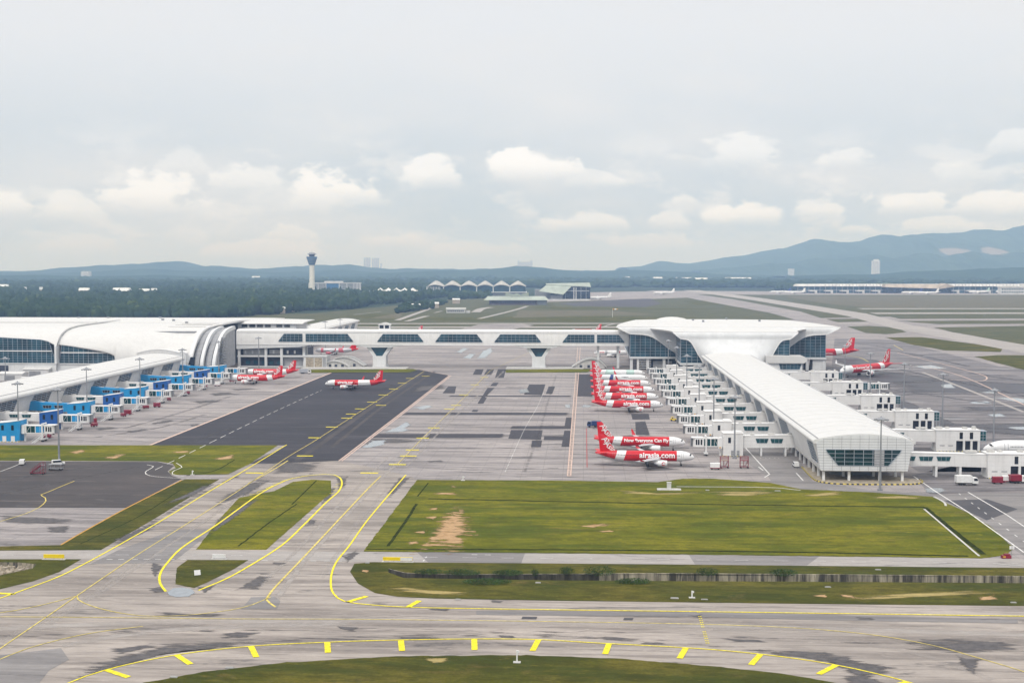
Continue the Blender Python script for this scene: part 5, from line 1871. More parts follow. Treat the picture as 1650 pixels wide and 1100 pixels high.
# ------------------------------------------------------------------ link bridge
V0 = 922.0
lb_ = empty('link_bridge', P(0, V0), ROT, 'long white elevated link bridge with trapezoid window bands across the apron', 'link bridge')
mb = MB()
x0, x1 = -262.0, 33.5
prof = [(0, 17.0), (0, 26.6), (.5, 27.5), (2.5, 28.2), (8, 28.6), (13.5, 28.2), (15.5, 27.5), (16, 26.6), (16, 17.0)]
mb.loft([[(x, y, z) for y, z in prof] for x in np.linspace(x0, x1, 40)], True, True)
body = mb.build('bridge_body', 'white_panel', lb_, smooth=35)
mb = MB()
for y, z in ((.3, 27.35), (-.12, 26.5)):
    mb.box(x0, x1, y - .2, y + .1, z - .12, z + .12)
mb.box(x0, x1, -.25, 0, 17.0, 17.5)
mb.build('cornice', 'trim_white', body)
for a, b, l, rr in ((-229.6, -211.4, 1, 0), (-209, -173, 0, 1), (-154.5, -120, 1, 1), (-110.7, -75.6, 1, 1), (-66.4, -32, 1, 1), (-15.7, 7.8, 1, 0), (9.7, 30, 0, 1)):
    poly = [(a, 19.4), (b, 19.4), (b, 20.0), (b - 4.2 * rr, 25.3), (a + 4.2 * l, 25.3), (a, 20.0)]
    glazed(lb_, poly, lambda x, z, d: Vector((x, -.28 - d, z)), 3.1, 2.0, 'glass_blue', bar=.13, out=.18)
for cx in (-153.7, -33.7):
    mb = MB()
    mb.slab_xz([(cx - 19, 16.99), (cx - 9.5, 15.2), (cx + 9.5, 15.2), (cx + 19, 16.99)], .2, 15.8)
    mb.build('haunch', 'white_cladding', lb_)
    pl = None
    mb = MB()
    mb.box(cx - 4.9, cx + 4.9, 2.5, 13.5, 0, 8.6)
    mb.box(cx - 5.4, cx + 5.4, 2.0, 14.0, 0, .8)
    mb.slab_xz([(cx - 4.9, 8.6), (cx - 2.2, 8.6), (cx - 6.6, 15.2), (cx - 9.6, 15.2)], 2.5, 13.5)
    mb.slab_xz([(cx + 2.2, 8.6), (cx + 4.9, 8.6), (cx + 9.6, 15.2), (cx + 6.6, 15.2)], 2.5, 13.5)
    pl = mb.build('pylon', 'white_cladding', lb_)
    mb = MB()
    mb.slab_xz([(cx - 2.2, 8.61), (cx + 2.2, 8.61), (cx + 6.6, 15.19), (cx - 6.6, 15.19)], 3.2, 12.8)
    mb.build('pylon_glass', 'glass_blue', pl)
for cx in (10.6, 25.5, -211.5):
    boxes('support_column', 'white_cladding', lb_, [(cx - .9, cx + .9, 4, 6, 0, 17), (cx - .9, cx + .9, 11, 13, 0, 17)])
mb = MB()
mb.slab_xz([(-262, 13.6), (-214, 15.4), (-205, 16.98), (-262, 16.98)], .1, 15.9)
mb.build('haunch', 'white_cladding', lb_)
# grass strip and kerb platform under the bridge
for a, b, lab in ((486, 672, 0), (815, 956, 1)):
    area('grass_verge', [(a, 596), (b - 6, 594.6), (b, 596.5), (b - 10, 600), (a, 600.5)], .25, 'grass_near')
    q0, q1 = UV(G(a, 594)), UV(G(b - 16, 594))
    mb = MB()
    mb.box(q0[0], q1[0], q0[1] - 2, q0[1] + 16, 0, .5)
    o = mb.build('pavement', 'concrete_light')
    o.rotation_euler = (0, 0, ROT)
    o['kind'] = 'structure'

# connecting block below the left end of the bridge
cb_ = empty('connector_building', P(0, V0), ROT, 'white framed connector building with dark open floors below the left end of the link bridge', 'building')
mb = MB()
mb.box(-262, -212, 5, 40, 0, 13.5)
mb.build('inner_wall', 'interior_shade', cb_)  # dark block puts the shade of the open floors into colour
mb = MB()
mb.box(-262, -206, 1.5, 5, 7.6, 8.8)
mb.box(-262, -206, 1.2, 5, 0, .6)
mb.build('floor_slab', 'white_cladding', cb_)
for x in (-260.5, -240, -228):
    mb = MB()
    mb.box(x - .9, x + .9, 1.3, 3.3, 0, 14.2)
    mb.build('support_column', 'white_cladding', cb_)
boxes('wall_panel', 'louver_grey', cb_, [(-258, -242, 4.6, 4.95, 9.0, 13.4), (-238, -230, 4.6, 4.95, 9.6, 13.0), (-227, -213, 4.2, 4.95, .6, 7.4)])
boxes('window', 'block_white', cb_, [(-257 + i * 5.4, -255.7 + i * 5.4, 4.5, 4.94, 10.0, 12.4) for i in range(8)])
boxes('office_window', 'glass_blue', cb_, [(-256 + i * 6, -252.8 + i * 6, 4.2, 4.9, 2.0, 4.6) for i in range(5)])
gb = empty('garage_building', P(-201, V0), ROT, 'low flat garage with two brown shutters beneath the link bridge', 'garage')
mb = MB()
mb.box(-9, 8, -2, 12, 0, 8.2)
mb.box(-9.5, 8.5, -2.6, 12.5, 8.2, 8.9)
mb.build('wall', 'white_cladding', gb)
boxes('shutter', 'gravel_tan', gb, [(-7.6, -1.6, -2.1, -2.0, .5, 7.4), (-1.0, 4.8, -2.1, -2.0, .5, 7.4)])
mb = MB()
mb.box(5.2, 7.6, -2.1, -2.0, .5, 7.6)
mb.build('door', 'louver_grey', gb)


def arch_canopy(label, u, v, half, h, depth, sgn=1):
    r = empty('canopy', P(u, v), ROT, label, 'canopy', 'curved canopies under the link bridge')
    pts = []
    for i in range(13):
        t = i / 12
        pts.append((-half + 2 * half * t, h * (1 - (abs(2 * t - 1)) ** 2.2) * (.6 + .4 * (t if sgn > 0 else 1 - t)) + .4))
    outl = [(x, z + .55) for x, z in pts] + [(x, z) for x, z in pts[::-1]]
    mb = MB()
    mb.slab_xz(outl, -depth / 2, depth / 2)
    mb.build('canopy_roof', 'white_roof', r, smooth=30)
    mb = MB()
    mb.slab_xz([(x * .92, z - .1) for x, z in pts] + [(half * .9, 0), (-half * .9, 0)], -depth / 2 + 1.2, -depth / 2 + 1.5)
    mb.build('end_wall', 'concrete_light', r)
    boxes('opening', 'interior_shade', r, [(x, x + 2.0, -depth / 2 + 1.1, -depth / 2 + 1.2, .3, 2.4) for x in (-half * .55, -half * .1, half * .4)])
    return r


arch_canopy('larger curved white canopy left of the left pylon', -180, 934, 14, 8.5, 14, -1)
arch_canopy('smaller curved white canopy in front of the larger one left of the left pylon', -186, 924, 10, 5.5, 8, -1)
arch_canopy('curved white canopy right of the right pylon', 4, 932, 13, 8, 14, 1)

# ------------------------------------------------------------------ satellite hall
HU, HV = 105.0, 915.0
hub = empty('satellite_hall', P(HU, HV), ROT, 'white satellite hall with swooping roof wings and curved glass corners', 'terminal hall')
TAB = [(0, 0), (.1, .055), (.2, .115), (.37, .24), (.55, .345), (.73, .455), (.85, .545), (.93, .64), (.975, .76), (1, 1)]


def tabv(t):
    for a, b in zip(TAB, TAB[1:]):
        if t <= b[0]:
            return a[1] + (b[1] - a[1]) * (t - a[0]) / (b[0] - a[0])
    return 1.0


def swoop(name, w0, w1, wf, zb, zt, zf, yg, bulge, ridge_back, roof_back):
    """skin that pours down from a wide flange to a narrow foot, with glass in the corners it leaves open"""
    rows = []
    ts = [t for t, _ in TAB]
    fine = []
    for a, b in zip(ts, ts[1:]):
        fine += [a, (a + b) / 2]
    fine.append(1.0)
    N = 28
    for t in fine:
        wv = w0 + (w1 - w0) * tabv(t)
        z = zb + (zt - zb) * t
        rows.append([(wv * (2 * i / N - 1), yg - 1.4 - bulge * (1 - t) ** 1.4 * (1 - (2 * i / N - 1) ** 2), z) for i in range(N + 1)])
    for q, (ww, zz, yy) in enumerate(((w1 + (wf - w1) * .35, zt + (zf - zt) * .28, yg - 1.9), (w1 + (wf - w1) * .8, zt + (zf - zt) * .7, yg - 1.7), (wf, zf - .4, yg - .9), (wf, zf, yg))):
        rows.append([(ww * (2 * i / N - 1), yy, zz) for i in range(N + 1)])
    front = rows
    mb = MB()
    mb.loft(front, close=False)
    # thickness: an inner skin and the closing edges
    inner = [[(x * .985, y + .8, z - .25) for x, y, z in r_] for r_ in rows]
    mb.loft(inner, close=False)
    for k in (0, -1):
        mb.loft([[r_[k] for r_ in rows], [r_[k] for r_ in inner]], close=False)
    sk = mb.build(name, 'white_cladding', hub, smooth=45)
    mb = MB()
    edge = [Vector((wf * (2 * i / N - 1), yg - .5, zf - .15)) for i in range(N + 1)]
    for a, b in zip(edge, edge[1:]):
        mb.bar(a, b, .9, .5)
    for k in (0, -1):
        lip = [Vector(r_[k]) + Vector((0, -.25, -.1)) for r_ in rows]
        for a, b in zip(lip, lip[1:]):
            if (b - a).length > .05:
                mb.bar(a, b, .55, .55)
    mb.build('rim', 'trim_white', sk)
    # roof behind the flange
    mb = MB()
    rr = []
    for j in range(9):
        t = j / 8
        wj = wf + (ridge_back - wf) * t ** 1.6
        yj = yg + roof_back * t
        rr.append([(wj * (2 * i / N - 1), yj, zf + (1.8 * math.sin(math.pi * min(1, t * 1.0)) + .6 * t) * (1 - (2 * i / N - 1) ** 2)) for i in range(N + 1)])
    low = [[(x * .98, y, z - 1.2) for x, y, z in r_] for r_ in rr]
    mb.loft(rr, close=False)
    mb.loft(low, close=False)
    for k in (0, -1):
        mb.loft([[r_[k] for r_ in rr], [r_[k] for r_ in low]], close=False)
    mb.loft([rr[-1], low[-1]], close=False)
    mb.build('roof', 'white_roof', hub, smooth=45)
    # glazed corners
    for s in (-1, 1):
        curve = [(w0 + (w1 - w0) * tabv(t) + .1, zb + (zt - zb) * t) for t in fine]
        gx = w1
        poly = [(s * gx, zb)] + [(s * x, z) for x, z in curve if x < gx - .2] + [(s * gx, zt)]
        if s > 0:
            poly = poly[::-1]
        glazed(hub, poly, lambda x, z, d: Vector((x, yg - d, z)), 3.6, 2.1, 'glass_blue', name='corner_glass', bar=.2)
    return sk


swoop('front_skin', 22, 37.5, 43, 8.6, 25.6, 30.4, -46, 20, 58, 47)
swoop('rear_skin', 34, 71, 81, 9.6, 26.5, 31.8, 0, 10, 62, 118)
# side glass and body behind
for s in (-1, 1):
    glazed(hub, [(0.3, 9.6), (112, 9.6), (112, 28.5), (0.3, 28.5)], (lambda y, z, d, s=s: Vector((s * (71 + d), y, z))), 4.0, 2.2, 'glass_blue', name='side_glass')
    glazed(hub, [(-45.6, 8.6), (-.6, 8.6), (-.6, 27.5), (-45.6, 27.5)], (lambda y, z, d, s=s: Vector((s * (37.5 + d), y, z))), 4.0, 2.2, 'glass_blue', name='side_glass')
mb = MB()
mb.box(-71.4, 71.4, -.9, 112.5, 8.2, 9.5)
mb.box(-38, 38, -47, -1, 7.2, 8.5)
mb.build('floor_band', 'white_cladding', hub)
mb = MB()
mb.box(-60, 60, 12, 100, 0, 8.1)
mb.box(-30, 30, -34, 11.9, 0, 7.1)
mb.build('undercroft', 'interior_shade', hub)  # dark blocks stand for the shade between the columns under the hall
for x in (-70, -58, -46, 46, 58, 70):
    mb = MB()
    mb.box(x - 1.0, x + 1.0, .2, 2.2, 0, 8.2)
    mb.build('support_column', 'white_cladding', hub)
boxes('wall_panel', 'louver_grey', hub, [(-54, -40, 3, 3.4, 0, 6.2), (-34, -31, -20, 10, 0, 6), (40, 56, 3, 3.4, 0, 6.2)])
mb = MB()
mb.box(62, 71.5, .6, 12, 0, 8.15)
mb.build('stair_tower', 'white_cladding', hub)
mb = MB()
mb.slab_xz([(-66, 0), (-64.4, 0), (-64.4, 8), (-66, 8)], .4, 1.0)
for z in (1, 2.6, 4.2, 5.8, 7.2):
    mb.box(-64.4, -55.5, .4, 2.4, z, z + .35)
mb.build('open_stair', 'trim_white', hub)
mb = MB()
mb.lathe_z([(32.4, 14.0), (33.2, 13.4), (34.6, 10), (35.5, 5), (35.8, .3)], 0, 0, 28)
dm = mb.build('dome', 'white_roof', hub, smooth=50)
dm.location = (-34, 96, -.6)
boxes('roof_unit', 'steel_grey', hub, [(x - .8, x + .8, y - .8, y + .8, 33, 35.0) for x, y in ((-20, 60), (-14, 40), (30, 50), (8, 80))])
# small round ended block on the right of the pier foot
pv = empty('pavilion_building', P(139, 868), ROT, 'small white block with rounded roof edge and dark window right of the satellite pier roof', 'building')
mb = MB()
mb.slab_xz([(-14, 9.5), (12, 9.5), (13.6, 10.6), (14, 12), (13.4, 13.3), (12, 14), (-14, 14.6)], -9, 9)
mb.build('upper_storey', 'white_roof', pv, smooth=35)
mb = MB()
mb.slab_xz([(-13, 0), (11, 0), (11, 9.45), (-13, 9.45)], -7.5, 8)
mb.build('wall', 'white_cladding', pv)
glazed(pv, [(-4, 5.2), (9, 5.2), (10.4, 9.0), (-5, 9.0)], lambda x, z, d: Vector((x, -7.6 - d, z)), 2.6, 1.9, 'glass_blue')

# ------------------------------------------------------------------ main terminal on the left
TV = 836.0
tm = empty('terminal_building', P(0, TV), ROT, 'huge white terminal with wave shaped roof, glass fronts and curved end ribs', 'terminal')
PR = [(0, 4.5), (-.4, 9), (-.3, 14), (1.2, 19.5), (4.2, 24), (9, 27.6), (16, 30.2), (26, 31.8), (40, 32.6), (80, 33.0), (120, 33.0)]


def prof_at(z):
    for a, b in zip(PR, PR[1:]):
        if z <= b[1]:
            t = (z - a[1]) / max(1e-6, b[1] - a[1])
            return a[0] + (b[0] - a[0]) * t
    return PR[-1][0]


LEAN = [(4.5, 0), (9, 1.4), (14, 4.2), (18.5, 7.2), (22.5, 9.8), (26.8, 11.5), (30, 12.5), (33.2, 13)]


def lean_of(z, u=-250.0):
    k = max(0.0, min(1.0, (u + 325) / 40.0))
    return float(np.interp(z, [a for a, _ in LEAN], [b for _, b in LEAN])) * k * k * (3 - 2 * k)


PATH = smooth_path([Vector((0, y, z)) for y, z in PR], 1.5)


def shell(name, ua, ub, edge, dz=0.0, dy=0.0, cols=60, m='white_roof'):
    """roof wave whose lower lip follows edge(u)"""
    mb = MB()
    rows_t = [0, .05, .1, .16, .22, .28, .35, .42, .5, .6, .72, .86, 1.0]
    outer, inn = [], []
    for i in range(cols + 1):
        u = ua + (ub - ua) * i / cols
        e = edge(u)
        k0 = next((k for k, p in enumerate(PATH) if p.z >= e), 0)
        sub = [Vector((0, prof_at(e), e))] + PATH[k0:]
        L = [0.0]
        for a, b in zip(sub, sub[1:]):
            L.append(L[-1] + (b - a).length)
        col_ = []
        for t in rows_t:
            d = L[-1] * t ** 2.2
            k = max(1, next((q for q in range(1, len(L)) if L[q] >= d - 1e-6), len(L) - 1))
            f = (d - L[k - 1]) / max(1e-6, L[k] - L[k - 1])
            p = sub[k - 1].lerp(sub[k], f)
            col_.append((u, p.y + dy + lean_of(p.z, u), p.z + dz))
        outer.append(col_)
        inn.append([(x, y + 1.6, z - .9) for x, y, z in col_])
    mb.loft(outer, close=False)
    mb.loft(inn, close=False)
    mb.loft([[c[0] for c in outer], [c[0] for c in inn]], close=False)
    mb.loft([outer[0], inn[0]], close=False)
    mb.loft([outer[-1], inn[-1]], close=False)
    return mb.build(name, m, tm, smooth=40)


def e1(u):                                   # lip of the shell right of the step
    if u > -322:
        return 4.6
    t = (-322 - u) / 41.0
    return 13.2 + 8.6 * min(1, t) ** .5 if u > -363 else 21.8


def e0(u):
    t = (-364 - u)
    return 19.6 + 3.6 * max(0.0, min(1.0, t / 9.0)) ** .6 + 2.4 * max(0.0, min(1.0, t / 45.0))


shell('roof_shell', -364, -269.4, e1)
mb = MB()
mb.slab_yz([(-1.6, 8.6), (16, 8.6), (16, 28), (6, 27), (2, 24), (-1.6, 21)], -364.6, -363.2)
mb.build('step_wall', 'white_cladding', tm)
shell('roof_shell', -560, -363.2, e0, dz=1.2, dy=-2.5, cols=70)
# glass fronts below the lips
cur = [(-364 + 42.0 * i / 14, e1(-364 + 42.0 * i / 14) + .5) for i in range(15)]
glazed(tm, [(-363.2, 8.8), (-322.2, 8.8)] + [(x, z) for x, z in cur[::-1] if x > -363], lambda x, z, d: Vector((x, 3.0 - d, z)), 3.4, 1.6, 'glass_blue', name='glass_front', bands=(16.2,), bar=.2)
cur = [(-470 + 106.0 * i / 20, e0(-470 + 106.0 * i / 20) + 1.4) for i in range(21)]
glazed(tm, [(-470, 9.0), (-364.4, 9.0)] + [(x, z) for x, z in cur[::-1] if x < -364.6], lambda x, z, d: Vector((x, .8 - d, z)), 3.4, 1.6, 'glass_blue', name='glass_front', bands=(17.4,), bar=.2)
mb = MB()
mb.box(-560, -364.2, -.2, 20, 0, 8.6)
mb.box(-560, -364.2, -.8, 0, 8.6, 9.1)
mb.box(-364.1, -270, 1.6, 20, 0, 8.4)
mb.box(-364.1, -320, .8, 2.4, 8.4, 8.85)
mb.build('base_wall', 'white_cladding', tm)
boxes('loading_bay', 'interior_shade', tm, [(-416, -398, -.6, -.2, 0, 7.4), (-470, -440, -.6, -.2, 1, 5.5)])
# panelled bulge in the middle of the shell
mb = MB()
sec_ = []
for i in range(25):
    t = i / 24
    x = -306 + 34 * t
    h_ = 16.5 + 2.5 * math.sin(math.pi * min(1.0, t * 1.1)) if t < .9 else 18.5 - (t - .9) * 20
    sec_.append((x, h_))
outl = [(-306, 4.6)] + [(x, z) for x, z in sec_] + [(-272, 4.6)]
mb.slab_xz(outl, -3.2, 3.0)
pb = mb.build('panel_bay', 'white_panel', tm, smooth=30)
mb = MB()
mb.bar((-306, -3.2, 4.6), (-306, -3.2, 16.5), .5)
for (a, b) in zip(sec_, sec_[1:]):
    mb.bar((a[0], -3.2, a[1]), (b[0], -3.2, b[1]), .5)
mb.build('bay_rim', 'trim_white', pb)
mb = MB()
mb.slab_xz([(-271.5, 4.6), (-266.5, 4.6), (-265.2, 14), (-268.5, 14)], -3.6, -3.0)
mb.build('bay_glass', 'glass_dark', pb)
# end ribs
def rib(u0, u1, dy, depth, m):
    pts = [(p.y + lean_of(p.z), p.z) for p in PATH if p.y < 40]
    inn = [(y + depth * (.9 if z < 20 else .75), z - (0 if z < 18 else depth * min(1, (z - 18) / 8.0) * .7)) for y, z in pts]
    outl = pts + inn[::-1]
    n_ = len(pts)
    mb = MB()
    a = [[(u0, y + dy, z) for y, z in pts], [(u1, y + dy, z) for y, z in pts]]
    b = [[(u0, y + dy, z) for y, z in inn], [(u1, y + dy, z) for y, z in inn]]
    mb.loft(a, close=False)
    mb.loft(b, close=False)
    mb.loft([a[0], b[0]], close=False)
    mb.loft([a[1], b[1]], close=False)
    mb.loft([[a[0][0], a[1][0]], [b[0][0], b[1][0]]], close=False)
    mb.loft([[a[0][-1], a[1][-1]], [b[0][-1], b[1][-1]]], close=False)
    return mb.build('end_rib', m, tm, smooth=40)


for i, (ua, dy) in enumerate(((-272, 0), (-264.0, 1.5), (-256.0, 3))):
    rib(ua, ua + 2.2, dy, 3.4, 'white_cladding')
for i, (ua, dy) in enumerate(((-270.6, 4.5), (-262.6, 6), (-259, 9))):
    mb = MB()
    pts = [(p.y + dy + lean_of(p.z), p.z - 1.2) for p in PATH if p.y < 34]
    mb.slab_yz([(pts[-1][0], 4.5)] + [pts[0]] + pts[1:] , ua + .8, ua + 4.9)
    mb.build('end_wall', 'louver_grey', tm)
mb = MB()
for i in range(12):
    z = 5 + i * 1.9
    mb.box(-253.6, -250.6, 14 + i * .4, 24, z, z + .35)
mb.bar((-253.5, 14, 4), (-250.8, 20, 27), .4)
mb.build('escape_stair', 'steel_grey', tm)
# stepped roof planes behind
def roof_slab(x0, x1, y0, y1, z0, z1, skew=0.0):
    mb = MB()
    mb.hexa([(x0, y0, z0 - 1.2), (x1, y0, z0 - 1.2), (x1 + skew, y1, z1 - 1.2), (x0, y1, z1 - 1.2)], [(x0, y0, z0), (x1, y0, z0), (x1 + skew, y1, z1), (x0, y1, z1)])
    mb.build('roof_step', 'white_roof', tm)


roof_slab(-560, -272, 92, 128, 33.3, 33.9, 4)
roof_slab(-545, -268, 128.5, 168, 33.6, 33.4, 6)
roof_slab(-520, -262, 168.5, 214, 33.0, 32.0, 6)
for x, y, z in ((-420, 174, 32.6), (-398, 182, 32.4), (-355, 186, 32.3), (-330, 120, 33.6), (-318, 110, 33.5), (-300, 86, 32.8)):
    boxes('roof_unit', 'steel_grey', tm, [(x - .9, x + .9, y - .9, y + .9, z, z + 1.5)])
mb = MB()
mb.box(-555, -274, 24, 200, 0, 30)
mb.build('inner_block', 'shade_grey', tm)
mb = MB()
for y, z in ((44, 32.25), (60, 32.95), (76, 33.05)):
    mb.box(-300, -272, y - .35, y + .35, z - .2, z + .25)
    mb.box(-556, -364, y - 2.85, y - 2.15, z + 1.0, z + 1.45)
mb.build('roof_ridge', 'concrete_light', tm)
# roof top hall with a row of windows, right of the shell
rh = empty('rooftop_hall', P(-248, 962), ROT, 'low rooftop hall with dark window row behind the left end of the link bridge', 'building')
mb = MB()
mb.box(-24, 22, 0, 40, 0, 30.9)
mb.build('wall', 'white_cladding', rh)
mb = MB()
mb.loft([[(-30, y, z) for y, z in ((-2, 31.0), (4, 32.8), (16, 33.6), (42, 33.8), (42, 33), (16, 32.6), (4, 31.8), (-2, 30.95))], [(28, y, z) for y, z in ((-2, 31.0), (4, 31.9), (16, 32.4), (42, 32.6), (42, 32), (16, 31.8), (4, 31.2), (-2, 30.95))]], True, True)
mb.build('roof', 'white_roof', rh, smooth=35)
for i in range(6):
    x = -21 + i * 6.2 + (3 if i > 3 else 0)
    boxes('window', 'glass_dark', rh, [(x, x + 4.6, -.15, 0, 28.2, 30.3)])
lift = empty('lift_house', P(-151, 932), ROT, 'small arched roof house standing up behind the link bridge left of a red tail', 'building')
mb = MB()
mb.box(-4.2, 4.2, 0, 5, 28.3, 31.6)
mb.build('wall', 'white_cladding', lift)
mb = MB()
mb.slab_xz([(-4.8, 31.6)] + [(-4.8 + 9.6 * i / 10, 31.8 + 1.6 * math.sin(math.pi * i / 10)) for i in range(11)] + [(4.8, 31.6)], -.6, 5.6)
mb.build('roof', 'white_roof', lift, smooth=35)
boxes('window', 'glass_dark', lift, [(-3.6, -.5, -.1, 0, 29, 31.4), (.5, 3.6, -.1, 0, 29, 31.4)])
# service sheds in front of the terminal
for i, (px, py, wd, dp, h, lab) in enumerate(((22, 612, 16, 10, 4.5, 'low white service shed left of the left pier'), (62, 606, 18, 9, 5, 'white service shed beside the dark loading bay of the terminal'), (92, 601, 12, 8, 4, 'small white hut near the terminal glass front'), (48, 618, 9, 6, 3.2, 'tiny white hut in the yard left of the left pier'))):
    q = G(px, py)
    r_ = empty('service_shed', (q.x, q.y, 0), ROT, lab, 'shed', 'service sheds by the terminal')
    mb = MB()
    mb.box(-wd / 2, wd / 2, -dp / 2, dp / 2, 0, h)
    mb.build('wall', 'block_white', r_)
    mb = MB()
    mb.slab_yz([(-dp / 2 - .5, h), (dp / 2 + .5, h), (0, h + 1.3)], -wd / 2 - .5, wd / 2 + .5)
    mb.build('roof', 'white_roof', r_)
    mb = MB()
    mb.box(-wd / 4, wd / 5, -dp / 2 - .06, -dp / 2, .2, h * .75)
    mb.build('door', 'shade_grey', r_)

# ================================================================== light masts
def mast(h):
    r = empty('light_mast')
    mb = MB()
    mb.tube((0, 0, .6), (0, 0, h), .42, 10, .17)
    mb.tube((0, 0, 0), (0, 0, .6), .9, 10)
    mb.build('pole', 'steel_grey', r)
    mb = MB()
    mb.lathe_z([(h - .1, .5), (h, 1.7), (h + .25, 1.7), (h + .9, .35), (h + 1.3, .1)], 0, 0, 14)
    for k in range(8):
        t = 2 * math.pi * k / 8
        a, b = math.cos(t), math.sin(t)
        mb.bar((a * 1.2, b * 1.2, h + .1), (a * 2.5, b * 2.5, h - .1), .55, .4)
    mb.build('lamp_head', 'steel_grey', r)
    return r


MG = 'tall apron light masts'
m25 = None
masts = [(95.5, 748, 'tall light mast standing alone on the grass edge at the left', 29.6), (1418, 790, 'light mast standing on the grass in front of the glazed pier end', 25),
         (1183.5, 738.5, 'light mast by the closest boarding bridge tower of the satellite pier', 25)]
def by_top(px, py, h=26.0):
    d = (CAM_H - h) * FPX / (py - HOR)
    q = D(px, py, d)
    return (q.x, q.y)
tops = [(28, 615, 'light mast at the far left edge beside the white walkway bridge'), (139, 592, 'light mast in front of the left pier roof, third from the left edge'), (225, 576, 'light mast in front of the left pier roof, fourth from the left edge'),
        (294, 561, 'light mast at the far end of the left pier by the panelled bay'), (352, 549, 'light mast before the curved end ribs of the terminal'), (416.6, 542.6, 'light mast in front of the blank left end of the link bridge'),
        (8, 575, 'light mast in front of the terminal glass at the left edge'),
        (1150.6, 608, 'light mast second along the satellite pier bridges'), (1127, 588, 'light mast third along the satellite pier bridges'), (1107, 571, 'light mast fourth along the satellite pier bridges'),
        (1090.7, 558, 'light mast fifth along the satellite pier bridges'), (1077, 547, 'light mast in front of the swooping white skin of the satellite hall'),
        (1602.8, 626, 'light mast on the right apron nearest the right edge'), (1520, 600.7, 'light mast on the right apron, second from the right edge'), (1457.7, 584, 'light mast on the right apron beside the taxiing wide body wing'),
        (1403, 567.6, 'light mast on the right apron behind the taxiing wide body'), (1362, 555.6, 'light mast on the right apron beside the farther wide body tail'), (1314, 535, 'light mast in front of the right glass corner of the satellite hall'),
        (496, 522, 'light mast left of the three behind the link bridge'), (524, 517, 'light mast middle of the three behind the link bridge'), (548, 513, 'light mast right of the three behind the link bridge')]
proto = mast(25.0)
first = True
for (x, y, lab, h) in masts:
    c = proto if first else copy_tree(proto)
    first = False
    tag(c, lab, 'light mast', MG)
    q = G(x, y)
    c.location = (q.x, q.y, 0)
    c.scale = (1, 1, h / 26.0)
for (x, y, lab) in tops:
    c = copy_tree(proto)
    tag(c, lab, 'light mast', MG)
    xx, yy = by_top(x, y)
    c.location = (xx, yy, 0)
    c.scale = (1, 1, 1)

# ================================================================== vehicles and ground equipment


def wheels(mb, xs, ys, r, mi=1):
    for x in xs:
        for y in ys:
            mb.tube((x, y - .12, r), (x, y + .12, r), r, 12, mi=mi)


def van(label, px, py, rz, body='vehicle_white', L=4.8, H=1.95, cat='van', back=None, group=None):
    r = empty('service_van', label=label, cat=cat, group=group)
    mb = MB()
    mb.slab_xz([(-L / 2, .4), (L / 2, .4), (L / 2, .95), (L / 2 - .9, 1.1), (L / 2 - 1.6, H), (-L / 2 + .1, H), (-L / 2, 1.2)], -.9, .9)
    mb.build('body', body, r)
    mb = MB()
    mb.slab_xz([(L / 2 - 1.02, 1.13), (L / 2 - 1.55, H - .12), (-L / 2 + .5, H - .12), (-L / 2 + .5, 1.13)], -.93, .93)
    mb.slab_xz([(L / 2 - .92, 1.12), (L / 2 - .86, 1.14), (L / 2 - 1.5, H - .1), (L / 2 - 1.58, H - .1)], -.8, .8)
    mb.build('window', 'glass_dark', r)
    for x in (L / 2 - .95, -L / 2 + .9):
        mb = MB()
        wheels(mb, (x,), (-.82, .82), .36, 0)
        mb.build('wheel', 'tyre_black', r)
    q = G(px, py)
    r.location = (q.x, q.y, .08)
    r.rotation_euler = (0, 0, rz)
    return r


def truck(label, px, py, rz, box, cab='vehicle_white', L=8.5, H=3.2, box_h=2.4):
    r = empty('service_truck', label=label, cat='truck')
    mb = MB()
    mb.box(-L / 2, L / 2 - 2.1, -1.2, 1.2, .9, .9 + box_h)
    mb.build('cargo_box', box, r)
    mb = MB()
    mb.slab_xz([(L / 2 - 2.0, .6), (L / 2, .6), (L / 2, 1.5), (L / 2 - .35, 2.6), (L / 2 - 2.0, 2.6)], -1.15, 1.15)
    cb = mb.build('cab', cab, r)
    mb = MB()
    mb.slab_xz([(L / 2 - 1.5, 1.55), (L / 2 - .1, 1.55), (L / 2 - .4, 2.4), (L / 2 - 1.5, 2.4)], -1.18, 1.18)
    mb.build('window', 'glass_dark', cb)
    mb = MB()
    mb.box(-L / 2 + .1, L / 2 - .2, -.5, .5, .55, .9)
    mb.build('chassis', 'tyre_black', r)
    for x in (L / 2 - 1.1, -L / 2 + 1.6, -L / 2 + 2.7):
        mb = MB()
        wheels(mb, (x,), (-1.0, 1.0), .48, 0)
        mb.build('wheel', 'tyre_black', r)
    q = G(px, py)
    r.location = (q.x, q.y, .08)
    r.rotation_euler = (0, 0, rz)
    return r


def tug(label, px, py, rz, body):
    r = empty('baggage_tug', label=label, cat='tug')
    mb = MB()
    mb.slab_xz([(-1.6, .35), (1.7, .35), (1.7, .95), (.4, 1.1), (.3, 1.15), (-1.6, 1.15)], -.8, .8)
    mb.box(-1.0, .3, -.75, .75, 1.9, 2.0)
    for x in (-.95, .25):
        for y in (-.7, .7):
            mb.tube((x, y, 1.1), (x, y, 1.95), .05, 6)
    mb.build('body', body, r)
    mb = MB()
    mb.box(-.7, -.2, -.5, .5, 1.1, 1.6)
    mb.build('seat', 'tyre_black', r)
    for x in (-1.0, 1.05):
        mb = MB()
        wheels(mb, (x,), (-.75, .75), .42, 0)
        mb.build('wheel', 'tyre_black', r)
    q = G(px, py)
    r.location = (q.x, q.y, .08)
    r.rotation_euler = (0, 0, rz)
    return r


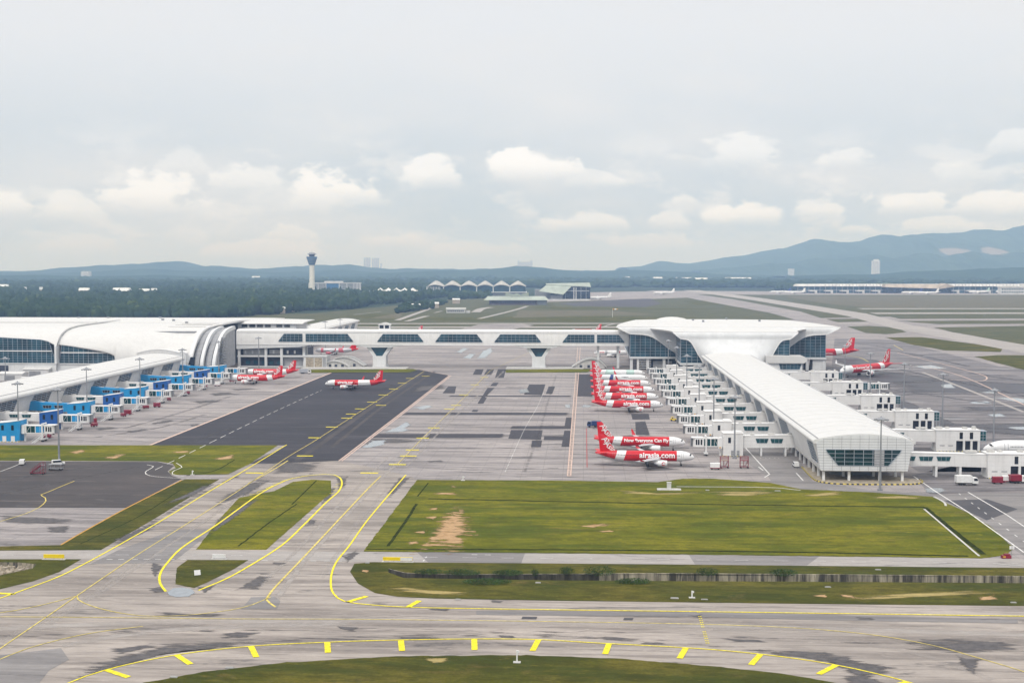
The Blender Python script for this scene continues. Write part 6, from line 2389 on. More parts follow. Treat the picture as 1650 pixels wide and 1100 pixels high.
def cart(label, px, py, rz, box, frame='vehicle_red', L=3.6, Hh=1.5, group=None):
    r = empty('baggage_cart', label=label, cat='baggage cart', group=group)
    mb = MB()
    mb.box(-L / 2, L / 2, -.85, .85, .45, .7)
    mb.bar((L / 2, 0, .5), (L / 2 + 1.3, 0, .35), .12)
    mb.build('chassis', frame, r)
    mb = MB()
    mb.prism([(-L / 2 + .1, -.8), (L / 2 - .1, -.8), (L / 2 - .1, .8), (-L / 2 + .1, .8)], .7, .7 + Hh)
    mb.slab_yz([(-.85, .7 + Hh), (.85, .7 + Hh), (.5, .95 + Hh), (-.5, .95 + Hh)], -L / 2, L / 2)
    mb.build('cargo_box', box, r)
    for x in (-L / 2 + .6, L / 2 - .6):
        mb = MB()
        wheels(mb, (x,), (-.7, .7), .3, 0)
        mb.build('wheel', 'tyre_black', r)
    q = G(px, py)
    r.location = (q.x, q.y, .08)
    r.rotation_euler = (0, 0, rz)
    return r


def steps(label, px, py, rz, m='vehicle_red', L=5.5, H=4.6, wd=1.5):
    """wheeled stair frame with rails"""
    r = empty('passenger_stairs', label=label, cat='stairs', group='red wheeled stairs')
    mb = MB()
    for y in (-wd / 2, wd / 2):
        mb.bar((-L / 2, y, .5), (L / 2 - 1.2, y, H), .14, .3)
        mb.bar((-L / 2, y, 1.5), (L / 2 - 1.2, y, H + 1.0), .08)
        mb.bar((L / 2 - 1.2, y, H), (L / 2, y, H), .14)
        mb.bar((L / 2 - 1.2, y, H + 1), (L / 2, y, H + 1), .08)
        for t in (0, .25, .5, .75, 1):
            x = -L / 2 + (L - 1.2) * t
            z = .5 + (H - .5) * t
            mb.bar((x, y, z), (x, y, z + 1), .06)
            mb.bar((x, y, .5), (x, y, z + .01), .09)
        mb.bar((L / 2, y, .5), (L / 2, y, H + 1), .1)
        mb.bar((-L / 2, y, .5), (L / 2, y, .5), .16)
        mb.bar((0, y, .5), (L / 2, y, H * .6), .08)
    mb.build('frame', m, r)
    mb = MB()
    for i in range(14):
        t = i / 13
        x = -L / 2 + (L - 1.2) * t
        z = .55 + (H - .5) * t
        mb.box(x - .16, x + .16, -wd / 2 + .08, wd / 2 - .08, z - .03, z + .03)
    mb.box(L / 2 - 1.2, L / 2, -wd / 2 + .08, wd / 2 - .08, H - .04, H + .04)
    mb.build('treads', 'steel_grey', r)
    for x in (-L / 2 + .5, L / 2 - .5):
        mb = MB()
        wheels(mb, (x,), (-wd / 2, wd / 2), .3, 0)
        mb.build('wheel', 'tyre_black', r)
    q = G(px, py)
    r.location = (q.x, q.y, .08)
    r.rotation_euler = (0, 0, rz)
    return r


HALF = math.pi / 2
van('white van on the dark service lane left of the glazed pier end', 1282, 752, ROT + HALF)
van('small white van under the left light mast', 94, 749, ROT + HALF * .3)
van('white pickup at the left edge of the brown apron by the grass', 36, 748, ROT + HALF * 1.2)
van('white van near the stand bridge at the far end of the left pier', 326, 622, ROT + .3)
truck('white box truck beside the columns of the right boarding bridge', 1557, 781, ROT + .05, 'vehicle_white', L=7.5)
truck('dark blue truck behind the tail of the airliner with a slogan', 957, 688, ROT + math.pi, 'vehicle_blue', 'vehicle_blue', L=6.5, box_h=2.0)
truck('grey and white catering truck behind the tail of the farther left gate airliner', 492, 602, ROT, 'block_grey', L=8)
truck('red and white loader by the gate block at the right edge', 1640, 778, ROT + .1, 'vehicle_red', L=6, box_h=2.0)
tug('yellow tug on the empty stand near the boarding bridge cabs', 1085, 678, ROT, 'vehicle_yellow')
cart('white topped baggage cart with red frame right of the closest airliner nose', 1152, 756, ROT, 'vehicle_white', group='baggage carts')
cart('maroon baggage cart beneath the third blue bridge cab', 253, 656, ROT, 'vehicle_red', group='baggage carts')
cart('maroon baggage cart beneath the nearest blue bridge tunnel', 82, 700, ROT + .2, 'vehicle_red', group='baggage carts')
cart('red cart behind the second blue bridge stair', 150, 682, ROT + .2, 'vehicle_red', group='baggage carts')
cart('white and red cart beside the stair of the red gate airliner', 350, 622, ROT, 'vehicle_white', group='baggage carts')
cart('red cart left of three by the gate block at the right edge', 1607, 779, ROT, 'vehicle_red', group='baggage carts')
cart('pale cart middle of three by the gate block at the right edge', 1622, 777, ROT, 'vehicle_white', group='baggage carts')
cart('red low cart beside the closest gate tower of the left white walkway', 206, 668, ROT, 'vehicle_red', group='baggage carts')
def platform(label, px, py, top):
    """wheeled work platform: braced red tower with a railed deck"""
    r = empty('work_platform', label=label, cat='work platform', group='red wheeled work platforms')
    mb = MB()
    for x in (-1.5, 1.5):
        for y in (-.9, .9):
            mb.bar((x, y, .4), (x, y, 4.3), .14)
    for y in (-.9, .9):
        for z in (.5, 2.9, 3.6, 4.3):
            mb.bar((-1.5, y, z), (1.5, y, z), .12)
        mb.bar((-.2, y, .5), (-.2, y, 2.9), .12)
        mb.bar((.2, y, .5), (1.5, y, 2.9), .09)
    for x in (-1.5, 1.5):
        for z in (.5, 2.9, 4.3):
            mb.bar((x, -.9, z), (x, .9, z), .12)
    mb.build('frame', 'vehicle_red', r)
    mb = MB()
    mb.box(-1.45, 1.45, -.85, .85, 2.82, 2.92)
    mb.build('deck', top, r)
    mb = MB()
    for i in range(9):
        mb.box(.1 + i * .15, .24 + i * .15, -.78, .78, .7 + i * .24, .76 + i * .24)
    mb.build('ladder', 'vehicle_red', r)
    for x in (-1.3, 1.3):
        mb = MB()
        wheels(mb, (x,), (-.9, .9), .28, 0)
        mb.build('wheel', 'tyre_black', r)
    q = G(px, py)
    r.location = (q.x, q.y, .08)
    r.rotation_euler = (0, 0, ROT)


platform('red work platform with a tan deck left of the pair by the closest boarding bridge', 1167, 754, 'gravel_tan')
platform('red work platform right of the pair by the closest boarding bridge tower', 1199, 754, 'vehicle_red')
steps('dark red wheeled stairs on the brown apron at the left', 61, 764, ROT, L=5.2, H=3.4)
eq = empty('ground_trolley', label='dark grey equipment trolley beside the foot of the left light mast', cat='trolley')
mb = MB()
mb.box(-2.6, 2.6, -1.1, 1.1, .5, .75)
for x in (-2.4, 0, 2.4):
    for y in (-1, 1):
        mb.bar((x, y, .75), (x, y, 2.0), .12)
mb.box(-2.6, 2.6, -1.1, 1.1, 2.0, 2.15)
mb.build('frame', 'shade_grey', eq)
mb = MB()
wheels(mb, (-1.9, 1.9), (-1, 1), .35, 0)
mb.build('wheel', 'tyre_black', eq)
q = G(90, 757)
eq.location = (q.x, q.y, .08)
eq.rotation_euler = (0, 0, ROT)

# ground power units by the satellite bridges
gp = None
for k in range(1, 10):
    lab = 'small grey power unit by a bridge cab, %s from the satellite pier near end' % ORD[k]
    if gp is None:
        gp = empty('ground_power_unit', label=lab, cat='power unit', group='ground power units along the satellite pier')
        mb = MB()
        mb.slab_xz([(-1.5, .4), (1.5, .4), (1.5, 1.5), (1.1, 1.75), (-1.5, 1.75)], -.8, .8)
        mb.bar((1.5, 0, .5), (2.4, 0, .4), .1)
        mb.build('housing', 'block_grey', gp)
        mb = MB()
        mb.box(-1.2, .4, -.84, -.8, .7, 1.5)
        mb.build('grille', 'shade_grey', gp)
        for x in (-.9, .9):
            mb = MB()
            wheels(mb, (x,), (-.7, .7), .32, 0)
            mb.build('wheel', 'tyre_black', gp)
        o = gp
    else:
        o = copy_tree(gp)
        o['label'] = lab
    park(o, 50.5 + (k * 37 % 5) * .8, 490.5 + 37.9 * k + (k * 13 % 4), ROT + (k * 29 % 7) * .2)
    o.location.z = .06
ct_ = None
for k in range(9):
    lab = 'low red baggage trolley under the left pier bridges, %s from the near end' % ORD[k]
    c = cart(lab, 100, 700, 0, ('vehicle_red', 'vehicle_white', 'louver_grey')[k % 3], 'vehicle_red', 3.2, .7 + .25 * (k % 2), 'baggage trolleys under the left pier bridges') if ct_ is None else copy_tree(ct_)
    ct_ = ct_ or c
    c['label'] = lab
    park(c, -236.0 + (k * 17 % 6), 531 + 38 * k + (k * 7 % 5), ROT + (k * 31 % 9) * .3)
    c.location.z = .06

# ================================================================== signs, markers, boxes
def sign_board(label, px, py, wd, h, m, text=None, tm_='lettering_dark', split=None):
    r = empty('taxiway_sign', label=label, cat='sign', group='taxiway sign boards')
    mb = MB()
    mb.box(-wd / 2, wd / 2, -.15, .15, .35, .35 + h)
    mb.build('board', m, r)
    if split:
        mb = MB()
        mb.box(wd / 2 * split, wd / 2 - .05, -.19, -.15, .4, .3 + h)
        mb.build('white_panel', 'vehicle_white', r)
    mb = MB()
    k = max(2, int(wd / 1.6))
    for i in range(k):
        x = -wd / 2 + .4 + (wd - .8) * i / (k - 1)
        mb.box(x - .06, x + .06, -.06, .06, 0, .36)
    mb.build('legs', 'steel_grey', r)
    mb = MB()
    mb.box(-wd / 2 - .3, wd / 2 + .3, -.6, .6, -.05, .1)
    mb.build('base', 'concrete_light', r)
    if text:
        vs, fs = text_mesh(text, h * .8, .02)
        mb = MB()
        mb.add([(x - (wd * .14 if split else 0), -.20, .35 + h / 2 + y) for x, y in vs], fs)
        mb.build('lettering', tm_, r, fix=False)
    q = G(px, py)
    r.location = (q.x, q.y, .06)
    r.rotation_euler = (0, 0, ROT)
    return r


sign_board('yellow sign board at the left grass corner beside the service road', 87, 901, 5.4, .95, 'sign_yellow')
sign_board('yellow and white sign board at the right corner of the taxiway by the grass', 641, 905, 7.6, .85, 'sign_yellow', split=.18)
sign_board('white sign board on the small grass island by the service road', 353, 900.5, 3.4, .9, 'vehicle_white')
def marker(label, px, py, h=2.2, cat='marker post', m='vehicle_white'):
    r = empty('marker_post', label=label, cat=cat, group='white marker posts in the grass')
    mb = MB()
    mb.box(-.14, .14, -.14, .14, .05, h)
    mb.slab_xz([(-.14, h), (.45, h - .1), (.45, h - .45), (-.14, h - .55)], -.1, .1)
    mb.build('post', m, r)
    mb = MB()
    mb.prism([(-.7, -.5), (.7, -.5), (.7, .5), (-.7, .5)], -.03, .10)
    mb.build('base', 'concrete_light', r)
    q = G(px, py)
    r.location = (q.x, q.y, .09)
    r.rotation_euler = (0, 0, ROT)
    return r


marker('white marker post on the curved foreground grass below the taxiway edge line', 833, 1067, 2.3)
marker('white marker post on the grass strip between the drain and the taxiway', 1115, 963, 1.6)
marker('white marker post on the grass by the winding path at the left', 310, 765, 1.6)
marker('thin white marker post at the edge of the apron above the grass', 746, 774, 1.5)
def slab_thing(name, label, cat, px, py, a, b, h, m, rz=0.0, group=None, top=None):
    r = empty(name, label=label, cat=cat, group=group)
    mb = MB()
    mb.prism([(-a, -b), (a, -b), (a, b), (-a, b)], -.03, h)
    mb.prism([(-a * .82, -b * .82), (a * .82, -b * .82), (a * .82, b * .82), (-a * .82, b * .82)], h, h + .07)
    mb.build('slab', m, r)
    if top:
        mb = MB()
        mb.box(-top[0], top[0], -top[1], top[1], h, h + top[2])
        mb.box(-top[0] - .1, top[0] + .1, -top[1] - .1, top[1] + .1, h + top[2], h + top[2] + .12)
        mb.build('cabinet', 'block_white', r)
    q = G(px, py)
    r.location = (q.x, q.y, .09)
    r.rotation_euler = (0, 0, ROT + rz)
    return r


slab_thing('utility_cabinet', 'grey utility cabinet on a pale concrete base on the grass below the closest airliner', 'cabinet', 1078, 789, 4.0, 1.4, .25, 'concrete_light', top=(.7, .5, 2.2))
SG = 'small concrete covers in the grass'
for (px, py, a, b, lab) in ((370, 1076, 1.1, .5, 'small pale inspection cover at the left of the foreground grass'), (280, 1091, 1.0, .5, 'pale broken cover at the lower left of the foreground grass'),
                            (1140, 790, .9, .5, 'white cover on the grass right of the utility cabinet'), (1253, 791, 1.4, .5, 'left pair of white covers on the grass before the pier lane'), (1338, 789, 1.3, .5, 'white cover on the grass in front of the glazed pier end'),
                            (867, 939, .9, .5, 'small white cover beside the long drain'), (1087, 964, 1.3, .6, 'grey cover left of the marker post near the right taxiway'), (1135, 966, 1.1, .3, 'thin white cover right of the marker post near the right taxiway'),
                            (1334, 946, 1.0, .4, 'pale cover below the drain wall at right'), (1633, 971, .9, .4, 'pale cover at the right edge of the lower grass strip'), (592, 907, .8, .4, 'pale cover beside the yellow and white sign board'),
                            (738, 966, .9, .4, 'pale cover at the left end of the lower grass strip'), (1415, 918, 1.0, .4, 'dark topped cover on the grass strip above the drain wall')):
    slab_thing('inspection_cover', lab, 'cover', px, py, a * .7, b * .7, .1, 'concrete_grey', group=SG)
# small white tilted plate on the island
r = empty('tilted_plate', label='small white tilted plate on the grass island between the taxiways', cat='plate')
mb = MB()
mb.slab_yz([(-.3, .15), (-.2, .12), (.25, 1.25), (.15, 1.3)], -.75, .75)
mb.build('panel', 'vehicle_white', r)
mb = MB()
for x in (-.8, .8):
    mb.bar((x * .8, .3, -.05), (x * .8, .12, .95), .1)
mb.build('leg', 'steel_grey', r)
q = G(318, 927)
r.location = (q.x, q.y, .08)
r.rotation_euler = (0, 0, ROT + .5)
# red box and signal by the right road junction
r = empty('hydrant_box', label='red and orange hydrant box at the right road corner', cat='hydrant box')
mb = MB()
mb.prism([(-1.2, -.5), (1.2, -.5), (1.2, .5), (-1.2, .5)], 0, .8)
mb.prism([(-.5, -.45), (.9, -.45), (.9, .45), (-.5, .45)], .8, 1.15)
mb.build('housing', 'vehicle_red', r)
mb = MB()
mb.box(-1.0, -.3, -.56, -.5, .2, .7)
mb.build('door', 'orange_paint', r)
q = G(1621, 899)
r.location = (q.x, q.y, .05)
r = empty('stop_sign_post', label='pair of small white sign panels on a post behind the red hydrant box', cat='sign')
mb = MB()
mb.tube((0, 0, 0), (0, 0, 2.6), .07, 8)
mb.build('pole', 'steel_grey', r)
for x in (-.35, .35):
    mb = MB()
    mb.box(x - .28, x + .28, -.14, -.08, 1.7, 2.6)
    mb.build('panel', 'vehicle_white', r)
q = G(1630, 895)
r.location = (q.x, q.y, .05)
ws = empty('windsock', label='orange and white windsock on a mast in the far grass', cat='windsock')
mb = MB()
mb.tube((0, 0, 0), (0, 0, 9), .2, 8)
mb.build('pole', 'vehicle_white', ws)
mb = MB()
mb.lathe_x([(0, .9), (2, .8), (4, .65), (6, .5)], 0, 8.6, 10, mids=[0, 1, 0])
mb.build('sock', ['orange_paint', 'vehicle_white'], ws)
q = G(987, 511)
ws.location = (q.x, q.y, 0)
ws.scale = (1.4, 1.4, 1.4)

# shrubs along the drain
def leaf_ball(mb, c, rx, ry, rz_, nleaf, size, mi=0):
    for _ in range(nleaf):
        while True:
            p = Vector((rnd.uniform(-1, 1), rnd.uniform(-1, 1), rnd.uniform(-1, 1)))
            if .25 < p.length < 1:
                break
        q = Vector((c[0] + p.x * rx, c[1] + p.y * ry, c[2] + p.z * rz_))
        d = Vector((rnd.uniform(-1, 1), rnd.uniform(-1, 1), rnd.uniform(-.4, 1))).normalized()
        a = d.orthogonal().normalized() * size * rnd.uniform(.6, 1.3)
        b = d.cross(a).normalized() * size * rnd.uniform(.5, 1.0)
        mb.add([q - a, q - b * .6, q + a, q + b * .6], [(0, 1, 2, 3)], mi)


for i, (px, py, wd, h, lab) in enumerate(((862, 927, 1.0, 1.6, 'small dark shrub at the edge of the long drain, leftmost'), (914, 925, 2.0, 1.7, 'dark shrub growing by the drain wall left of the bigger clump'),
                                          (966, 926, 4.2, 2.0, 'widest dark shrub clump on the drain wall where the pale wall begins'), (1140, 926, 3.0, 1.6, 'low shrub on top of the pale drain wall'),
                                          (1262, 927, 3.6, 1.5, 'dark shrub on top of the stained drain wall at right'), (690, 924, 4.0, 1.0, 'low dark overgrowth hanging on the left end of the drain wall'), (745, 925, 5.0, 1.0, 'dark overgrowth on the mossy drain wall left of the small shrub'),
                                          (818, 926, 4.0, 1.1, 'dark overgrowth just left of the small round drain shrub'), (1020, 939, 4.5, .9, 'low green weed clump in front of the drain wall'), (785, 939, 6, .8, 'low bright weed clump before the dark drain'))):
    q = G(px, py)
    r = empty('shrub', (q.x, q.y, .05), 0, lab, 'shrub', 'shrubs along the drain')
    mb = MB()
    leaf_ball(mb, (0, 0, h * .5), wd, wd * .5, h * .6, int(260 * wd), .16)
    mb.build('foliage', 'leaf_dark', r, fix=False)
    mb = MB()
    for k in range(5):
        a = rnd.uniform(-.6, .6) * wd
        mb.tube((a * .4, 0, 0), (a, rnd.uniform(-.3, .3), h * .7), .04, 5, .02)
    mb.build('stem', 'trunk', r)

# ================================================================== far buildings
def at(px, py):
    q = G(px, py)
    return q


def mpp(d):
    return d / FPX


# control tower
d = 3300.0
q = D(503, 474, d)
ct = empty('control_tower', (q.x, d, 0), 0, 'tall cream control tower with a flared blue glass head', 'control tower')
mb = MB()
mb.lathe_z([(0, 7.6), (40, 7.0), (84, 6.4)], 0, 0, 16)
mb.build('shaft', 'tower_cream', ct, smooth=40)
mb = MB()
mb.lathe_z([(82, 7.5), (88, 9.6), (100, 13.6), (101, 14.2), (103.5, 14.2), (104, 12)], 0, 0, 16)
hd = mb.build('head', 'tower_blue', ct)
mb = MB()
for z, r_ in ((87.5, 9.9), (93, 11.9), (98, 13.5), (103.6, 14.6)):
    mb.lathe_z([(z - .4, r_), (z + .4, r_ + .1)], 0, 0, 16)
for k in range(16):
    t = 2 * math.pi * k / 16
    mb.bar((7.7 * math.cos(t), 7.7 * math.sin(t), 82), (14.2 * math.cos(t), 14.2 * math.sin(t), 101.5), .5)
mb.build('head_ribs', 'block_grey', hd)
mb = MB()
mb.lathe_z([(104, 7), (107, 7.4), (110, 10)], 0, 0, 16)
cbn = mb.build('cabin', 'glass_dark', ct)
mb = MB()
mb.lathe_z([(110, 11.5), (111.6, 11.5), (112.4, 8), (114.8, 7.6), (115, 1)], 0, 0, 16)
mb.tube((0, 0, 115), (0, 0, 121), .4, 6)
mb.build('cabin_roof', 'block_grey', cbn)


def windows_grid(root, x0, x1, y, z0, z1, nx, nz, m='glass_blue', fx=.6, fz=.55, name='window'):
    # one long window for each floor, its panes parted by thin piers; single windows on one floor buildings
    for k in range(nz):
        cz = z0 + (z1 - z0) * (k + .5) / nz
        hh = (z1 - z0) / nz * fz / 2
        if nz == 1:
            hw = (x1 - x0) / nx * fx / 2
            for i in range(nx):
                cx = x0 + (x1 - x0) * (i + .5) / nx
                boxes(name, m, root, [(cx - hw, cx + hw, y - .25, y - .02, cz - hh, cz + hh)])
            continue
        w_ = boxes(name, m, root, [(x0 + .4, x1 - .4, y - .2, y - .02, cz - hh, cz + hh)])[0]
        mb = MB()
        for i in range(1, nx):
            cx = x0 + (x1 - x0) * i / nx
            hw = (x1 - x0) / nx * (1 - fx) / 2
            mb.box(cx - hw, cx + hw, y - .3, y - .205, cz - hh, cz + hh)
        mb.build('window_pier', 'block_white', w_)


d = 3380.0
q = D(540, 474, d)
ob = empty('office_building', (q.x, d, 0), 0, 'long white office block with blue window bays beside the control tower', 'office building')
mb = MB()
mb.box(-70, 68, 0, 26, 0, 32)
mb.build('wall', 'block_grey', ob)
mb = MB()
mb.box(-71, 69, -1, 27, 32, 34)
mb.box(-30, 20, 4, 20, 34, 38)
mb.build('roof', 'block_white', ob)
windows_grid(ob, -68, -25, 0, 4, 31, 14, 6)
windows_grid(ob, 12, 50, 0, 4, 31, 12, 6)
mb = MB()
mb.box(-24, 11, -.4, -.02, 3, 31)
mb.build('glass_bay', 'tower_blue', ob)
mb = MB()
for x in (-71, -46, -24.6, 11.5, 32, 51, 60, 68):
    mb.box(x - 1.2, x + 1.2, -1.4, -.45, 0, 33)
mb.build('fins', 'far_white', ob)

# tented hall
d = 3200.0
q = D(636, 473, d)
th = empty('tent_hall', (q.x, d, 0), 0, 'row of white peaked tent roofs left of the arched terminal', 'tent hall')
for i in range(5):
    cx = -38 + i * 21
    mb = MB()
    n = 12
    rings = []
    for t, rr_ in ((0, 13.5), (.25, 9.5), (.5, 6), (.8, 2.4), (1, .4)):
        rings.append([(cx + rr_ * math.cos(2 * math.pi * k / n) * 1.0, 10 + rr_ * math.sin(2 * math.pi * k / n), 15 + 8 * t ** 1.2 + (1.6 * math.cos(4 * 2 * math.pi * k / n) if t == 0 else 0)) for k in range(n)])
    mb.loft(rings)
    mb.build('tent_roof', 'trim_white', th, smooth=40)
mb = MB()
mb.box(-48, 62, 2, 22, 0, 13)
mb.build('wall', 'block_grey', th)
boxes('window', 'glass_blue', th, [(-46 + i * 4.5, -43.4 + i * 4.5, 1.7, 1.98, 4, 11) for i in range(24)])
mb = MB()
for i in range(8):
    mb.tube((-75 + i * 3.2, 4, 8), (-75 + i * 3.2, 4, 17), 1.4, 6, .05)
mb.box(-78, -48, 0, 12, 0, 8)
mb.build('annex', 'far_white', th)

# arched terminal
d = 3300.0
q = D(768, 476, d)
kt = empty('arched_terminal', (q.x, d, 0), 0, 'far terminal with a row of pointed white shell roofs over dark glass', 'terminal')
half = 22.0
for i in range(6):
    cx = -110 + i * 44.0
    mb = MB()
    n = 14
    r0 = [(cx + half * (2 * k / n - 1), 0, 24.5 + 5.0 * (1 - abs(2 * k / n - 1) ** 1.7)) for k in range(n + 1)]
    r1 = [(cx + half * (2 * k / n - 1), 34, 25.5 + 14.5 * (1 - abs(2 * k / n - 1) ** 1.25)) for k in range(n + 1)]
    r2 = [(cx + half * (2 * k / n - 1), 90, 25.5 + 13.5 * (1 - abs(2 * k / n - 1) ** 1.25)) for k in range(n + 1)]
    mb.loft([r0, r1, r2], close=False)
    mb.loft([[(x, y + 1, z - 1.3) for x, y, z in r0], [(x, y, z - 1.3) for x, y, z in r1], [(x, y, z - 1.3) for x, y, z in r2]], close=False)
    mb.loft([r0, [(x, y + 1, z - 1.3) for x, y, z in r0]], close=False)
    sh = mb.build('roof_shell', 'far_roof', kt, smooth=30)
    mb = MB()
    mb.slab_xz([(cx - half + 1.5, 11)] + [(x, z - 1.2) for x, y, z in r0[1:-1]] + [(cx + half - 1.5, 11)], 6, 7)
    mb.build('glass_front', 'glass_blue', kt)
    mb = MB()
    mb.tube((cx - half, 2, 8), (cx - half, 2, 25), 1.5, 8, 1.0)
    mb.build('column', 'trim_white', kt)
mb = MB()
mb.box(-134, 134, 3, 80, 8.5, 10.6)
mb.build('floor_slab', 'trim_white', kt)
mb = MB()
mb.box(-128, 134, 8, 80, 0, 8.4)
mb.build('base_wall', 'shade_grey', kt)
mb = MB()
for i in range(9):
    x = -132 + i * 4.2
    mb.box(x, x + 1.2, .6, 2.4, 9, 24)
mb.build('colonnade', 'trim_white', kt)
mb = MB()
mb.hexa([(-182, -60, 0), (-174, -64, 0), (-124, 0, 8.5), (-132, 4, 8.5)], [(-182, -60, 3), (-174, -64, 3), (-124, 0, 11.5), (-132, 4, 11.5)])
mb.hexa([(-132, 4, 8.5), (-124, 0, 8.5), (-84, -6, 9.5), (-84, 0, 9.5)], [(-132, 4, 11.5), (-124, 0, 11.5), (-84, -6, 12.5), (-84, 0, 12.5)])
for x in (-118, -108, -98, -92):
    mb.box(x, x + 1.5, -4, 0, 0, 9.2)
mb.build('ramp', 'far_white', kt)

# hangar
d = 2885.0
q = D(908, 483, d)
hg = empty('hangar', (q.x, d, 0), 0, 'large open hangar with a folded grey green roof right of the arched terminal', 'hangar')
mb = MB()
mb.box(-30, 62, 0, 62, 0, 31)
mb.build('wall', 'glass_dark', hg)
mb = MB()
mb.hexa([(-40, -2, 35), (64, -2, 29.5), (64, 64, 36), (-40, 64, 36)], [(-40, -2, 36.2), (64, -2, 30.7), (64, 64, 39.2), (-40, 64, 37.5)])
mb.hexa([(-58, -26, 20), (-2, -34, 12.5), (18, -2, 30.5), (-40, -2, 33)], [(-58, -26, 21.2), (-2, -34, 13.7), (18, -2, 31.8), (-40, -2, 34.6)])
mb.build('roof', 'roof_green', hg)
mb = MB()
mb.box(-66, -30, 4, 50, 0, 24)
mb.box(-30, -3, -22, 0, 0, 11)
mb.build('side_hall', 'shade_grey', hg)
for x in (24, 29):
    mb = MB()
    mb.box(x - .9, x + .9, -2.2, -.4, 0, 29)
    mb.build('column', 'far_white', hg)
mb = MB()
mb.box(-30, 60, -1.0, -.3, 20, 22)
for x in (-20, -8, 4, 40, 52):
    mb.box(x, x + .9, -1, -.3, 0, 30)
mb.build('door_frame', 'block_grey', hg)
mb = MB()
mb.box(-62, 60, -46, -42, 0, 2.6)
mb.box(-62.4, 60.4, -46.3, -41.7, 2.6, 3.0)
mb.build('low_wall', 'far_white', hg)

# green roofed building
d = 2500.0
q = D(832, 491, d)
gr = empty('green_roof_building', (q.x, d, 0), 0, 'long low mauve building under a wide pale green hip roof', 'building')
mb = MB()
mb.box(-55, 42, 0, 40, 0, 9.5)
mb.build('wall', 'wall_mauve', gr)
mb = MB()
mb.box(43, 62, 2, 36, 0, 9.5)
mb.build('annex', 'block_grey', gr)
mb = MB()
mb.hexa([(-66, -7, 9.6), (66, -7, 9.6), (66, 46, 9.6), (-66, 46, 9.6)], [(-58, 12, 17), (58, 12, 17), (58, 26, 17), (-58, 26, 17)])
mb.build('roof', 'roof_green', gr)
mb = MB()
mb.hexa([(-22, 14, 17), (-4, 14, 17), (-4, 24, 17), (-22, 24, 17)], [(-22, 14, 25), (-7, 14, 21), (-7, 24, 21), (-22, 24, 25)])
mb.hexa([(8, 14, 17), (25, 14, 17), (25, 24, 17), (8, 24, 17)], [(11, 14, 21), (25, 14, 25), (25, 24, 25), (11, 24, 21)])
mb.slab_xz([(-12, 17), (14, 17), (1, 24)], 10, 13)
mb.build('upper_roof', 'roof_green', gr)
windows_grid(gr, -54, 40, 0, 2, 8, 22, 1, 'glass_dark')

d = 2055.0
q = D(738, 504, d)
lw = empty('white_block', (q.x, d, 0), 0, 'single small white flat roofed building in the far grass', 'building')
mb = MB()
mb.box(-19, 12, 0, 10, 0, 5.6)
mb.box(13, 20, 2, 9, 0, 4)
mb.build('wall', 'block_white', lw)
mb = MB()
mb.box(-20, 13, -1, 11, 5.6, 8.4)
mb.build('roof', 'trim_white', lw)
windows_grid(lw, -18, 10, 0, 1, 5, 9, 1, 'glass_dark')

# far terminal at the right
d = 3658.0
q = D(1285, 472, d)
ft = empty('far_terminal', (q.x, d, 0), -.01, 'long flat far terminal of dark glass under a pale roof at the right horizon', 'terminal')
W_ = 720
mb = MB()
mb.box(0, W_, 0, 40, 0, 20)
mb.build('glass_wall', 'glass_blue', ft)
mb = MB()
mb.box(-4, W_, -6, 44, 19.5, 21.5)
mb.hexa([(-4, -6, 21.5), (W_, -6, 21.5), (W_, 44, 21.5), (-4, 44, 21.5)], [(0, 6, 26.5), (W_, 6, 26.5), (W_, 32, 26.5), (0, 32, 26.5)])
mb.build('roof', 'far_white', ft)
mb = MB()
for i in range(44):
    mb.box(i * 16.3, i * 16.3 + 1.2, -1, -.1, 0, 19.4)
mb.box(0, W_, -1.4, -.2, 7.4, 9.0)
mb.build('wall_frame', 'block_grey', ft)
mb = MB()
for i in range(60):
    mb.box(80 + i * 10, 82 + i * 10, -6.2, -5.9, 21.6, 25.2)
mb.build('roof_rib', 'block_grey', ft)
for i in range(14):
    x = 30 + i * 46
    mb = MB()
    mb.box(x, x + 16, -26, -3, 5, 9)
    mb.box(x + 16, x + 22, -26, -20, 0, 9.5)
    mb.build('gate_arm', 'block_white', ft)
q = D(1428, 472, d - 40)
gt = empty('gabled_terminal', (q.x, d - 40, 0), 0, 'gabled far terminal hall with a big pale roof in the long far terminal', 'terminal')
mb = MB()
mb.box(2, 190, 0, 38, 0, 17)
mb.build('glass_wall', 'glass_dark', gt)
mb = MB()
mb.hexa([(-4, -8, 18), (150, -8, 14), (150, 38, 14), (-4, 38, 18)], [(-2, 10, 26.5), (160, 10, 26.0), (160, 30, 26.0), (-2, 30, 26.5)])
mb.hexa([(145, -12, 12), (200, -10, 20), (200, 38, 20), (145, 38, 12)], [(152, -12, 20), (170, -10, 28.5), (170, 38, 28.5), (152, 38, 20)])
mb.build('roof', 'far_tan', gt)
q = D(1612, 475, 3500)
eb = empty('end_block', (q.x, 3500, 0), 0, 'white two storey block with dark windows at the right end of the far terminal', 'building')
mb = MB()
mb.box(0, 130, 0, 20, 0, 19)
mb.box(-2, 132, -2, 22, 19, 21)
mb.box(60, 130, 4, 18, 21, 30)
mb.build('wall', 'far_white', eb)
windows_grid(eb, 3, 127, 0, 2, 18, 26, 2, 'glass_blue')


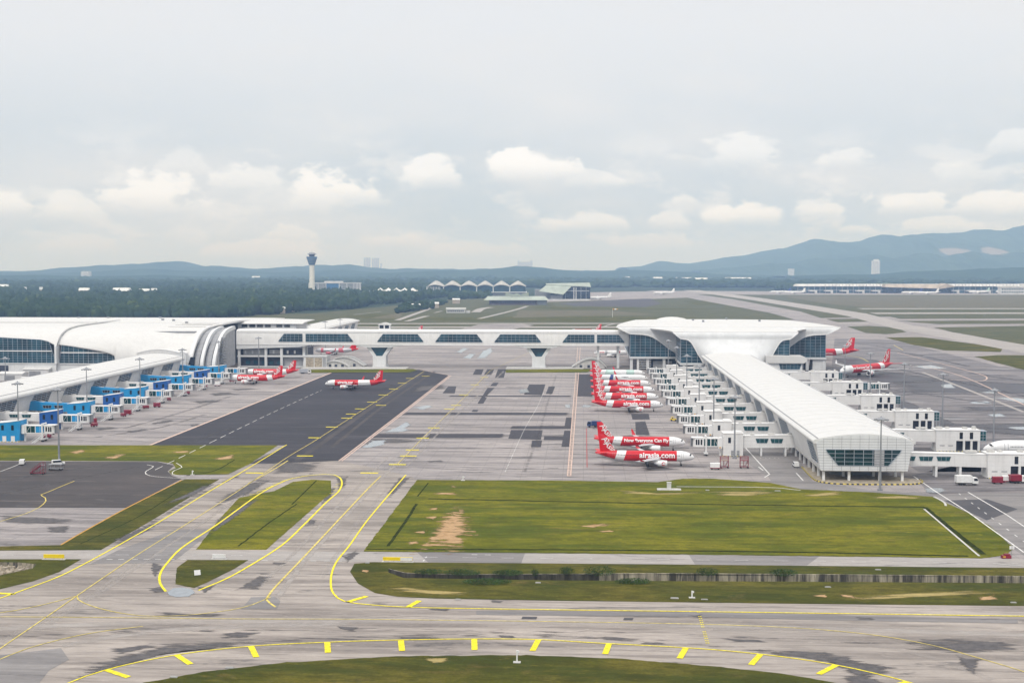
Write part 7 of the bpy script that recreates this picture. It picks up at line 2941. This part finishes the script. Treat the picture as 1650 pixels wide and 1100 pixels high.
def slab_block(label, px, wpx, ytop, d, m='block_white', nx=6, nz=12, dp=18, cat='tower block', group=None, steps_=()):
    q = D(px, 460, d)
    k = d / FPX
    h = CAM_H + (HOR - ytop) * k
    wv = wpx * k
    r = empty('tower_block', (q.x, d, 0), 0, label, cat, group)
    mb = MB()
    mb.box(-wv / 2, wv / 2, 0, dp, 0, h)
    for (a, b, e) in steps_:
        mb.box(-wv / 2 + wv * a, -wv / 2 + wv * b, 1, dp - 1, h, h + e)
    mb.build('wall', m, r)
    if nx:
        windows_grid(r, -wv / 2, wv / 2, 0, h * .3, h * .97, nx, nz, 'block_grey', .55, .5)
    return r


slab_block('white tall tower block standing alone before the right mountains', 1412, 11, 420, 7500, 'trim_white', 4, 16, 40, steps_=((.3, .8, 8),))
TB = 'hazy distant tower blocks'
slab_block('left one of two hazy twin tower blocks on the horizon', 591.5, 10, 415, 11000, 'block_white', 4, 14, 30, group=TB)
slab_block('right one of two hazy twin tower blocks on the horizon', 605, 11, 415.5, 11000, 'block_white', 4, 14, 30, group=TB)
slab_block('narrow hazy block right of the twin tower blocks', 614, 2.4, 424, 11000, 'block_white', 0, 0, 30, group=TB)
slab_block('hazy slab blocks standing on the dome shaped hill', 846, 24, 421.5, 13000, 'block_white', 9, 8, 30, group=TB, steps_=((0, .12, 14), (.84, 1, 14)))
slab_block('pale squat block at the foot of the left hills', 137.5, 14, 437, 8000, 'far_white', 5, 4, 40, group=TB)
slab_block('small pale block in front of the right mountains', 1275, 9, 433, 9000, 'block_white', 4, 4, 30, group=TB)

HGp = 'low pale roofs scattered in the far woods'
roofs = [(30, 447, 100, 1.6), (172, 446, 5, 2), (200, 478, 14, 1.8), (195, 476, 26, 2.2), (135, 476, 16, 1.8), (232, 478, 16, 1.6), (248, 477, 9, 1.4), (66, 474, 5, 1.8), (40, 474, 5, 2), (4, 468, 16, 4),
         (325, 446, 12, 1.8), (400, 446, 22, 2.2), (412, 449, 12, 1.8), (425, 444, 26, 1.6), (545, 434, 12, 2.0), (650, 436, 14, 3), (652, 433, 8, 2), (445, 503, 26, 1.6), (470, 500, 18, 1.5), (560, 471, 10, 2),
         (700, 494, 14, 2.5), (735, 487, 12, 3), (620, 481, 8, 1.8), (670, 497, 14, 2.2),
         (1105, 452, 30, 1.6), (1130, 453, 20, 1.6), (1190, 452, 40, 2.0), (1252, 441, 50, 2.2), (1308, 443, 14, 3), (1380, 443, 80, 2.0), (1420, 441, 24, 1.6), (1478, 446, 30, 1.6), (1060, 451, 14, 1.6), (1010, 450, 10, 1.5), (896, 446, 16, 1.4)]
rp = None
for i, (px, py, wpx, hpx) in enumerate(roofs):
    dd = min(11500.0, CAM_H * FPX / (py + 2 - HOR))
    k = dd / FPX
    q = D(px, py, dd)
    if rp is None:
        rp = empty('low_building', label='low pale building with a flat roof among the far woods and fields', cat='building', group=HGp)
        mb = MB()
        mb.box(-.5, .5, 0, .4, 0, .72)
        mb.build('wall', 'far_tan', rp)
        mb = MB()
        mb.hexa([(-.53, -.05, .72), (.53, -.05, .72), (.53, .45, .72), (-.53, .45, .72)], [(-.5, .12, 1), (.5, .12, 1), (.5, .28, 1), (-.5, .28, 1)])
        mb.build('roof', 'trim_white', rp)
        c = rp
    else:
        c = copy_tree(rp)
    c.location = (q.x, dd, 0)
    hh = max(9.0, hpx * k) + (14 if dd > 2600 and py > 440 else 2)
    c.scale = (wpx * k, min(wpx * k, 60.0), hh)

# ================================================================== woods and hills
def tree_mass(name, regions, seed):
    """far woods: tens of thousands of lumpy crowns of different height and tone in one mesh"""
    rg = np.random.default_rng(seed)
    bm = bmesh.new()
    bmesh.ops.create_icosphere(bm, subdivisions=2, radius=1.0)
    bv = np.array([v.co[:] for v in bm.verts])
    bf = np.array([[v.index for v in f.verts] for f in bm.faces])
    bm.free()
    bm = bmesh.new()
    bmesh.ops.create_icosphere(bm, subdivisions=1, radius=1.0)
    sv = np.array([v.co[:] for v in bm.verts])
    sf = np.array([[v.index for v in f.verts] for f in bm.faces])
    bm.free()
    V, F, Cc = [], [], []
    off = 0
    for (poly, n, r0, r1, h0, h1, fine) in regions:
        base_v, base_f = (bv, bf) if fine else (sv, sf)
        xs = [p[0] for p in poly]
        ys = [p[1] for p in poly]
        cnt = 0
        tries = 0
        A = CAM_H * FPX
        d0, d1 = A / (max(ys) - HOR), A / (min(ys) - HOR)
        while cnt < n and tries < n * 12:
            tries += 1
            # even over the ground, a little denser near the viewer
            dd = d0 + (d1 - d0) * rg.random() ** 1.35
            px = rg.uniform(min(xs), max(xs))
            py = HOR + A / dd
            inside = False
            j = len(poly) - 1
            for i in range(len(poly)):
                if (poly[i][1] > py) != (poly[j][1] > py) and px < (poly[j][0] - poly[i][0]) * (py - poly[i][1]) / (poly[j][1] - poly[i][1]) + poly[i][0]:
                    inside = not inside
                j = i
            if not inside:
                continue
            cnt += 1
            x, y = (px - 825.0) / FPX * dd, dd
            s = .7 + .6 * noise.noise(Vector((x * .004, y * .004, 1.7))) * .9 + rg.normal() * .12
            g = max(.35, s)
            rad = rg.uniform(r0, r1) * (.8 + .3 * g)
            hh = rg.uniform(h0, h1) * (.55 + .6 * g)
            nv = base_v * (1 + rg.normal(0, .20, (len(base_v), 1)))
            th = rg.uniform(0, 6.28)
            c_, s_ = math.cos(th), math.sin(th)
            nx = nv[:, 0] * c_ - nv[:, 1] * s_
            ny = nv[:, 0] * s_ + nv[:, 1] * c_
            V.append(np.stack([nx * rad + x, ny * rad + y, nv[:, 2] * hh * .55 + hh * .52], 1))
            F.append(base_f + off)
            off += len(base_v)
            tone = np.clip(.5 + .35 * noise.noise(Vector((x * .006, y * .006, 9.1))) + rg.normal() * .22, 0, 1)
            Cc.append(np.full(len(base_v), tone))
    V = np.concatenate(V)
    F = np.concatenate(F)
    Cc = np.concatenate(Cc)
    me = bpy.data.meshes.new(name)
    me.vertices.add(len(V))
    me.vertices.foreach_set('co', V.ravel())
    me.loops.add(F.size)
    me.loops.foreach_set('vertex_index', F.ravel().astype(np.int32))
    me.polygons.add(len(F))
    me.polygons.foreach_set('loop_start', np.arange(0, F.size, 3, dtype=np.int32))
    me.polygons.foreach_set('loop_total', np.full(len(F), 3, dtype=np.int32))
    at_ = me.attributes.new('tone', 'FLOAT', 'POINT')
    at_.data.foreach_set('value', Cc.astype(np.float32))
    me.materials.append(MATS['woods'])
    me.update()
    me.validate()
    o = bpy.data.objects.new(name, me)
    COL.objects.link(o)
    o['kind'] = 'stuff'
    return o


def woods_mat():
    m = bpy.data.materials.new('woods')
    m.use_nodes = True
    t = m.node_tree
    b = t.nodes['Principled BSDF']
    N = NT(t)
    a = N.n('ShaderNodeAttribute', attribute_name='tone')
    co = N.n('ShaderNodeTexCoord').outputs['Object']
    c = N.mix(a.outputs['Fac'], (.013, .031, .012), (.044, .072, .022))
    c = N.mix(N.ramp(N.noise(co, .22, 5.0, .7), .35, .7, 0, .6), c, (.012, .026, .010))
    c = N.mix(N.ramp(a.outputs['Fac'], .90, 1.0, 0, .6), c, (.085, .115, .035))
    t.links.new(c, b.inputs['Base Color'])
    b.inputs['Roughness'].default_value = .95
    b.inputs['Specular IOR Level'].default_value = .05
    MATS['woods'] = m


woods_mat()
tree_mass('woods', [
    ([(-140, 520), (60, 518), (330, 513), (430, 508), (500, 500), (560, 499), (600, 492), (646, 489), (700, 481), (735, 476), (735, 472), (600, 473), (400, 466), (100, 464), (-160, 464)], 9000, 5, 9, 10, 19, True),
    ([(-160, 464), (100, 464), (400, 466), (600, 472), (680, 469), (760, 462), (760, 450), (-160, 448)], 5200, 12, 24, 12, 22, False),
    ([(724, 483), (790, 480), (786, 471), (740, 471)], 160, 5, 9, 8, 15, True),
    ([(640, 505), (700, 497), (720, 487), (690, 487), (650, 495)], 60, 4, 8, 6, 12, True),
    ([(860, 464), (1010, 463), (1280, 464), (1700, 458), (1760, 446), (760, 446), (780, 458)], 4500, 16, 32, 12, 22, False),
    ([(1250, 468), (1290, 468), (1288, 461), (1255, 461)], 60, 6, 10, 8, 16, True),
], 5)


def hills(name, d, prof, depth, m, seed, rough=.10, rows=14, cols=420, fine=0.0):
    """a range: crest heights along the profile, with spurs and gullies running down its near flank"""
    k = d / FPX
    xs = [(p[0] - 825) * k for p in prof]
    zs = [max(2.0, CAM_H + (HOR - p[1]) * k) for p in prof]
    mb = MB()
    rws = []
    for j in range(rows + 1):
        t = j / rows                              # 0 near foot, ~.6 crest, 1 back foot
        row = []
        for i in range(cols + 1):
            x = xs[0] + (xs[-1] - xs[0]) * i / cols
            z = float(np.interp(x, xs, zs))
            z *= 1 + .07 * noise.fractal(Vector((x / depth * 9, seed * 3, 1.0)), .9, 2.0, 5)
            n = noise.fractal(Vector((x / depth * 5, t * 2.2 + seed, seed)), .9, 2.0, 5)
            n2 = noise.fractal(Vector((x / depth * 22, t * 5 + seed, seed * 2)), .9, 2.0, 4)
            prof_t = math.sin(min(1.0, t / .62) * math.pi / 2) ** 1.25 if t <= .62 else max(0.0, math.cos((t - .62) / .38 * math.pi / 2))
            if t <= .62:
                zz = z * prof_t * (1 + rough * n * (1 - prof_t) * 3.0) + z * rough * .10 * n2 + fine * n2
            else:
                zz = z * prof_t
            row.append((x * (1 + 0.0 * t), d + depth * (t - .62) + depth * .05 * n, max(zz, -1.0)))
        rws.append(row)
    mb.loft(rws, close=False)
    o = mb.build(name, m, smooth=180)
    o['kind'] = 'structure'
    return o


def hill_mat(name, c0, c1, bare=None):
    m = bpy.data.materials.new(name)
    m.use_nodes = True
    t = m.node_tree
    b = t.nodes['Principled BSDF']
    N = NT(t)
    co = N.n('ShaderNodeTexCoord').outputs['Object']
    c = N.mix(N.ramp(N.noise(co, .0035, 7.0, .65), .35, .65), c0, c1)
    c = N.mix(N.ramp(N.noise(co, .02, 5.0, .7), .4, .75, 0, .5), c, tuple(x * .5 for x in c0))
    if bare:
        s = N.n('ShaderNodeSeparateXYZ')
        N.put(s.inputs[0], co)
        nz = N.noise(co, .0022, 7.0, .7)
        acc = None
        for (bx, bz, rx, rz_) in bare:
            dx = N.math('DIVIDE', N.math('SUBTRACT', s.outputs[0], bx), rx)
            dz = N.math('DIVIDE', N.math('SUBTRACT', s.outputs[2], bz), rz_)
            e = N.math('ADD', N.math('MULTIPLY', dx, dx), N.math('MULTIPLY', dz, dz))
            v = N.ramp(N.math('ADD', N.math('SUBTRACT', 1.0, e), N.math('MULTIPLY', N.math('SUBTRACT', nz, .5), 1.8)), .1, .6)
            acc = v if acc is None else N.math('MAXIMUM', acc, v)
        st = N.noise(N.scale(co, (.01, .01, .06)), 1.0, 4.0, .6)
        c = N.mix(N.math('MULTIPLY', acc, .8), c, N.mix(st, (.20, .17, .14), (.36, .31, .27)))
    t.links.new(c, b.inputs['Base Color'])
    b.inputs['Roughness'].default_value = 1.0
    b.inputs['Specular IOR Level'].default_value = .0
    MATS[name] = m


k = 12000 / FPX
hill_mat('mountain_forest', (.030, .060, .030), (.050, .085, .040), bare=[((1490 - 825) * k * .95, 75 + 22 * k, 26 * k, 7 * k), ((1553 - 825) * k * .95, 75 + 22 * k, 24 * k, 10 * k), ((1622 - 825) * k * .95, 75 + 20 * k, 18 * k, 8 * k)])
hill_mat('hill_forest', (.022, .046, .024), (.040, .070, .032))
hills('mountains', 12000, [(1000, 431), (1035, 429), (1062, 421), (1080, 424), (1110, 425), (1160, 417), (1200, 411), (1240, 404), (1272, 397), (1305, 386.5), (1330, 390), (1360, 391), (1390, 386), (1415, 377.5), (1450, 381), (1500, 380), (1540, 374),
                           (1575, 367), (1610, 371), (1650, 366), (1720, 374), (1850, 392), (2000, 410)], 3400, 'mountain_forest', 3.1, .42, 26, 620)
hills('hills', 9800, [(1120, 436), (1180, 431), (1230, 425), (1275, 424), (1310, 416), (1350, 419), (1395, 411), (1440, 415), (1480, 408), (1520, 414), (1560, 406), (1600, 411), (1650, 404), (1800, 414), (1950, 430)], 1500, 'mountain_forest', 6.6, .4, 18, 480, 4)
hills('hills', 10800, [(-250, 440), (-60, 437), (60, 436.5), (110, 434), (140, 431), (180, 427), (215, 425.5), (250, 426), (275, 421.5), (292, 421), (310, 427), (335, 430), (350, 428), (380, 431), (410, 433), (440, 431.5), (480, 429.5), (520, 426), (540, 428), (560, 425),
                       (590, 430), (625, 433), (680, 433), (740, 434), (800, 433), (880, 436), (960, 436), (1000, 434.5), (1060, 436), (1120, 436), (1300, 438), (1500, 439), (1900, 440)], 3000, 'hill_forest', 7.3, .5, 18, 620, 5)
hills('hills', 9000, [(-250, 446), (-100, 440), (20, 439), (80, 441), (150, 437.5), (215, 434), (240, 433), (290, 435), (330, 437), (390, 435.5), (440, 439), (500, 437), (560, 435), (610, 439), (680, 441), (760, 443)], 1500, 'hill_forest', 12.7, .5, 14, 520, 4)
hills('hills', 8500, [(540, 443), (620, 440), (700, 436), (760, 435), (800, 432.5), (822, 430), (846, 427.5), (868, 430), (890, 434), (930, 437.5), (975, 436.5), (1005, 434), (1040, 436), (1100, 438), (1150, 441), (1250, 444)], 1900, 'hill_forest', 1.9, .4, 14, 420, 3)
hills('hills', 7000, [(1260, 445), (1330, 443), (1400, 442), (1440, 440), (1470, 436.5), (1510, 436), (1560, 434), (1620, 431), (1700, 431), (1900, 436)], 1500, 'hill_forest', 5.2, .2, 14, 360, 3)
hills('hills', 7200, [(-300, 446), (-100, 444), (40, 443), (150, 445), (260, 443), (330, 446), (420, 448), (500, 447), (600, 446)], 1400, 'hill_forest', 9.4, .25, 12, 360, 3)

# ================================================================== haze
hz = bpy.data.meshes.new('haze')
bm = bmesh.new()
bmesh.ops.create_cube(bm, size=1.0)
X0, X1, Y0, Y1, Z0, Z1 = -24000, 24000, -1200, 24000, -5.0, 500.0
for v in bm.verts:
    v.co = Vector((X0 if v.co.x < 0 else X1, Y0 if v.co.y < 0 else Y1, Z0 if v.co.z < 0 else Z1))
bm.to_mesh(hz)
bm.free()
hm = bpy.data.materials.new('haze')
hm.use_nodes = True
hm.node_tree.nodes.clear()
pv_ = hm.node_tree.nodes.new('ShaderNodeVolumePrincipled')
oo = hm.node_tree.nodes.new('ShaderNodeOutputMaterial')
hm.node_tree.links.new(pv_.outputs[0], oo.inputs['Volume'])
pv_.inputs['Color'].default_value = (.40, .61, 1.0, 1)
pv_.inputs['Absorption Color'].default_value = (1, 1, 1, 1)
pv_.inputs['Density'].default_value = 1.0 / 8800.0
pv_.inputs['Anisotropy'].default_value = 0.1
hz.materials.append(hm)
ho = bpy.data.objects.new('haze', hz)
COL.objects.link(ho)
ho['kind'] = 'stuff'
